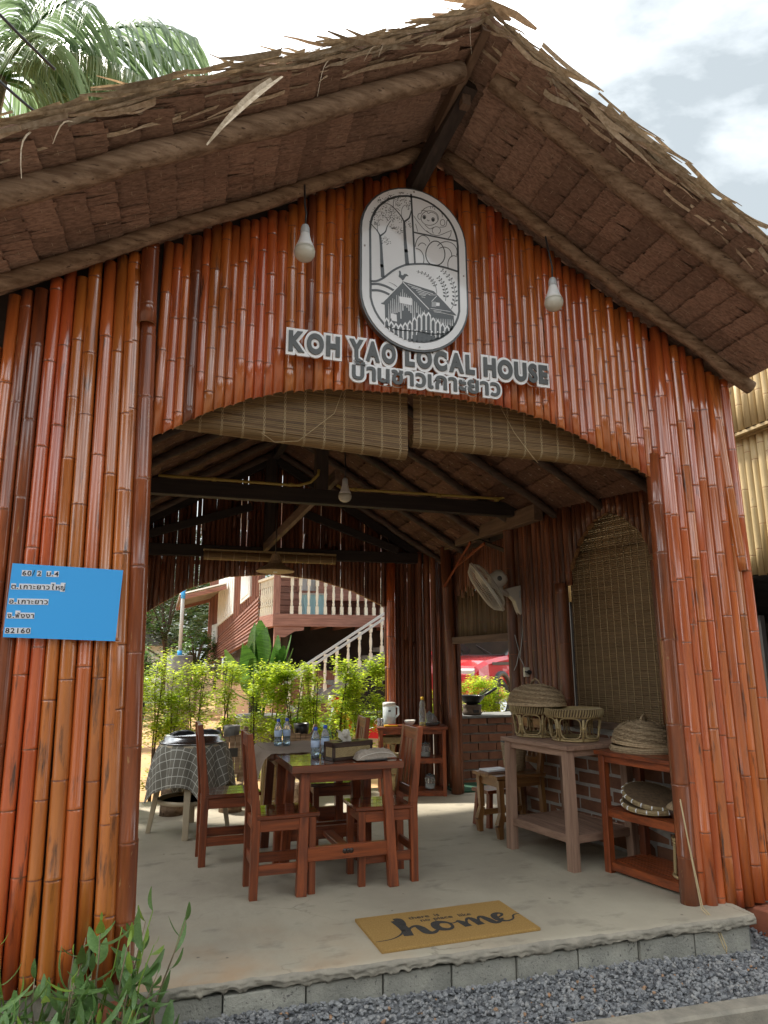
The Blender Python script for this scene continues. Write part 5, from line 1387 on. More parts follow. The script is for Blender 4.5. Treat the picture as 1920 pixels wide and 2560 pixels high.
# winnowing baskets on the middle shelf
def winnow(loc, label, Rr, rot, handle=True):
    t = thing('winnowing_basket', label, 'basket', loc, 0, 'shallow winnowing baskets'); t.rotation_euler = rot
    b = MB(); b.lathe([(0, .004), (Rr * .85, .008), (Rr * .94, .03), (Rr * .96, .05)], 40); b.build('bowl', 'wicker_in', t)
    b = MB(); n = 24
    for i in range(n):
        c = -Rr * .9 + 1.8 * Rr * i / (n - 1); hl = math.sqrt(max(0, (Rr * .92) ** 2 - c * c))
        for k in (0, 1):
            pts = [];
            for q in range(9):
                s = -hl + 2 * hl * q / 8; rr = math.hypot(c, s) / Rr; z = .010 + .035 * max(0, (rr - .82) / .14) + .0015 * (1 if (i + q + k) % 2 else -1)
                pts.append((s, c, z) if k else (c, s, z))
            b.strip(pts, [.010] * 9, (0, 1, 0) if k else (1, 0, 0))
    tag(b.build('weave', 'rattan', t), None, None, None, 'stuff')
    b = MB()
    for rr, z in ((Rr * .97, .045), (Rr * 1.0, .040), (Rr * .985, .028)): b.tube([(rr * math.cos(2 * math.pi * i / 44), rr * math.sin(2 * math.pi * i / 44), z) for i in range(45)], .0075, 6, cap=False)
    b.build('rim', 'bamboo_grey', t)
    for k in range(18):
        a = 2 * math.pi * k / 18; b = MB(); b.lathe([(.013, -.004), (.0155, 0), (.013, .004)], 8, (Rr * .985 * math.cos(a), Rr * .985 * math.sin(a), .038), ax=(-math.sin(a), math.cos(a), 0)); b.build('lashing', 'paper', t)
    b = MB(); b.tube([(-.2 * Rr, -Rr * .98, .035), (.25 * Rr, -Rr * 1.02, .04), (.75 * Rr, -Rr * 1.0, .04)], .013, 8); b.build('rim_end', 'bamboo_raw', t)
    return t
winnow((3.32, .50, .443), 'large shallow winnowing basket lying on the middle shelf', .205, (rad(4), rad(-7), rad(20)))
winnow((3.315, .505, .492), 'winnowing basket with white lashings tilted on top of another', .195, (rad(9), rad(-14), rad(50)))
winnow((3.50, .33, .60), 'dark winnowing basket leaning upright behind the others', .16, (rad(12), rad(62), rad(15)))
t = thing('oval_basket', 'small oval lidded basket behind the door post on middle shelf', 'basket', (3.36, .215, .440))
b = MB(); b.lathe([(0, 0), (.10, 0), (.12, .03), (.125, .055)], 28, sx=1.0, sy=.75); b.build('base', 'darkwood', t)
b = MB(); b.lathe([(.135, .055), (.13, .075), (.09, .10), (0, .112)], 28, sy=.75); 
for k in range(8): b.tube([((.134 - .012 * k) * math.cos(2 * math.pi * i / 30), .75 * (.134 - .012 * k) * math.sin(2 * math.pi * i / 30), .062 + .007 * k) for i in range(31)], .006, 5, cap=False)
b.build('lid', 'wicker', t)
t = thing('cane_seat', 'small cane stool with woven bucket on the lowest shelf', 'basket', (3.345, .20, .078))
b = MB(); b.lathe([(.075, .115), (.09, .20), (.095, .24), (.085, .24), (.07, .12), (0, .118)], 26); b.build('bucket', 'rattan', t)
b = MB()
for z, r in ((.235, .099), (.215, .097)): b.tube([(r * math.cos(2 * math.pi * i / 30), r * math.sin(2 * math.pi * i / 30), z) for i in range(31)], .008, 6, cap=False)
b.build('rim', 'bamboo_raw', t)
for k in range(4):
    a = .6 + k * math.pi / 2; b = MB(); b.bar((.105 * math.cos(a), .105 * math.sin(a), 0), (.092 * math.cos(a), .092 * math.sin(a), .225), .014, .02); b.build('leg', 'bamboo_raw', t)
b = MB(); b.tube([(.11 * math.cos(2 * math.pi * i / 30), .11 * math.sin(2 * math.pi * i / 30), .012) for i in range(31)], .009, 6, cap=False); b.build('foot_ring', 'bamboo_raw', t)

# spindle-back chair behind the pink table
t = thing('spindle_chair', 'honey teak chair with turned spindle back beyond the pink table', 'chair', (3.0, 1.98, 0), rad(186))
b = MB(); 
for i in range(3): b.bar((-.23, -.135 + .135 * i, .482), (.265, -.135 + .135 * i, .482), .134, .03, ch=.008)
b.build('seat', 'teak_x', t)
for sy in (-1, 1):
    b = MB(); b.bar((.215, sy * .16, .46), (.205, sy * .16, .2), .05, .05, .045, .04, up=(0, 1, 0)); b.bar((.205, sy * .16, .2), (.235, sy * .16, .10), .045, .045, .06, .05, up=(0, 1, 0)); b.bar((.235, sy * .16, .10), (.225, sy * .16, 0), .06, .05, .04, .045, up=(0, 1, 0)); b.build('front_leg', 'teak_z', t)
    b = MB(); b.bar((-.23, sy * .16, 0), (-.20, sy * .16, .50), .04, .05, up=(0, 1, 0)); b.bar((-.20, sy * .16, .50), (-.27, sy * .16, .93), .045, .05, up=(0, 1, 0)); b.build('back_leg', 'teak_z', t)
    b = MB(); b.bar((-.2, sy * .16, .43), (.2, sy * .16, .43), .025, .07); b.build('apron', 'teak_x', t)
    b = MB(); b.bar((-.2, sy * .16, .15), (.2, sy * .16, .15), .025, .045); b.build('stretcher', 'teak_x', t)
for nm, z, x, h in (('top_rail', .90, -.265, .08), ('back_rail', .59, -.215, .05), ('apron', .43, .205, .07)):
    b = MB(); b.bar((x, -.14, z), (x, .14, z), .026, h); b.build(nm, 'teak_y', t)
for k in range(4):
    yy = -.09 + .06 * k; b = MB(); b.lathe([(.010, 0), (.016, .03), (.009, .05), (.017, .09), (.012, .14), (.018, .18), (.009, .21), (.015, .235), (.010, .255)], 10, (-.222, yy, .61), ax=(-.16, 0, 1)); b.build('spindle', 'teak_z', t)
t = thing('wicker_bin', 'tall wicker bin standing on the teak chair seat', 'bin', (3.07, 2.03, .50))
b = MB(); b.lathe([(.085, 0), (.10, .24), (.092, .24), (.08, .005), (0, .005)], 26)
for k in range(18): rr = .087 + .0007 * k + .0; b.tube([((rr + .012 * k / 18) * math.cos(2 * math.pi * i / 30), (rr + .012 * k / 18) * math.sin(2 * math.pi * i / 30), .008 + .0132 * k) for i in range(31)], .0055, 4, cap=False)
b.build('body', 'wicker', t)
b = MB(); b.tube([(.102 * math.cos(2 * math.pi * i / 30), .102 * math.sin(2 * math.pi * i / 30), .243) for i in range(31)], .012, 6, cap=False); b.build('liner_rim', 'black', t)
for lab, z, m, sx in (('lowest red-covered menu on the teak chair seat', .500, 'pink_x', .0), ('upper menu board stacked on the teak chair seat', .518, 'paper', .01)):
    b = MB(); b.box((0, 0, .007), (.21, .15, .014), ch=.002); o = b.build('menu_book', m, None, (2.83 + sx, 1.97, z - .002), rad(8)); tag(o, lab, 'book', 'menus piled on the teak chair')
t = thing('low_stool', 'low red wood stool half hidden behind the teak chair', 'stool', (3.0, 2.30, 0), rad(12))
b = MB(); b.box((0, 0, .30), (.34, .24, .03)); b.build('seat', 'red_x', t)
for sx in (-1, 1):
    for sy in (-1, 1): b = MB(); b.bar((sx * .15, sy * .1, 0), (sx * .12, sy * .08, .285), .045, .045); b.build('leg', 'red_z', t)
    b = MB(); b.bar((sx * .135, -.09, .12), (sx * .135, .09, .12), .025, .05); b.build('stretcher', 'red_y', t)

# fan, plug socket on the side wall
n_ = V((-.75, .36, -.55)).normalized(); fc = V((2.925, 2.17, 2.135))
fan = thing('wall_fan', 'pale grey wall fan tilted down, mounted beside the side doorway', 'fan', (3.25, 2.19, 2.03))
F0 = V((3.25, 2.19, 2.03)); q_ = n_.to_track_quat('Z', 'Y').to_matrix(); c_ = fc - F0
def FP(r, a, z): return c_ + q_ @ V((r * math.cos(a), r * math.sin(a), z))
b = MB(); RF = .265; b.tube([FP(RF, 2 * math.pi * i / 48, 0) for i in range(49)], .009, 6, cap=False); b.tube([FP(RF * 1.0, 2 * math.pi * i / 48, -.012) for i in range(49)], .008, 6, cap=False); b.build('guard_ring', 'fan', fan)
for nm, sg in (('front_guard', 1), ('rear_guard', -1)):
    b = MB()
    for i in range(84):
        a = 2 * math.pi * i / 84; b.tube([FP(.045, a, sg * .085), FP(.15, a, sg * .082), FP(.215, a, sg * .062), FP(RF, a, sg * .006)], .0017, 4, cap=False)
    for r, z in ((.12, .084), (.19, .072), (.225, .052)): b.tube([FP(r, 2 * math.pi * i / 40, sg * z) for i in range(41)], .002, 4, cap=False)
    tag(b.build(nm, 'fan', fan), None, None, None, 'stuff')
b = MB(); b.lathe([(0, .09), (.045, .088), (.05, .082)], 20, c_, ax=n_); b.build('hub_cap', 'fan', fan)
for k in range(3):
    b = MB(); pts = []; a0 = 2 * math.pi * k / 3; vs = []
    for i in range(7):
        r = lerp(.03, .215, i / 6); wd = .30 + .42 * math.sin(math.pi * min(1, .25 + .7 * i / 6))
        for s in (-1, 0, 1): vs.append(FP(r, a0 + s * wd * .8, s * .028 * (1 - .3 * i / 6)))
    b.add(vs, [(3 * i + j, 3 * i + j + 1, 3 * i + j + 4, 3 * i + j + 3) for i in range(6) for j in (0, 1)], 0, True); b.build('blade', 'fan', fan)
b = MB(); b.lathe([(.02, -.04), (.07, -.06), (.082, -.085), (.080, -.17), (.06, -.205), (.03, -.218), (0, -.22)], 24, c_, ax=n_); b.build('motor_housing', 'fan', fan)
mpt = c_ + q_ @ V((0, 0, -.13))
b = MB(); b.tube([mpt + V((.0, 0, -.03)), mpt + V((.03, .0, -.11)), V((-.09, 0, .045))], [.035, .03, .028], 10); b.build('neck', 'fan', fan)
b = MB(); prof = [(-.13, .09), (.03, .13), (.045, .11), (.045, -.14), (.02, -.15), (-.005, -.10), (-.03, -.02), (-.08, .03), (-.13, .045)]
b.poly([(x, -.035, z) for x, z in prof], (0, .07, 0)); b.build('bracket', 'fan', fan)
b = MB(); b.lathe([(.024, 0), (.024, .002), (0, .002)], 18, mpt + V((-.02, -.083, .0)) , ax=(-.1, -1, 0)); b.build('badge', 'letter', fan)
b = MB(); b.quad((.012, -.0365, .08), (.036, -.0365, .08), (.036, -.0365, .01), (.012, -.0365, .01)); b.build('label', 'socket', fan)
b = MB(); b.tube([(.04, -.03, -.14), (.03, -.03, -.35), (-.01, -.035, -.55), (.03, -.03, -.62), (.035, -.03, -.655)], .004, 6); b.tube([(-.0, .1, -.12), (-.01, .06, -.3), (.0, -.01, -.5), (-.04, -.02, -.62), (-.035, .04, -.67)], .004, 6); b.build('flex', 'pipe', fan)
t = thing('plug_socket', 'pale square socket with black plug on a short pole stub', 'socket', (3.285, 2.12, 1.345))
b = MB(); b.box((0, -.03, 0), (.085, .035, .085), ch=.006); b.build('plate', 'house_white', t)
b = MB(); b.lathe([(.022, 0), (.021, .02), (.014, .035), (0, .037)], 14, (.0, -.047, -.002), ax=(-.3, -1, 0)); b.tube([(-.005, -.075, 0), (-.03, -.08, -.002), (-.05, -.06, .004)], .007, 6); b.build('plug', 'black', t)

# ------------------------------------------------------------------ kitchen trolley at the back
tr = quad_table('kitchen_shelf', 'red wood three-tier serving shelf standing by the back bamboo wall', 'shelf', (2.40, 3.86, 0), (.965, -.26, 0), .70, (.26, .965, 0), .30, [(.06, 'board'), (.40, 'board'), (.735, 'top')], ('red_x', 'red_y', 'red_z'), .042)
def TR(u, w, z): p = V((2.40, 3.86, 0)) + V((.965, -.26, 0)).normalized() * u + V((.26, .965, 0)).normalized() * w; return (p.x, p.y, z)
TT = .733
t = thing('water_jug', 'clear plastic water jug with white lid on the serving shelf', 'jug', TR(.10, .17, TT))
b = MB(); b.lathe([(.068, 0), (.072, .01), (.074, .22)], 22); b.build('body', 'frost', t)
b = MB(); b.lathe([(.076, .215), (.078, .225), (.076, .25), (.06, .258), (0, .26)], 22); b.build('lid', 'ceramic', t)
b = MB(); b.tube([(.07, 0, .21), (.11, 0, .2), (.112, 0, .12), (.07, 0, .08)], .011, 8); b.build('handle', 'frost', t)
b = MB(); b.lathe([(.064, .006), (.068, .01), (.069, .10), (0, .10)], 20); b.build('water', 'frost', t)
b = MB(); b.box((-.02, -.0725, .165), (.028, .004, .016), ch=.001); b.build('label', 'ink', t)
t = thing('glass_mug', 'clear glass mug at the left end of the serving shelf', 'mug', TR(-.005, .10, TT))
b = MB(); b.lathe([(.034, 0), (.036, .005), (.037, .085), (.034, .085), (.033, .008), (0, .008)], 18); b.build('body', 'water_pet', t)
b = MB(); b.tube([(-.035, 0, .07), (-.062, 0, .06), (-.062, 0, .03), (-.035, 0, .02)], .005, 6); b.build('handle', 'water_pet', t)
t = thing('food_packet', 'flat red and yellow packet in front of the water jug', 'packet', TR(.11, .02, TT), rad(-8))
b = MB(); b.box((0, 0, .012), (.15, .07, .018), ch=.006); b.build('wrapper', 'yellow', t)
b = MB(); b.box((.02, -.002, .024), (.10, .05, .008), ch=.003); b.build('label', 'red_paint', t)
t = thing('ceramic_bowl', 'white ribbed ceramic bowl on the serving shelf', 'bowl', TR(.33, .12, TT))
b = MB(); b.lathe([(.03, 0), (.034, .006), (.058, .035), (.066, .062), (.062, .062), (.05, .03), (0, .012)], 22); b.build('body', 'ceramic', t)
t = thing('oil_bottle', 'ribbed clear oil bottle with yellow cap, nearly empty', 'bottle', TR(.47, .06, TT))
b = MB(); pr = [(.034, 0), (.038, .006)]
for i in range(7): pr += [(.038, .02 + .018 * i), (.0355, .029 + .018 * i)]
pr += [(.038, .15), (.034, .18), (.028, .20), (.034, .23), (.028, .26), (.014, .285), (.014, .298)]
b.lathe(pr, 20); b.build('body', 'water_pet', t)
b = MB(); b.lathe([(.033, .004), (.035, .008), (.035, .045), (0, .045)], 16); b.build('oil', 'oil', t)
b = MB(); b.lathe([(.016, .288), (.017, .292), (.017, .315), (.012, .318), (0, .318)], 14); b.build('cap', 'yellow', t)
t = thing('covered_dish', 'domed clear cover resting on a glass dish', 'dish', TR(.56, .16, TT))
b = MB(); b.lathe([(.09, 0), (.125, .03), (.13, .04), (.12, .04), (.085, .008), (0, .008)], 26); b.build('dish', 'water_pet', t)
b = MB(); b.lathe([(.10, .042), (.085, .09), (.05, .125), (.015, .14), (.012, .155), (0, .157)], 24); b.build('dome', 'water_pet', t)
tray_stand(TR(.13, .13, .40), 'cane tray stand on the middle tier of the serving shelf', .14, .22)
tray_stand(TR(.13, .13, .06), 'cane tray stand on the bottom tier of the serving shelf', .14, .24)
for u, z, lb in ((.50, .40, 'glass storage jar on the middle tier of the serving shelf'), (.55, .06, 'glass storage jar with pale contents on the bottom tier')):
    t = thing('glass_jar', lb, 'jar', TR(u, .12, z), 0, 'glass storage jars')
    b = MB(); b.lathe([(.05, 0), (.056, .008), (.058, .11), (.05, .13)], 20); b.build('body', 'water_pet', t)
    b = MB(); b.lathe([(.052, .13), (.053, .145), (.02, .15), (.014, .165), (0, .168)], 18); b.build('lid', 'water_pet', t)
    b = MB(); b.lathe([(.05, .005), (.053, .01), (.05, .05), (0, .055)], 18); b.build('contents', 'ceramic', t)

# plastic table with checked cloth and big aluminium basin
t = thing('plastic_table', 'round beige plastic garden table hidden under checked cloth', 'table', (.33, 2.93, 0))
b = MB(); b.lathe([(0, .715), (.28, .715), (.285, .72), (.285, .738), (0, .74)], 32); b.build('tabletop', 'plastic_beige', t)
for k in range(4):
    a = rad(-98) + k * math.pi / 2 + .02; b = MB(); b.bar((.34 * math.cos(a), .34 * math.sin(a), 0), (.22 * math.cos(a), .22 * math.sin(a), .715), .035, .05, .06, .06, up=(-math.sin(a), math.cos(a), 0)); b.build('leg', 'plastic_beige', t)
b = MB()
b.lathe([(.262, .25), (.275, .25), (.275, .285), (.262, .285), (.262, .25)], 32); b.build('stretcher_ring', 'plastic_beige', t)
b = MB(); n = 96; rows = 12; vs = []; uvs = []
for j in range(rows + 1):
    for i in range(n):
        a = 2 * math.pi * i / n
        sq = .60 / max(abs(math.cos(a + .5)), abs(math.sin(a + .5)))          # square cloth: how far its edge is
        ext = min(sq, .80); d = ext * j / rows
        if j == 0: d = .001
        if d <= .285: r, z = d, .743
        else:
            e2 = d - .285; r = .287 + .05 * (e2 / .2) ** .8 + .022 * math.sin(a * 9 + .6) * min(1, e2 * 7) + .012 * math.sin(a * 17) * min(1, e2 * 6); z = .743 - e2 * (1.0 + .06 * math.sin(a * 5))
            if e2 < .02: z = .743 - e2 * .5
        vs.append((r * math.cos(a), r * math.sin(a), z)); uvs.append((d * math.cos(a + .5) * 1.0, d * math.sin(a + .5) * 1.0))
fs = [(j * n + i, j * n + (i + 1) % n, (j + 1) * n + (i + 1) % n, (j + 1) * n + i) for j in range(rows) for i in range(n)]
b.add(vs, fs, 0, True)
o = b.build('checked_cloth', 'check', None, (.33, 2.93, .002)); tag(o, 'grey cloth with white window-pane check draped over the plastic table', 'tablecloth')
uvl = o.data.uv_layers.new(name='UVMap')
for p in o.data.polygons:
    for li, vi in zip(p.loop_indices, p.vertices): uvl.data[li].uv = uvs[vi]
t = thing('metal_basin', 'wide aluminium basin upside down on the checked cloth', 'basin', (.33, 2.93, .748))
b = MB(); b.lathe([(.275, .0), (.292, .004), (.288, .010), (.258, .02), (.25, .05), (.235, .066), (0, .07)], 48); b.build('body', 'steel', t)
for lab, x, y, rz in (('black cloth bundle at the left of the basin', .24, 2.90, .4), ('black pouch at the right of the basin', .47, 2.95, -.3)):
    b = MB(); vs = []
    for j in range(9):
        for i in range(15):
            u = i / 7 - 1; v = j / 4 - 1; vs.append((u * .11, v * .05, .034 * max(0, (1 - u * u) * (1 - v * v)) ** .5 + .004 * math.sin(9 * u + 5 * v)))
    b.add(vs, [(j * 15 + i, j * 15 + i + 1, (j + 1) * 15 + i + 1, (j + 1) * 15 + i) for j in range(8) for i in range(14)], 0, True)
    o = b.build('black_pouch', 'black', None, (x, y, .819), rz); tag(o, lab, 'pouch', 'black pouches on the basin')
# logs used as seats, clay stoves on wooden stands behind
for x, y, r, h, lab in ((.20, 3.68, .112, .25, 'sawn log seat behind the checked cloth, left'), (.76, 3.66, .112, .26, 'sawn log seat behind the edge-on chair'), (1.52, 3.82, .13, .22, 'dark sawn log seat under the farther table')):
    t = thing('log_seat', lab, 'log', (x, y, 0), 0, 'sawn log seats')
    b = MB(); b.lathe([(r * 1.03, 0), (r, .05), (r * .97, h * .6), (r, h)], 18, sm=True); b.build('bark', 'log', t)
    b = MB(); b.lathe([(r * .97, h), (r * .9, h + .003), (0, h + .003)], 18); b.build('cut_face', 'bamboo_raw', t)
for x, lab in ((.80, 'weathered wooden stand with grey pot behind the edge-on chair'), (1.57, 'weathered wooden stand with dark pot behind the water bottles')):
    t = thing('pot_stand', lab, 'stand', (x, 4.22, 0), 0, 'weathered pot stands by the hedge')
    b = MB()
    for i in range(5): b.bar((-.12 + .06 * i, -.11, .28), (-.12 + .06 * i, -.11, .66 + R.uniform(0, .02)), .055, .02)
    for i in range(4): b.bar((-.13, -.08 + .055 * i, .28), (-.13, -.08 + .055 * i, .66), .02, .05); b.bar((.13, -.08 + .055 * i, .28), (.13, -.08 + .055 * i, .66), .02, .05)
    b.build('side_boards', 'log', t)
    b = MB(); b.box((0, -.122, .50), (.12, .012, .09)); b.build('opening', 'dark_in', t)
    for sx in (-1, 1):
        b = MB(); b.bar((sx * .12, -.08, .64), (sx * .15, -.08, .76), .06, .05, .04, .03); b.build('horn', 'log', t)
        b = MB(); b.bar((sx * .11, -.08, 0), (sx * .11, -.08, .28), .05, .05); b.build('leg', 'log', t)
        b = MB(); b.bar((sx * .11, .08, 0), (sx * .11, .08, .28), .05, .05); b.build('leg', 'log', t)
    b = MB(); b.lathe([(0, .6), (.07, .60), (.085, .70), (.09, .77), (.08, .77), (.075, .7), (0, .69)], 18); b.build('pot', 'blackiron' if x > 1 else 'greyconc', t)
# folding board leaning under the table
t = thing('easel_board', 'pale wooden folding board leaning under the farther table', 'board', (1.13, 3.35, 0), rad(20)); 
b = MB(); b.bar((-.13, 0, 0), (-.05, .12, .62), .03, .02); b.bar((.12, 0, 0), (.12, .12, .62), .03, .02); b.bar((-.12, .02, .1), (.12, .02, .1), .02, .03); b.bar((-.07, .11, .58), (.12, .11, .58), .02, .03); b.build('frame', 'bamboo_raw', t)
b = MB(); b.quad((-.11, .03, .12), (.11, .03, .12), (.11, .105, .57), (-.06, .105, .57)); b.build('panel', 'blind', t)
# ------------------------------------------------------------------ brick counter, wok, hedge, garden
ctr = thing('brick_counter', 'low brick cooking counter with grey joints outside the side doorway', 'counter', (4.02, 4.62, 0))
b = MB(); b.box((0, .03, .345), (1.36, .46, .81)); b.build('mortar_core', 'mortar', ctr)
bricks(ctr, V((-.68, -.205, 0)), V((1, 0, 0)), V((0, -1, 0)), 1.36, 8, z0=-.07)
b = MB(); b.box((0, .02, .765), (1.42, .54, .03)); b.build('countertop', 'greyconc', ctr)
tag(MB.build(*[(lambda m: (m.box((3.55, 4.02, .012), (.60, .50, .02)), m)[1])(MB())], 'green_mat', 'green_mat'), 'dark green mat on the ground before the brick counter', 'mat')
t = thing('wok', 'black iron wok with utensils resting in it above the brick counter', 'wok', (3.83, 4.55, .90))
b = MB(); b.lathe([(0, -.01), (.05, 0), (.10, .03), (.145, .075), (.165, .115), (.17, .12), (.158, .115), (.135, .075), (.09, .035), (0, .01)], 30); b.build('bowl', 'blackiron', t)
b = MB(); b.tube([(.15, 0, .105), (.24, -.02, .15), (.34, -.03, .205)], [.014, .018, .016], 8); b.build('handle', 'black', t)
for k, (dx, dy) in enumerate(((.10, .02), (.07, .06), (.12, -.05))):
    b = MB(); b.bar((.0, dy * .3, .05), (.22 + dx * .3, dy, .18 + .02 * k), .012, .008); b.strip([(.02, dy * .3 - .0, .06), (-.05, dy * .3, .05)], [.05, .06], (0, 1, 0)); b.build('spatula', 'blackiron', t)
t = thing('stove', 'dark clay charcoal stove under the wok', 'stove', (3.83, 4.55, .78))
b = MB(); b.lathe([(.11, 0), (.13, .03), (.115, .05), (.12, .10), (.125, .125), (.09, .125), (.08, .07), (0, .06)], 24); b.build('body', 'soil', t)
b = MB(); b.box((0, -.118, .05), (.07, .02, .035)); b.build('air_door', 'black', t)
t = thing('ladle_jar', 'dark pot holding pale ladles left of the wok', 'pot', (3.56, 4.5, .78))
b = MB(); b.lathe([(.05, 0), (.06, .02), (.065, .17), (.058, .17), (.05, .02), (0, .02)], 20); b.build('pot', 'black', t)
for dx, dy in ((.03, 0), (-.03, .02), (.0, -.03)): b = MB(); b.tube([(dx * .3, dy, .04), (dx, dy, .24)], .006, 6); b.lathe([(0, 0), (.025, .012), (.03, .03), (0, .035)], 10, (dx, dy, .235)); b.build('ladle', 'bamboo_raw', t)

def scatter_leaves(mb, centers, n, L, Wd, m=0, spread=.1, droop=.3, rng=None):
    for _ in range(n):
        c = V(R.choice(centers)); p = c + V((R.gauss(0, spread), R.gauss(0, spread), R.gauss(0, spread * .7)))
        a = R.uniform(0, 6.283); d = V((math.cos(a), math.sin(a), R.uniform(-droop, .35))).normalized(); l = L * R.uniform(.6, 1.25)
        s = V((-d.y, d.x, R.uniform(-.5, .5))).normalized(); w = Wd * R.uniform(.7, 1.2) / 2
        q = p + d * l; md = p + d * l * .45; up = s.cross(d) * (w * .35)
        mb.add([p, md + s * w + up, q - V((0, 0, l * .12)), md - s * w + up], [(0, 1, 2), (0, 2, 3)], m)
def hedge_plant(x, y, top, label, cat='shrub', seed=0, n=3000, fl=None, L=.052, base=-.1, group='young hedge shrubs behind the hut'):
    t = thing('hedge_shrub', label, cat, (x, y, base), 0, group)
    b = MB(); cents = []; h = top - base
    for k in range(R.choice((2, 3, 3))):
        lx, ly = R.uniform(-.05, .05), R.uniform(-.05, .05); pts = [(lx, ly, 0)]
        ex, ey = R.uniform(-.16, .16), R.uniform(-.14, .14)
        for i in range(1, 6): tt = i / 5; pts.append((lx + ex * tt ** 1.6 + R.gauss(0, .008), ly + ey * tt ** 1.6 + R.gauss(0, .008), h * .92 * tt))
        b.tube(pts, [.013, .012, .010, .008, .005, .003], 5)
        for i in range(11):
            tt = R.uniform(.42, 1.0); j = tt * 5; i0 = min(4, int(j)); p = V(pts[i0]).lerp(V(pts[i0 + 1]), j - i0); a = R.uniform(0, 6.28); l = R.uniform(.08, .20) * (1.15 - .4 * tt)
            e = p + V((math.cos(a) * l, math.sin(a) * l, l * R.uniform(.2, .7))); b.tube([p, e], [.004, .002], 4, cap=False)
            cents += [p.lerp(e, .45), p.lerp(e, .75), e, e + V((0, 0, .02))]
        for i in range(5):
            tt = R.uniform(.12, .42); j = tt * 5; i0 = min(4, int(j)); p = V(pts[i0]).lerp(V(pts[i0 + 1]), j - i0); a = R.uniform(0, 6.28); l = R.uniform(.06, .16)
            e = p + V((math.cos(a) * l, math.sin(a) * l, l * R.uniform(-.1, .4))); b.tube([p, e], [.0035, .002], 4, cap=False); cents += [e]
    b.build('stems', 'bark', t)
    f = MB(); scatter_leaves(f, cents, n, L, L * .5, 0, .048)
    tag(f.build('foliage', 'leaf_y', t), None, None, None, 'stuff')
    if fl:
        f = MB(); scatter_leaves(f, cents, 14, .04, .03, 0, .05); tag(f.build('flowers', fl, t), None, None, None, 'stuff')
    return t
hx = [(-.33, 5.0, 1.30), (-.05, 4.80, 1.46), (.17, 4.95, 1.36), (.46, 4.82, 1.42), (.77, 4.9, 1.40), (1.10, 4.85, 1.45), (1.36, 4.95, 1.42), (1.62, 4.85, 1.44), (1.87, 4.92, 1.42), (2.16, 4.85, 1.46), (2.43, 4.95, 1.44), (2.70, 4.88, 1.46)]
hl = ['hidden end shrub of the hedge, behind the left door post', 'yellow-green hedge shrub next to the left door post', 'hedge shrub beside the grey tank, second along from the door post', 'hedge shrub whose stems rise behind the metal basin', 'sparse hedge shrub before the peach wall, stems leaning', 'hedge shrub in front of the concrete ring pot', 'hedge shrub growing under the big-leaved plant', 'hedge shrub left of the pot stand with dark pot', 'hedge shrub behind the dark pot stand', 'hedge shrub rising behind the tissue box', 'hedge shrub in front of the motorbike', 'hedge shrub at the bamboo back post, above the water jug']
for (x, y, z), l in zip(hx, hl): hedge_plant(x, y, z + R.uniform(.04, .16), l, n=R.randint(2200, 3300))
for (x, y, z), l, fl in zip(((3.70, 5.35, 1.17), (3.98, 5.30, 1.22), (4.30, 5.4, 1.24), (4.62, 5.5, 1.3)), ('leafy shrub left behind the wok', 'leafy shrub right behind the wok, under the red bonnet', 'shrub with orange flowers behind the brick counter', 'farthest right shrub behind the brick counter'), (None, None, 'orange_flower', None)):
    hedge_plant(x, y, z, l, fl=fl, n=2600, L=.055, group='shrubs behind the brick counter')
hedge_plant(1.95, 5.75, .95, 'lower dark green bush with pink flowers behind the hedge', fl='pink_flower', n=1200, L=.05, group='bushes behind the hedge')
hedge_plant(2.45, 5.9, 1.0, 'lower dark green bush beside the motorbike', n=1200, L=.05, group='bushes behind the hedge')
# big-leaved plant in a concrete ring
t = thing('concrete_pot', 'wide concrete ring used as a planter under the big-leaved plant', 'planter', (1.40, 6.55, -.12))
b = MB(); b.lathe([(.30, 0), (.32, .02), (.32, .76), (.33, .78), (.33, .83), (.27, .83), (.27, .74), (0, .74)], 30); b.build('ring', 'greyconc', t)
bl = MB(); bl.leaf((0, 0, 0), (0, 0, 1), (1, 0, 0), 1.0, .42, .22, .16, 0, 8); BIG = bl.mesh('leaf', 'leaf_b')
def broad_plant(loc, label, spec, group=None):
    t = thing('broad_leaf_plant', label, 'plant', loc, 0, group)
    b = MB()
    for a, el, l, hs in spec:
        d = V((math.cos(a) * math.cos(el), math.sin(a) * math.cos(el), math.sin(el))); p0 = V((math.cos(a) * .05, math.sin(a) * .05, 0)); p1 = p0 + V((d.x * .25, d.y * .25, 1)).normalized() * hs
        b.tube([p0, p0.lerp(p1, .5) , p1], [.018, .014, .010], 6)
        o = put('leaf', BIG, t, p1); sd = d.cross(Z).normalized() if abs(d.z) < .98 else V((1, 0, 0)); nn = sd.cross(d)
        ro = Matrix.Rotation(R.uniform(-.7, .7), 3, d); sd = ro @ sd; nn = ro @ nn
        o.matrix_local = Matrix(((sd.x * l, nn.x * l, d.x * l, p1.x), (sd.y * l, nn.y * l, d.y * l, p1.y), (sd.z * l, nn.z * l, d.z * l, p1.z), (0, 0, 0, 1)))
    b.build('stalks', 'leaf_g', t); return t
broad_plant((1.40, 6.55, .62), 'tall plant with big paddle-shaped leaves in the concrete ring', [(R.uniform(0, 6.28), R.uniform(.85, 1.35), R.uniform(.55, .78), R.uniform(.35, .72)) for _ in range(11)] + [(rad(190), .75, .62, .50), (rad(-10), .8, .62, .5), (rad(260), 1.2, .7, .62), (rad(200), .3, .5, .3), (rad(280), .2, .5, .25), (rad(240), .5, .55, .35)])
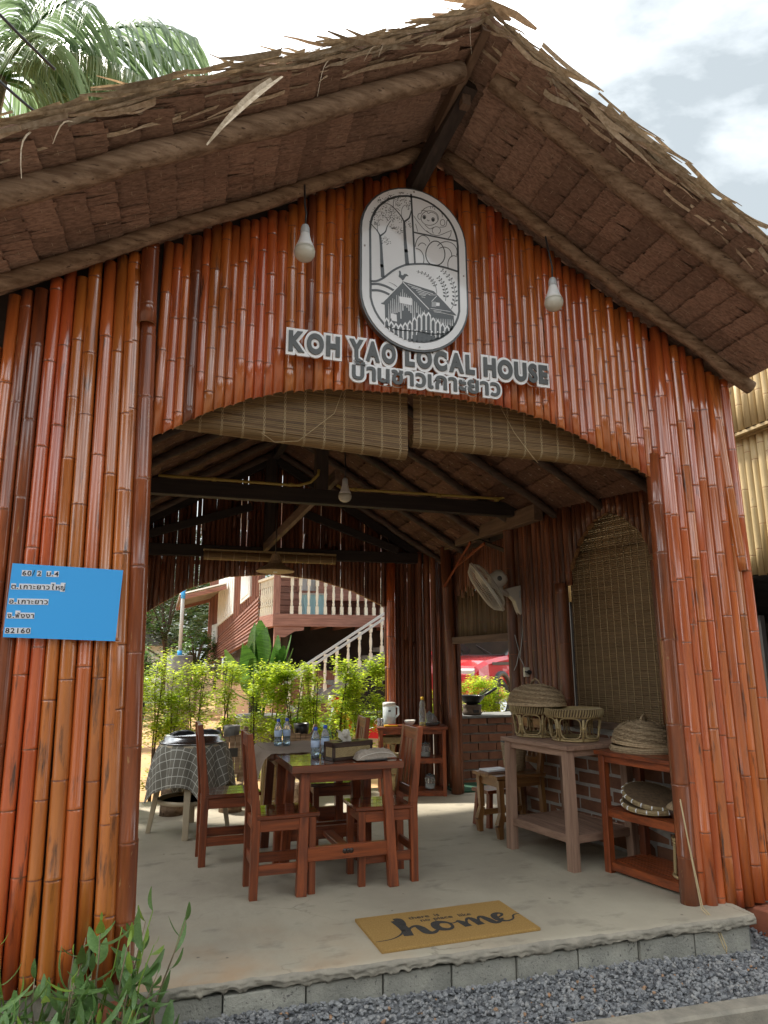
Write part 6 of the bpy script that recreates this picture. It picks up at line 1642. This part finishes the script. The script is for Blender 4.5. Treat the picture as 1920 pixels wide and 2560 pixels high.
broad_plant((1.95, 6.1, -.1), 'low heart-leaved plant beyond the concrete ring', [(R.uniform(0, 6.28), R.uniform(-.5, .3), R.uniform(.32, .45), R.uniform(.45, .8)) for _ in range(9)], 'low heart-leaved plants')
broad_plant((2.55, 6.3, -.1), 'low heart-leaved plant beside the motorbike', [(R.uniform(0, 6.28), R.uniform(-.5, .3), R.uniform(.32, .45), R.uniform(.5, .95)) for _ in range(8)], 'low heart-leaved plants')
# motorbike half hidden by the hedge
t = thing('motorbike', 'dark red motorbike half hidden behind the hedge', 'motorbike', (3.15, 7.2, -.1), rad(170))
for x in (-.6, .6):
    b = MB(); b.lathe([(.20, -.045), (.27, -.05), (.29, 0), (.27, .05), (.20, .045)], 26, (x, 0, .29), ax=(0, 1, 0)); b.lathe([(.19, -.02), (.2, -.03), (.2, .03), (.19, .02)], 20, (x, 0, .29), 1, ax=(0, 1, 0)); b.lathe([(0, -.05), (.05, -.05), (.05, .05), (0, .05)], 12, (x, 0, .29), 1, ax=(0, 1, 0))
    for k in range(5): a = 2 * math.pi * k / 5; b.bar((x, 0, .29), (x + .2 * math.cos(a), 0, .29 + .2 * math.sin(a)), .02, .02, m=1)
    b.build('wheel', ['tyre', 'steel'], t)
b = MB(); b.poly([(-.75, -.09, .62), (-.25, -.09, .66), (.1, -.09, .48), (.38, -.09, .60), (.52, -.09, .95), (.40, -.09, 1.0), (.22, -.09, .62), (.05, -.09, .38), (-.3, -.09, .35), (-.55, -.09, .42)], (0, .18, 0)); b.build('body', 'red_paint', t)
b = MB(); b.bar((-.72, 0, .74), (.02, 0, .72), .2, .09, ch=.03); b.build('seat', 'tyre', t)
b = MB(); b.tube([(.60, .06, .29), (.45, .05, .95)], .022, 6); b.tube([(.60, -.06, .29), (.45, -.05, .95)], .022, 6); b.build('fork', 'steel', t)
b = MB(); b.tube([(.36, -.32, 1.05), (.43, -.1, 1.02), (.43, .1, 1.02), (.36, .32, 1.05)], .016, 6); b.build('handlebar', 'black', t)
b = MB(); b.lathe([(.02, .0), (.08, .02), (.085, .08), (0, .09)], 14, (.48, 0, .93), ax=(1, 0, .1)); b.build('headlight', 'frost', t)

# red pickup beyond the brick counter
car = thing('pickup_truck', 'bright red pickup truck parked beyond the brick counter', 'pickup', (6.35, 9.3, .42), rad(222))
def loft(mb, secs, m=0, sm=False, caps=True):
    n = len(secs[0]); o = mb.add([p for s in secs for p in s], [], m)
    for i in range(len(secs) - 1):
        for j in range(n - 1): mb.f.append((o + i * n + j, o + i * n + j + 1, o + (i + 1) * n + j + 1, o + (i + 1) * n + j)); mb.mi.append(m); mb.sm.append(sm)
    if caps:
        mb.f.append(tuple(o + j for j in range(n - 1, -1, -1))); mb.mi.append(m); mb.sm.append(False)
        mb.f.append(tuple(o + (len(secs) - 1) * n + j for j in range(n))); mb.mi.append(m); mb.sm.append(False)
def sec(x, zb, zs, zt, w, wt):
    return [(x, -w * .96, zb), (x, -w, zs), (x, -w * .985, zt - .06), (x, -wt, zt), (x, 0, zt + .02), (x, wt, zt), (x, w * .985, zt - .06), (x, w, zs), (x, w * .96, zb)]
b = MB(); loft(b, [sec(2.42, .42, .6, .80, .74, .68), sec(2.32, .38, .7, .94, .82, .74), sec(2.0, .36, .72, 1.03, .87, .78), sec(1.4, .36, .75, 1.09, .89, .80), (lambda s: s)(sec(.85, .36, .75, 1.13, .90, .82)), sec(-.9, .36, .75, 1.12, .90, .84), sec(-.92, .36, .75, 1.05, .90, .84), sec(-2.5, .38, .75, 1.05, .89, .84)], 0, False); b.build('body', 'red_paint', car)
b = MB(); loft(b, [[(.85, -.83, 1.13), (.85, .83, 1.13)], [(.12, -.64, 1.66), (.12, .64, 1.66)]], caps=False)
for sy in (-1, 1): b.add([(.80, sy * .845, 1.14), (.12, sy * .66, 1.64), (-.75, sy * .66, 1.64), (-.88, sy * .845, 1.14)], [(0, 1, 2, 3)])
b.add([(-.80, -.66, 1.64), (-.80, .66, 1.64), (-.92, .83, 1.12), (-.92, -.83, 1.12)], [(0, 1, 2, 3)]); b.build('glass', 'autoglass', car)
b = MB(); b.box((-.33, 0, 1.67), (.98, 1.34, .05), ch=.02)
for sy in (-1, 1): b.bar((.88, sy * .845, 1.12), (.14, sy * .655, 1.66), .07, .05); b.bar((-.9, sy * .845, 1.12), (-.79, sy * .655, 1.66), .07, .06); b.bar((-.05, sy * .85, 1.12), (-.02, sy * .665, 1.66), .06, .04)
b.build('roof', 'red_paint', car)
b = MB(); b.box((.95, 0, 1.135), (.14, 1.5, .02)); b.bar((.93, .5, 1.15), (.6, .05, 1.335), .015, .012); b.bar((.93, -.1, 1.15), (.62, -.5, 1.33), .015, .012); b.build('wiper_cowl', 'black', car)
for x in (1.5, -1.55):
    for sy in (-1, 1):
        b = MB(); b.lathe([(.22, -.11), (.34, -.11), (.36, -.06), (.36, .08), (.33, .11), (.22, .10), (.2, .05), (0, .06)], 28, (x, sy * .80, .36), ax=(0, sy, 0), mis=[0, 0, 0, 0, 0, 1, 1]); b.build('wheel', ['tyre', 'steel'], car)
        b = MB(); b.lathe([(.37, -.04), (.45, -.04), (.45, .13), (.37, .13), (.37, -.04)], 28, (x, sy * .80, .40), ax=(0, sy, 0)); b.build('wheel_arch', 'black', car)
for sy in (-1, 1):
    b = MB(); b.box((2.34, sy * .62, .82), (.14, .26, .16), ch=.03); b.build('headlight', 'frost', car)
    b = MB(); b.box((.72, sy * 1.0, 1.2), (.10, .20, .15), ch=.03); b.build('mirror', 'black', car)
b = MB(); b.box((1.45, .893, .98), (.9, .006, .05), ch=.001); b.build('stripe', 'black', car)

# wooden house on posts, far side of the garden
hs = thing('wooden_house', 'raised reddish wooden house with cream balustrade and white shutters', 'house')
P0 = V((2.03, 11.6, 0)); P1 = V((1.46, 19.4, 0)); HD = (P1 - P0).normalized(); HL = (P1 - P0).length; HN = V((HD.y, -HD.x, 0)) * -1
def HW(s, z, o=0): return P0 + HD * s + HN * o + V((0, 0, z))
def zlo(s): return lerp(2.00, 1.36, s / HL)
def zmid(s): return lerp(2.87, 1.95, s / HL)
b = MB(); b.poly([HW(0, zlo(0)), HW(HL, zlo(HL)), HW(HL, 4.6), HW(0, 4.6)], -HN * .1); hw = b.build('wall', 'house_z', hs)
for k in range(10):
    f0, f1 = k / 10, (k + 1) / 10
    b = MB(); a0, a1 = lerp(zlo(0), zmid(0), f0), lerp(zlo(0), zmid(0), f1); c0, c1 = lerp(zlo(HL), zmid(HL), f0), lerp(zlo(HL), zmid(HL), f1)
    b.add([HW(-.02, a0, .045), HW(HL, c0, .045), HW(HL, c1, .012), HW(-.02, a1, .012), HW(-.02, a0, .005), HW(HL, c0, .005)], [(0, 3, 2, 1), (0, 1, 5, 4)]); b.build('lap_board', 'house_y', hs)
for k in range(30):
    s = .05 + k * HL / 30; b = MB(); b.bar(HW(s, zmid(s), .02), HW(s, 4.6, .02), .09, .035); b.build('batten', 'house_z', hs)
def shutter(s0, s1, z0a, z0b, z1a, z1b):
    sh = MB(); sh.poly([HW(s0, z0a, .08), HW(s1, z0b, .08), HW(s1, z1b, .08), HW(s0, z1a, .08)], -HN * .045); o = sh.build('shutter', 'shutter', hs)
    for i in range(7):
        f0 = .08 + .84 * i / 7; f1 = f0 + .09
        q = MB(); s0_, s1_ = lerp(s0, s1, f0), lerp(s0, s1, f1); q.poly([HW(s0_, lerp(z0a, z0b, f0) + .08, .092), HW(s1_, lerp(z0a, z0b, f1) + .08, .092), HW(s1_, lerp(z1a, z1b, f1) - .08, .092), HW(s0_, lerp(z1a, z1b, f0) - .08, .092)], -HN * .012); q.build('slat', 'shutter', o)
shutter(2.95, 5.6, 2.68, 2.46, 3.66, 3.92); shutter(.80, 1.95, 2.93, 2.84, 3.55, 3.65); shutter(5.7, 6.6, 2.0, 1.95, 2.55, 2.55)
b = MB(); b.poly([HW(.4, -.15, -.3), HW(HL, -.15, -.3), HW(HL, .9, -.3), HW(.4, .9, -.3)], -HN * .1); b.build('plaster_base', 'stucco', hs)
b = MB()
for k in range(46): s = .3 + k * .13; b.bar(HW(s, .9, -.25), HW(s, zlo(s) + .05, -.25), .022, .022)
b.build('grille', 'greyconc', hs)
# balcony
b = MB(); b.bar((2.16, 10.5, 2.285), (7.0, 10.5, 2.285), .06, .25); b.build('fascia_beam', 'house_x', hs)
b = MB(); b.bar((2.19, 10.53, 2.285), (2.03, 11.7, 2.285), .06, .25); b.build('fascia_beam', 'house_y', hs)
b = MB(); b.poly([(2.2, 10.49, 2.16), (2.2, 10.49, 1.94), (2.42, 10.49, 1.94), (2.52, 10.49, 2.0), (2.62, 10.49, 2.06), (2.80, 10.49, 2.08), (2.82, 10.49, 2.16)], (0, .05, 0)); b.build('bracket', 'house_x', hs)
for i in range(18):
    b = MB(); b.bar((2.15, 10.62 + .13 * i, 2.385), (7.0, 10.62 + .13 * i, 2.385), .115, .03); b.build('deck_board', 'house_x', hs)
for i in range(9):
    b = MB(); b.bar((2.3 + .55 * i, 10.55, 2.26), (2.3 + .55 * i, 12.9, 2.26), .05, .16); b.build('joist', 'house_y', hs)
b = MB(); b.bar((2.24, 10.56, 2.41), (2.24, 10.56, 4.6), .13, .13); b.build('post', 'house_z', hs)
b = MB(); b.bar((2.27, 10.58, -.15), (2.27, 10.58, 2.16), .13, .13); b.build('post', 'house_z', hs)
b = MB(); b.bar((5.6, 10.58, -.15), (5.6, 10.58, 4.6), .13, .13); b.build('post', 'house_z', hs)
b = MB(); b.poly([(2.4, 12.0, 2.4), (7, 12.0, 2.4), (7, 12.0, 4.7), (2.4, 12.0, 4.7)], (0, .1, 0)); b.build('wall', 'house_x', hs)
for i in range(15): b = MB(); b.bar((2.4, 11.985, 2.48 + .145 * i), (7, 11.985, 2.48 + .145 * i), .02, .135); b.build('lap_board', 'house_x', hs)
w = MB(); w.bar((2.95, 11.96, 3.02), (4.3, 11.96, 3.02), .06, .06); w.bar((2.95, 11.96, 4.2), (4.3, 11.96, 4.2), .06, .06)
for x in (2.95, 3.4, 3.85, 4.3): w.bar((x, 11.96, 3.02), (x, 11.96, 4.2), .06, .06)
wf = w.build('window', 'house_z', hs); w = MB(); w.quad((2.97, 11.955, 3.05), (4.28, 11.955, 3.05), (4.28, 11.955, 4.18), (2.97, 11.955, 4.18)); w.build('pane', 'frost', wf)
bp = MB(); bp.bar((0, 0, 0), (0, 0, .17), .065, .065); bp.lathe([(.030, .17), (.022, .20), (.030, .22), (.020, .26), (.032, .36), (.033, .42), (.022, .52), (.028, .55), (.020, .57), (.030, .60)], 10); bp.bar((0, 0, .60), (0, 0, .76), .065, .065)
BAL = bp.mesh('baluster', 'house_white')
for i in range(24): put('baluster', BAL, hs, (2.55 + .178 * i, 10.52, 2.405))
for z in (3.19,): b = MB(); b.bar((2.30, 10.52, z), (7, 10.52, z), .10, .055); b.build('handrail', 'house_white', hs)
b = MB(); b.bar((2.21, 10.56, 3.19), (2.03, 11.65, 3.19), .09, .055); b.build('handrail', 'house_white', hs)
for i in range(8): o = put('baluster', BAL, hs, (2.20 - .0225 * i, 10.66 + .14 * i, 2.405))
# stairs with white balustrade running down to the left
def ST(t): return V((lerp(4.75, 2.35, t), 10.15, lerp(2.62, 1.10, t)))
for dz_ in (0, -.10): b = MB(); b.bar(ST(0) + V((0, 0, dz_)), ST(1) + V((0, 0, dz_)), .07, .05); b.build('stair_rail', 'pipe', hs)
for i in range(10):
    p = ST((i + .5) / 10); o = put('baluster', BAL, hs, (p.x, p.y, p.z - .80))
b = MB(); b.bar(ST(0) - V((0, 0, .85)), ST(1) - V((0, 0, .85)), .08, .16); b.build('stair_string', 'greyconc', hs)
for i in range(9):
    p = ST((i + .5) / 9); b = MB(); b.box((p.x, 10.60, p.z - .84), (.30, .95, .09)); b.build('stair_tread', 'greyconc', hs)
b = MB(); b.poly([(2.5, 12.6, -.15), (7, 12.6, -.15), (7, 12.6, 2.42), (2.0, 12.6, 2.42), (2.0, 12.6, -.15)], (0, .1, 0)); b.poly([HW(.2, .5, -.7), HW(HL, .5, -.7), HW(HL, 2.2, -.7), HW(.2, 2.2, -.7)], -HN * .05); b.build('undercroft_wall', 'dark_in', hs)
b = MB(); b.box((3.2, 12.0, .55), (1.4, .08, 1.4)); b.build('undercroft_door', 'house_z', hs)
b = MB(); b.poly([(1.2, 9.9, 4.75), (7.6, 9.9, 4.75), (7.6, 20, 5.9), (1.0, 20, 5.9)], (0, 0, .08)); b.build('roof', 'roofsheet', hs)
t = thing('plastic_tub', 'pale blue plastic tub on the house balcony', 'tub', (3.10, 11.0, 2.41))
b = MB(); b.bar((0, 0, 0), (0, 0, .44), .42, .36, .50, .42, up=(0, 1, 0), ch=.04); b.build('tub', mat('pale_blue_plastic', (.32, .55, .62), None, rough=.5), t)
b = MB(); b.bar((0, 0, .44), (0, 0, .47), .54, .46, up=(0, 1, 0), ch=.04); b.build('rim', 'pipe', t)
t = thing('wooden_bench', 'dark carved wooden bench against the balcony wall', 'bench', (4.1, 11.5, 2.41))
b = MB(); b.box((0, 0, .40), (1.5, .45, .06)); b.build('seat', 'house_x', t)
b = MB(); b.box((0, .2, .68), (1.5, .05, .5)); b.build('backrest', 'house_x', t)
for x in (-.68, .68): b = MB(); b.box((x, 0, .19), (.08, .4, .37)); b.build('leg', 'house_z', t)
# awning, pipe and tank by the far corner of the house
t = thing('awning', 'ribbed fibre-cement awning on the far end of the wooden house', 'awning', (1.0, 17.0, 3.3))
b = MB(); n = 48; vs = []
for i in range(n + 1):
    y = lerp(-1.8, 2.0, i / n); z = .05 * math.sin(i * 2 * math.pi / 6)
    vs += [(-.6, y, z - .12), (.62, y, z + .22)]
b.add(vs, [(2 * i, 2 * i + 1, 2 * i + 3, 2 * i + 2) for i in range(n)], 0, True); b.build('sheet', 'roofsheet', t)
b = MB(); b.bar((-.6, -1.8, -.22), (.6, -1.8, .12), .06, .1); b.bar((-.6, 2, -.22), (.6, 2, .12), .06, .1); b.bar((-.5, -1.8, -.2), (-.5, 2, -.2), .06, .08); b.build('rafters', 'house_x', t)
t = thing('water_tank', 'round old concrete water tank beyond the hedge', 'tank', (.47, 14, -.15))
b = MB(); b.lathe([(.30, 0), (.30, .6), (.305, .61), (.30, .62), (.30, 1.2), (.305, 1.21), (.30, 1.22), (.30, 1.74), (.27, 1.76), (0, 1.76)], 30); b.build('ring', 'greyconc', t)
t = thing('standpipe', 'grey vertical pipe rising from the concrete tank', 'pipe', (.46, 14, 1.6))
b = MB(); b.tube([(0, 0, 0), (0, 0, 1.6)], .045, 10); b.build('pipe', 'pipe', t)
b = MB(); b.tube([(0, 0, 0), (0, 0, .12)], .055, 10); b.tube([(0, 0, 1.38), (0, 0, 1.6)], .055, 10); b.build('coupling', 'blue', t)
t = thing('low_building', 'distant low building with dark roof beyond the tank', 'building', (-1.2, 24, 0))
b = MB(); b.box((0, 2, 1.0), (3.6, 4, 2.2)); b.build('wall', 'shutter', t)
b = MB(); b.poly([(-2.2, -.4, 2.05), (2.2, -.4, 2.05), (2.2, -.4, 2.18), (-2.2, -.4, 2.18)], (0, 5, 0)); b.poly([(-2.2, -.4, 2.18), (2.0, -.4, 2.18), (.2, -.4, 2.85), (-.4, -.4, 2.85)], (0, 5, 0)); b.build('roof', 'darkroof', t)
# trees
def tree(loc, h, r, label, n=2600, L=.16, m='leaf_t', group='trees beyond the garden'):
    t = thing('tree', label, 'tree', loc, 0, group)
    b = MB(); th = h * .45; b.tube([(0, 0, 0), (.05, .02, th * .5), (0, .06, th), (.1, 0, h * .7)], [.11 * h / 5, .09 * h / 5, .07 * h / 5, .03], 8); cents = []
    for k in range(16):
        a = R.uniform(0, 6.28); z = R.uniform(.35, .95) * h; rr = r * R.uniform(.35, 1) * math.sin(math.pi * min(1, (z / h - .25) / .8 + .1)) ** .6
        e = V((math.cos(a) * rr, math.sin(a) * rr, z)); b.tube([(0, 0, min(z, h * .7) * .7), e * .6 + V((0, 0, z * .3)), e], [.04, .025, .01], 5)
        for q in range(5): cents.append(e + V((R.gauss(0, r * .16), R.gauss(0, r * .16), R.gauss(0, r * .14))))
    b.build('trunk', 'bark', t)
    f = MB(); scatter_leaves(f, cents, n, L, L * .5, 0, r * .14); tag(f.build('crown', m, t), None, None, None, 'stuff'); return t
tree((.15, 21, -.1), 4.6, 1.5, 'round dense tree beside the grey standpipe', 3400, .17)
tree((-1.7, 20, -.1), 4.2, 1.3, 'light green tree showing next to the left door post', 3000, .18, 'leaf_g')
tree((-1.0, 32, .2), 7.5, 2.6, 'tall dark tree behind the low building', 3600, .3)
tree((2.6, 30, .2), 8, 2.8, 'tall dark tree behind the wooden house', 3000, .3)
tree((-.35, 15.5, -.1), 1.9, .6, 'young feathery tree in front of the low building', 1500, .12, 'leaf_g')
tree((1.0, 17.5, -.1), 2.6, .7, 'bushy young tree under the awning of the wooden house', 2200, .12, 'leaf_g')
tree((-.6, 10.5, -.1), 1.35, .6, 'low bush left of the concrete tank', 1500, .1, 'leaf_g')
tree((-.5, 40, .5), 10, 4, 'distant tree closing the gap behind the far trees', 3600, .45)

# palm behind the hut on the left
pl = thing('coconut_palm', 'coconut palm with long drooping fronds behind the thatch roof', 'palm tree', (-2.95, 6.6, -.1))
b = MB(); b.tube([(-.5, 0, 0), (-.42, 0, 3), (-.2, 0, 6.5), (0, 0, 10.4)], [.24, .17, .15, .16], 12); b.build('trunk', 'log', pl)
def frond(az, el, Lf, droop, n=56):
    f = MB(); d = V((math.cos(az), math.sin(az), 0)); pts = []
    for i in range(19):
        t = i / 18; pts.append(V((0, 0, 10.4)) + d * (Lf * t * math.cos(el) * (1 - .25 * t * droop)) + V((0, 0, Lf * t * math.sin(el) - Lf * droop * t * t * .75)))
    f.tube(pts, [.035 * (1 - .85 * i / 18) for i in range(19)], 5, 1)
    sd = V((-d.y, d.x, 0))
    for i in range(n):
        t = .10 + .88 * i / n; j = t * 18; a = min(17, int(j)); p = pts[a].lerp(pts[a + 1], j - a); tg = (pts[a + 1] - pts[a]).normalized()
        for s in (-1, 1):
            l = (1.2 * math.sin(math.pi * (.15 + .8 * t)) + .2) * R.uniform(.85, 1.1); dr = R.uniform(.55, 1.1)
            k = 5; ps = []
            for q in range(k + 1):
                u = q / k; ps.append(p + (sd * s * .55 + tg * .75).normalized() * (l * u * (1 - .25 * u)) - V((0, 0, l * dr * u ** 1.7)))
            f.strip(ps, [.034, .052, .052, .042, .026, .004], (tg + V((0, 0, R.uniform(-.5, .5)))).normalized(), 0)
    return f.build('frond', ['palm', 'leaf_g'], pl)
for az, el, Lf, dr in ((-25, .55, 4.5, .62), (-8, .35, 4.5, .62), (12, .65, 4.3, .7), (-55, .35, 3.8, .7), (-80, .5, 3.7, .75), (-40, .05, 3.7, .55), (35, .3, 3.6, .7), (60, .6, 3.6, .7), (-105, .2, 3.4, .8), (100, .4, 3.4, .7), (150, .4, 3.4, .7), (200, .5, 3.4, .7), (240, .3, 3.4, .8), (-15, -.15, 3.6, .5), (5, .1, 3.9, .55), (-62, -.1, 3.5, .5), (-30, .28, 4.0, .5)):
    frond(rad(az), el, Lf, dr)
for i, (p0, p1, lb) in enumerate((((-1.2, 2.0, 6.6), (-3.4, 1.0, 8.6), 'dark overhead cable rising from the thatch into the palm fronds'), ((-1.15, 2.3, 6.2), (-3.6, 1.6, 8.3), 'lower dark overhead cable left of the palm fronds'))):
    b = MB(); b.tube([V(p0).lerp(V(p1), t / 8) - V((0, 0, .25 * math.sin(math.pi * t / 8))) for t in range(9)], .014, 6); o = b.build('overhead_cable', 'black'); tag(o, lb, 'cable')

# neighbouring bamboo-clad building on the right
nb = thing('neighbour_building', 'yellowish bamboo-clad building with stepped fascia right of the hut', 'building', (5.06, 0, 0))
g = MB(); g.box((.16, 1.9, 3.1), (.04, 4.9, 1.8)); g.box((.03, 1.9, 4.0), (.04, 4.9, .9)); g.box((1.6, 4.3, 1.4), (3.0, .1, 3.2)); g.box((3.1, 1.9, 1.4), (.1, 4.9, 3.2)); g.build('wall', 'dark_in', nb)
g = MB(); g.box((1.6, 1.9, 4.55), (3.4, 5.2, .06)); g.build('roof', 'roofsheet', nb)
y = -.5
while y < 4.3:
    w = R.uniform(.068, .09)
    b = MB(); culm(b, (.09, y, 2.2 + R.uniform(-.01, .01)), (.09, y, 3.56), w / 2, seg=.5, n=8, half=(-1, 0, 0)); b.build('bamboo_slat', ['bamboo_raw', 'bamboo_cut', 'bamboo_cut'], nb)
    st = .0 if y > 1.35 else .28 if y > .9 else .45
    b = MB(); culm(b, (-.02, y + .01, 3.53), (-.02, y + .01, 4.02 + st), w / 2 * .93, seg=.5, n=8, half=(-1, 0, 0)); b.build('bamboo_slat', ['bamboo_raw', 'bamboo_cut', 'bamboo_cut'], nb)
    y += w
g = MB(); g.bar((-.02, -.5, 3.51), (-.02, 4.3, 3.51), .05, .03); g.bar((.06, -.5, 3.50), (.06, 4.3, 3.50), .05, .03); g.build('fascia_batten', 'bamboo_raw', nb)
b = MB(); n = 60; vs = []
for i in range(n + 1): y = lerp(-.5, 4.2, i / n); z = .02 * math.sin(i * 1.26); vs += [(.1, y, 2.22 + z), (2.9, y, 1.95 + z)]
b.add(vs, [(2 * i, 2 * i + 1, 2 * i + 3, 2 * i + 2) for i in range(n)], 0, True); b.build('corrugated_sheet', 'steel', nb)
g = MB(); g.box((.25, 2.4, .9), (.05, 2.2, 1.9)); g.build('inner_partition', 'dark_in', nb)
t = thing('stall_table', 'low dark table inside the neighbouring building', 'table', (5.5, 1.0, -.25))
g = MB(); g.box((0, 0, 1.10), (.7, 1.0, .04)); g.build('tabletop', 'darkwood', t)
for sx in (-1, 1):
    for sy in (-1, 1): g = MB(); g.box((sx * .3, sy * .44, .54), (.05, .05, 1.08)); g.build('leg', 'darkwood', t)
t = thing('plastic_crate', 'dark blue plastic crate by the neighbouring building', 'crate', (5.42, 1.08, .87))
g = MB()
for z in (0, .10, .22): 
    for sy in (-1, 1): g.bar((-.2, sy * .15, z + .02), (.2, sy * .15, z + .02), .015, .035)
    for sx in (-1, 1): g.bar((sx * .2, -.15, z + .02), (sx * .2, .15, z + .02), .015, .035)
for k in range(6):
    for sy in (-1, 1): g.bar((-.2 + .08 * k, sy * .15, 0), (-.2 + .08 * k, sy * .15, .25), .014, .014)
for k in range(5):
    for sx in (-1, 1): g.bar((sx * .2, -.15 + .075 * k, 0), (sx * .2, -.15 + .075 * k, .25), .014, .014)
g.build('lattice', mat('navy_plastic', (.03, .04, .12), None, rough=.5), t)
b = MB(); vs = []
for j in range(11):
    for i in range(15):
        u = i / 7 - 1; v = j / 5 - 1; vs.append((u * .19, v * .14, .20 + .15 * max(0, (1 - u ** 4) * (1 - v ** 4)) ** .5 + .02 * math.sin(6 * u + 4 * v)))
b.add(vs, [(j * 15 + i, j * 15 + i + 1, (j + 1) * 15 + i + 1, (j + 1) * 15 + i) for j in range(10) for i in range(14)], 0, True)
o = b.build('white_cloth', 'tissue', None, (5.42, 1.08, .87)); tag(o, 'crumpled white cloth heaped in the blue crate', 'cloth')

# leafy shrubs in the front planting bed: every leaf its own piece
LV = []
for L_, w_, bd, m in ((1, .30, .35, 'leaf_w'), (1, .26, .15, 'leaf_w'), (1, .32, .55, 'leaf_w'), (1, .36, .2, 'leaf_w'), (1, .30, .25, 'leaf_new')):
    b = MB(); b.leaf((0, 0, 0), (0, 0, 1), (1, 0, 0), L_, w_, bd, .3, 0, 5); LV.append(b.mesh('leaf', m))
def willow_shrub(loc, label, stems, hmin, hmax, lean, spread=.10, cap=55):
    t = thing('leafy_shrub', label, 'shrub', loc, 0, 'leafy shrubs in the front bed')
    b = MB(); cnt = 0
    for k in range(stems):
        if cnt >= cap: break
        a = R.uniform(0, 6.28); p0 = V((R.gauss(0, spread), R.gauss(0, spread * .7), -.02)); h = R.uniform(hmin, hmax); ln = V((lean[0] + R.gauss(0, .18), lean[1] + R.gauss(0, .15), 1)).normalized()
        pts = [p0 + ln * (h * i / 4) + V((R.gauss(0, .006), R.gauss(0, .006), 0)) for i in range(5)]
        young = R.random() < .35
        b.tube(pts, [.0055, .005, .0042, .0035, .0022], 5, 1 if young else 0)
        nl = R.randint(5, 9)
        for i in range(nl):
            if cnt >= cap: break
            tt = lerp(.45, 1.0, (i + 1) / nl) if R.random() < .75 else R.uniform(.15, .5); j = tt * 4; i0 = min(3, int(j)); p = pts[i0].lerp(pts[i0 + 1], j - i0)
            az = R.uniform(0, 6.28); el = R.uniform(-.3, .9) if tt < .95 else R.uniform(.7, 1.45)
            d = V((math.cos(az) * math.cos(el), math.sin(az) * math.cos(el), math.sin(el))); sd = d.cross(Z).normalized(); nn = sd.cross(d)
            s = R.uniform(.075, .16) if tt < .95 else R.uniform(.04, .10)
            o = put('leaf', LV[4 if (tt > .93 and R.random() < .55) else R.randrange(4)], t)
            o.matrix_local = Matrix(((sd.x * s, nn.x * s, d.x * s, p.x), (sd.y * s, nn.y * s, d.y * s, p.y), (sd.z * s, nn.z * s, d.z * s, p.z), (0, 0, 0, 1))); cnt += 1
    b.build('stems', ['twig', 'leaf_new'], t); return t
willow_shrub((-.17, -.33, -.21), 'leafy shrub leaning over the slab corner by the left door post', 32, .26, .64, (.20, .0), .11, 120)
willow_shrub((-.42, -.34, -.21), 'leafy shrub at the foot of the bamboo wall under the blue board', 28, .22, .58, (.05, 0), .12, 105)
willow_shrub((-.66, -.42, -.21), 'leafy shrub at the far left edge against the bamboo wall', 26, .2, .52, (0, 0), .12, 100)
willow_shrub((-.22, -.66, -.21), 'nearest leafy shrub beside the terracotta edging', 26, .14, .42, (.12, -.05), .10, 140)
willow_shrub((-.50, -.70, -.21), 'nearest leafy shrub at the lower left, with broad pale leaves', 24, .12, .40, (0, 0), .11, 140)
willow_shrub((.09, -.36, -.20), 'small shoot growing from the gravel against the slab corner', 3, .10, .22, (.2, 0), .02, 16)
willow_shrub((4.02, -.34, -.22), 'small leafy shoot before the right-hand terracotta block', 6, .25, .5, (.0, 0), .06, 36)

# tree line across the road, behind the viewer (seen in the varnish)
b = MB(); cents = []
for k in range(420):
    x = R.uniform(-46, 50); cents.append((x, -20 - R.uniform(0, 6), R.uniform(.3, 1) * (6.0 + .9 * math.sin(x * .5) + 5.5 * min(1, max(0, (abs(x - 1) - 9) / 6)))))
scatter_leaves(b, cents, 20000, 1.5, 1.1, 0, 1.1)
tag(b.build('roadside_trees', 'leaf_t'), None, None, None, 'stuff')
# distant woods round the garden
b = MB(); cents = []
for k in range(420):
    a = rad(R.uniform(-100, 75)); d = R.uniform(48, 62)
    cents.append((d * math.sin(a), d * math.cos(a), R.uniform(.3, 1) * (7.5 + 1.5 * math.sin(a * 14))))
scatter_leaves(b, cents, 16000, 1.7, 1.2, 0, 1.5)
tag(b.build('far_woods', 'leaf_t'), None, None, None, 'stuff')
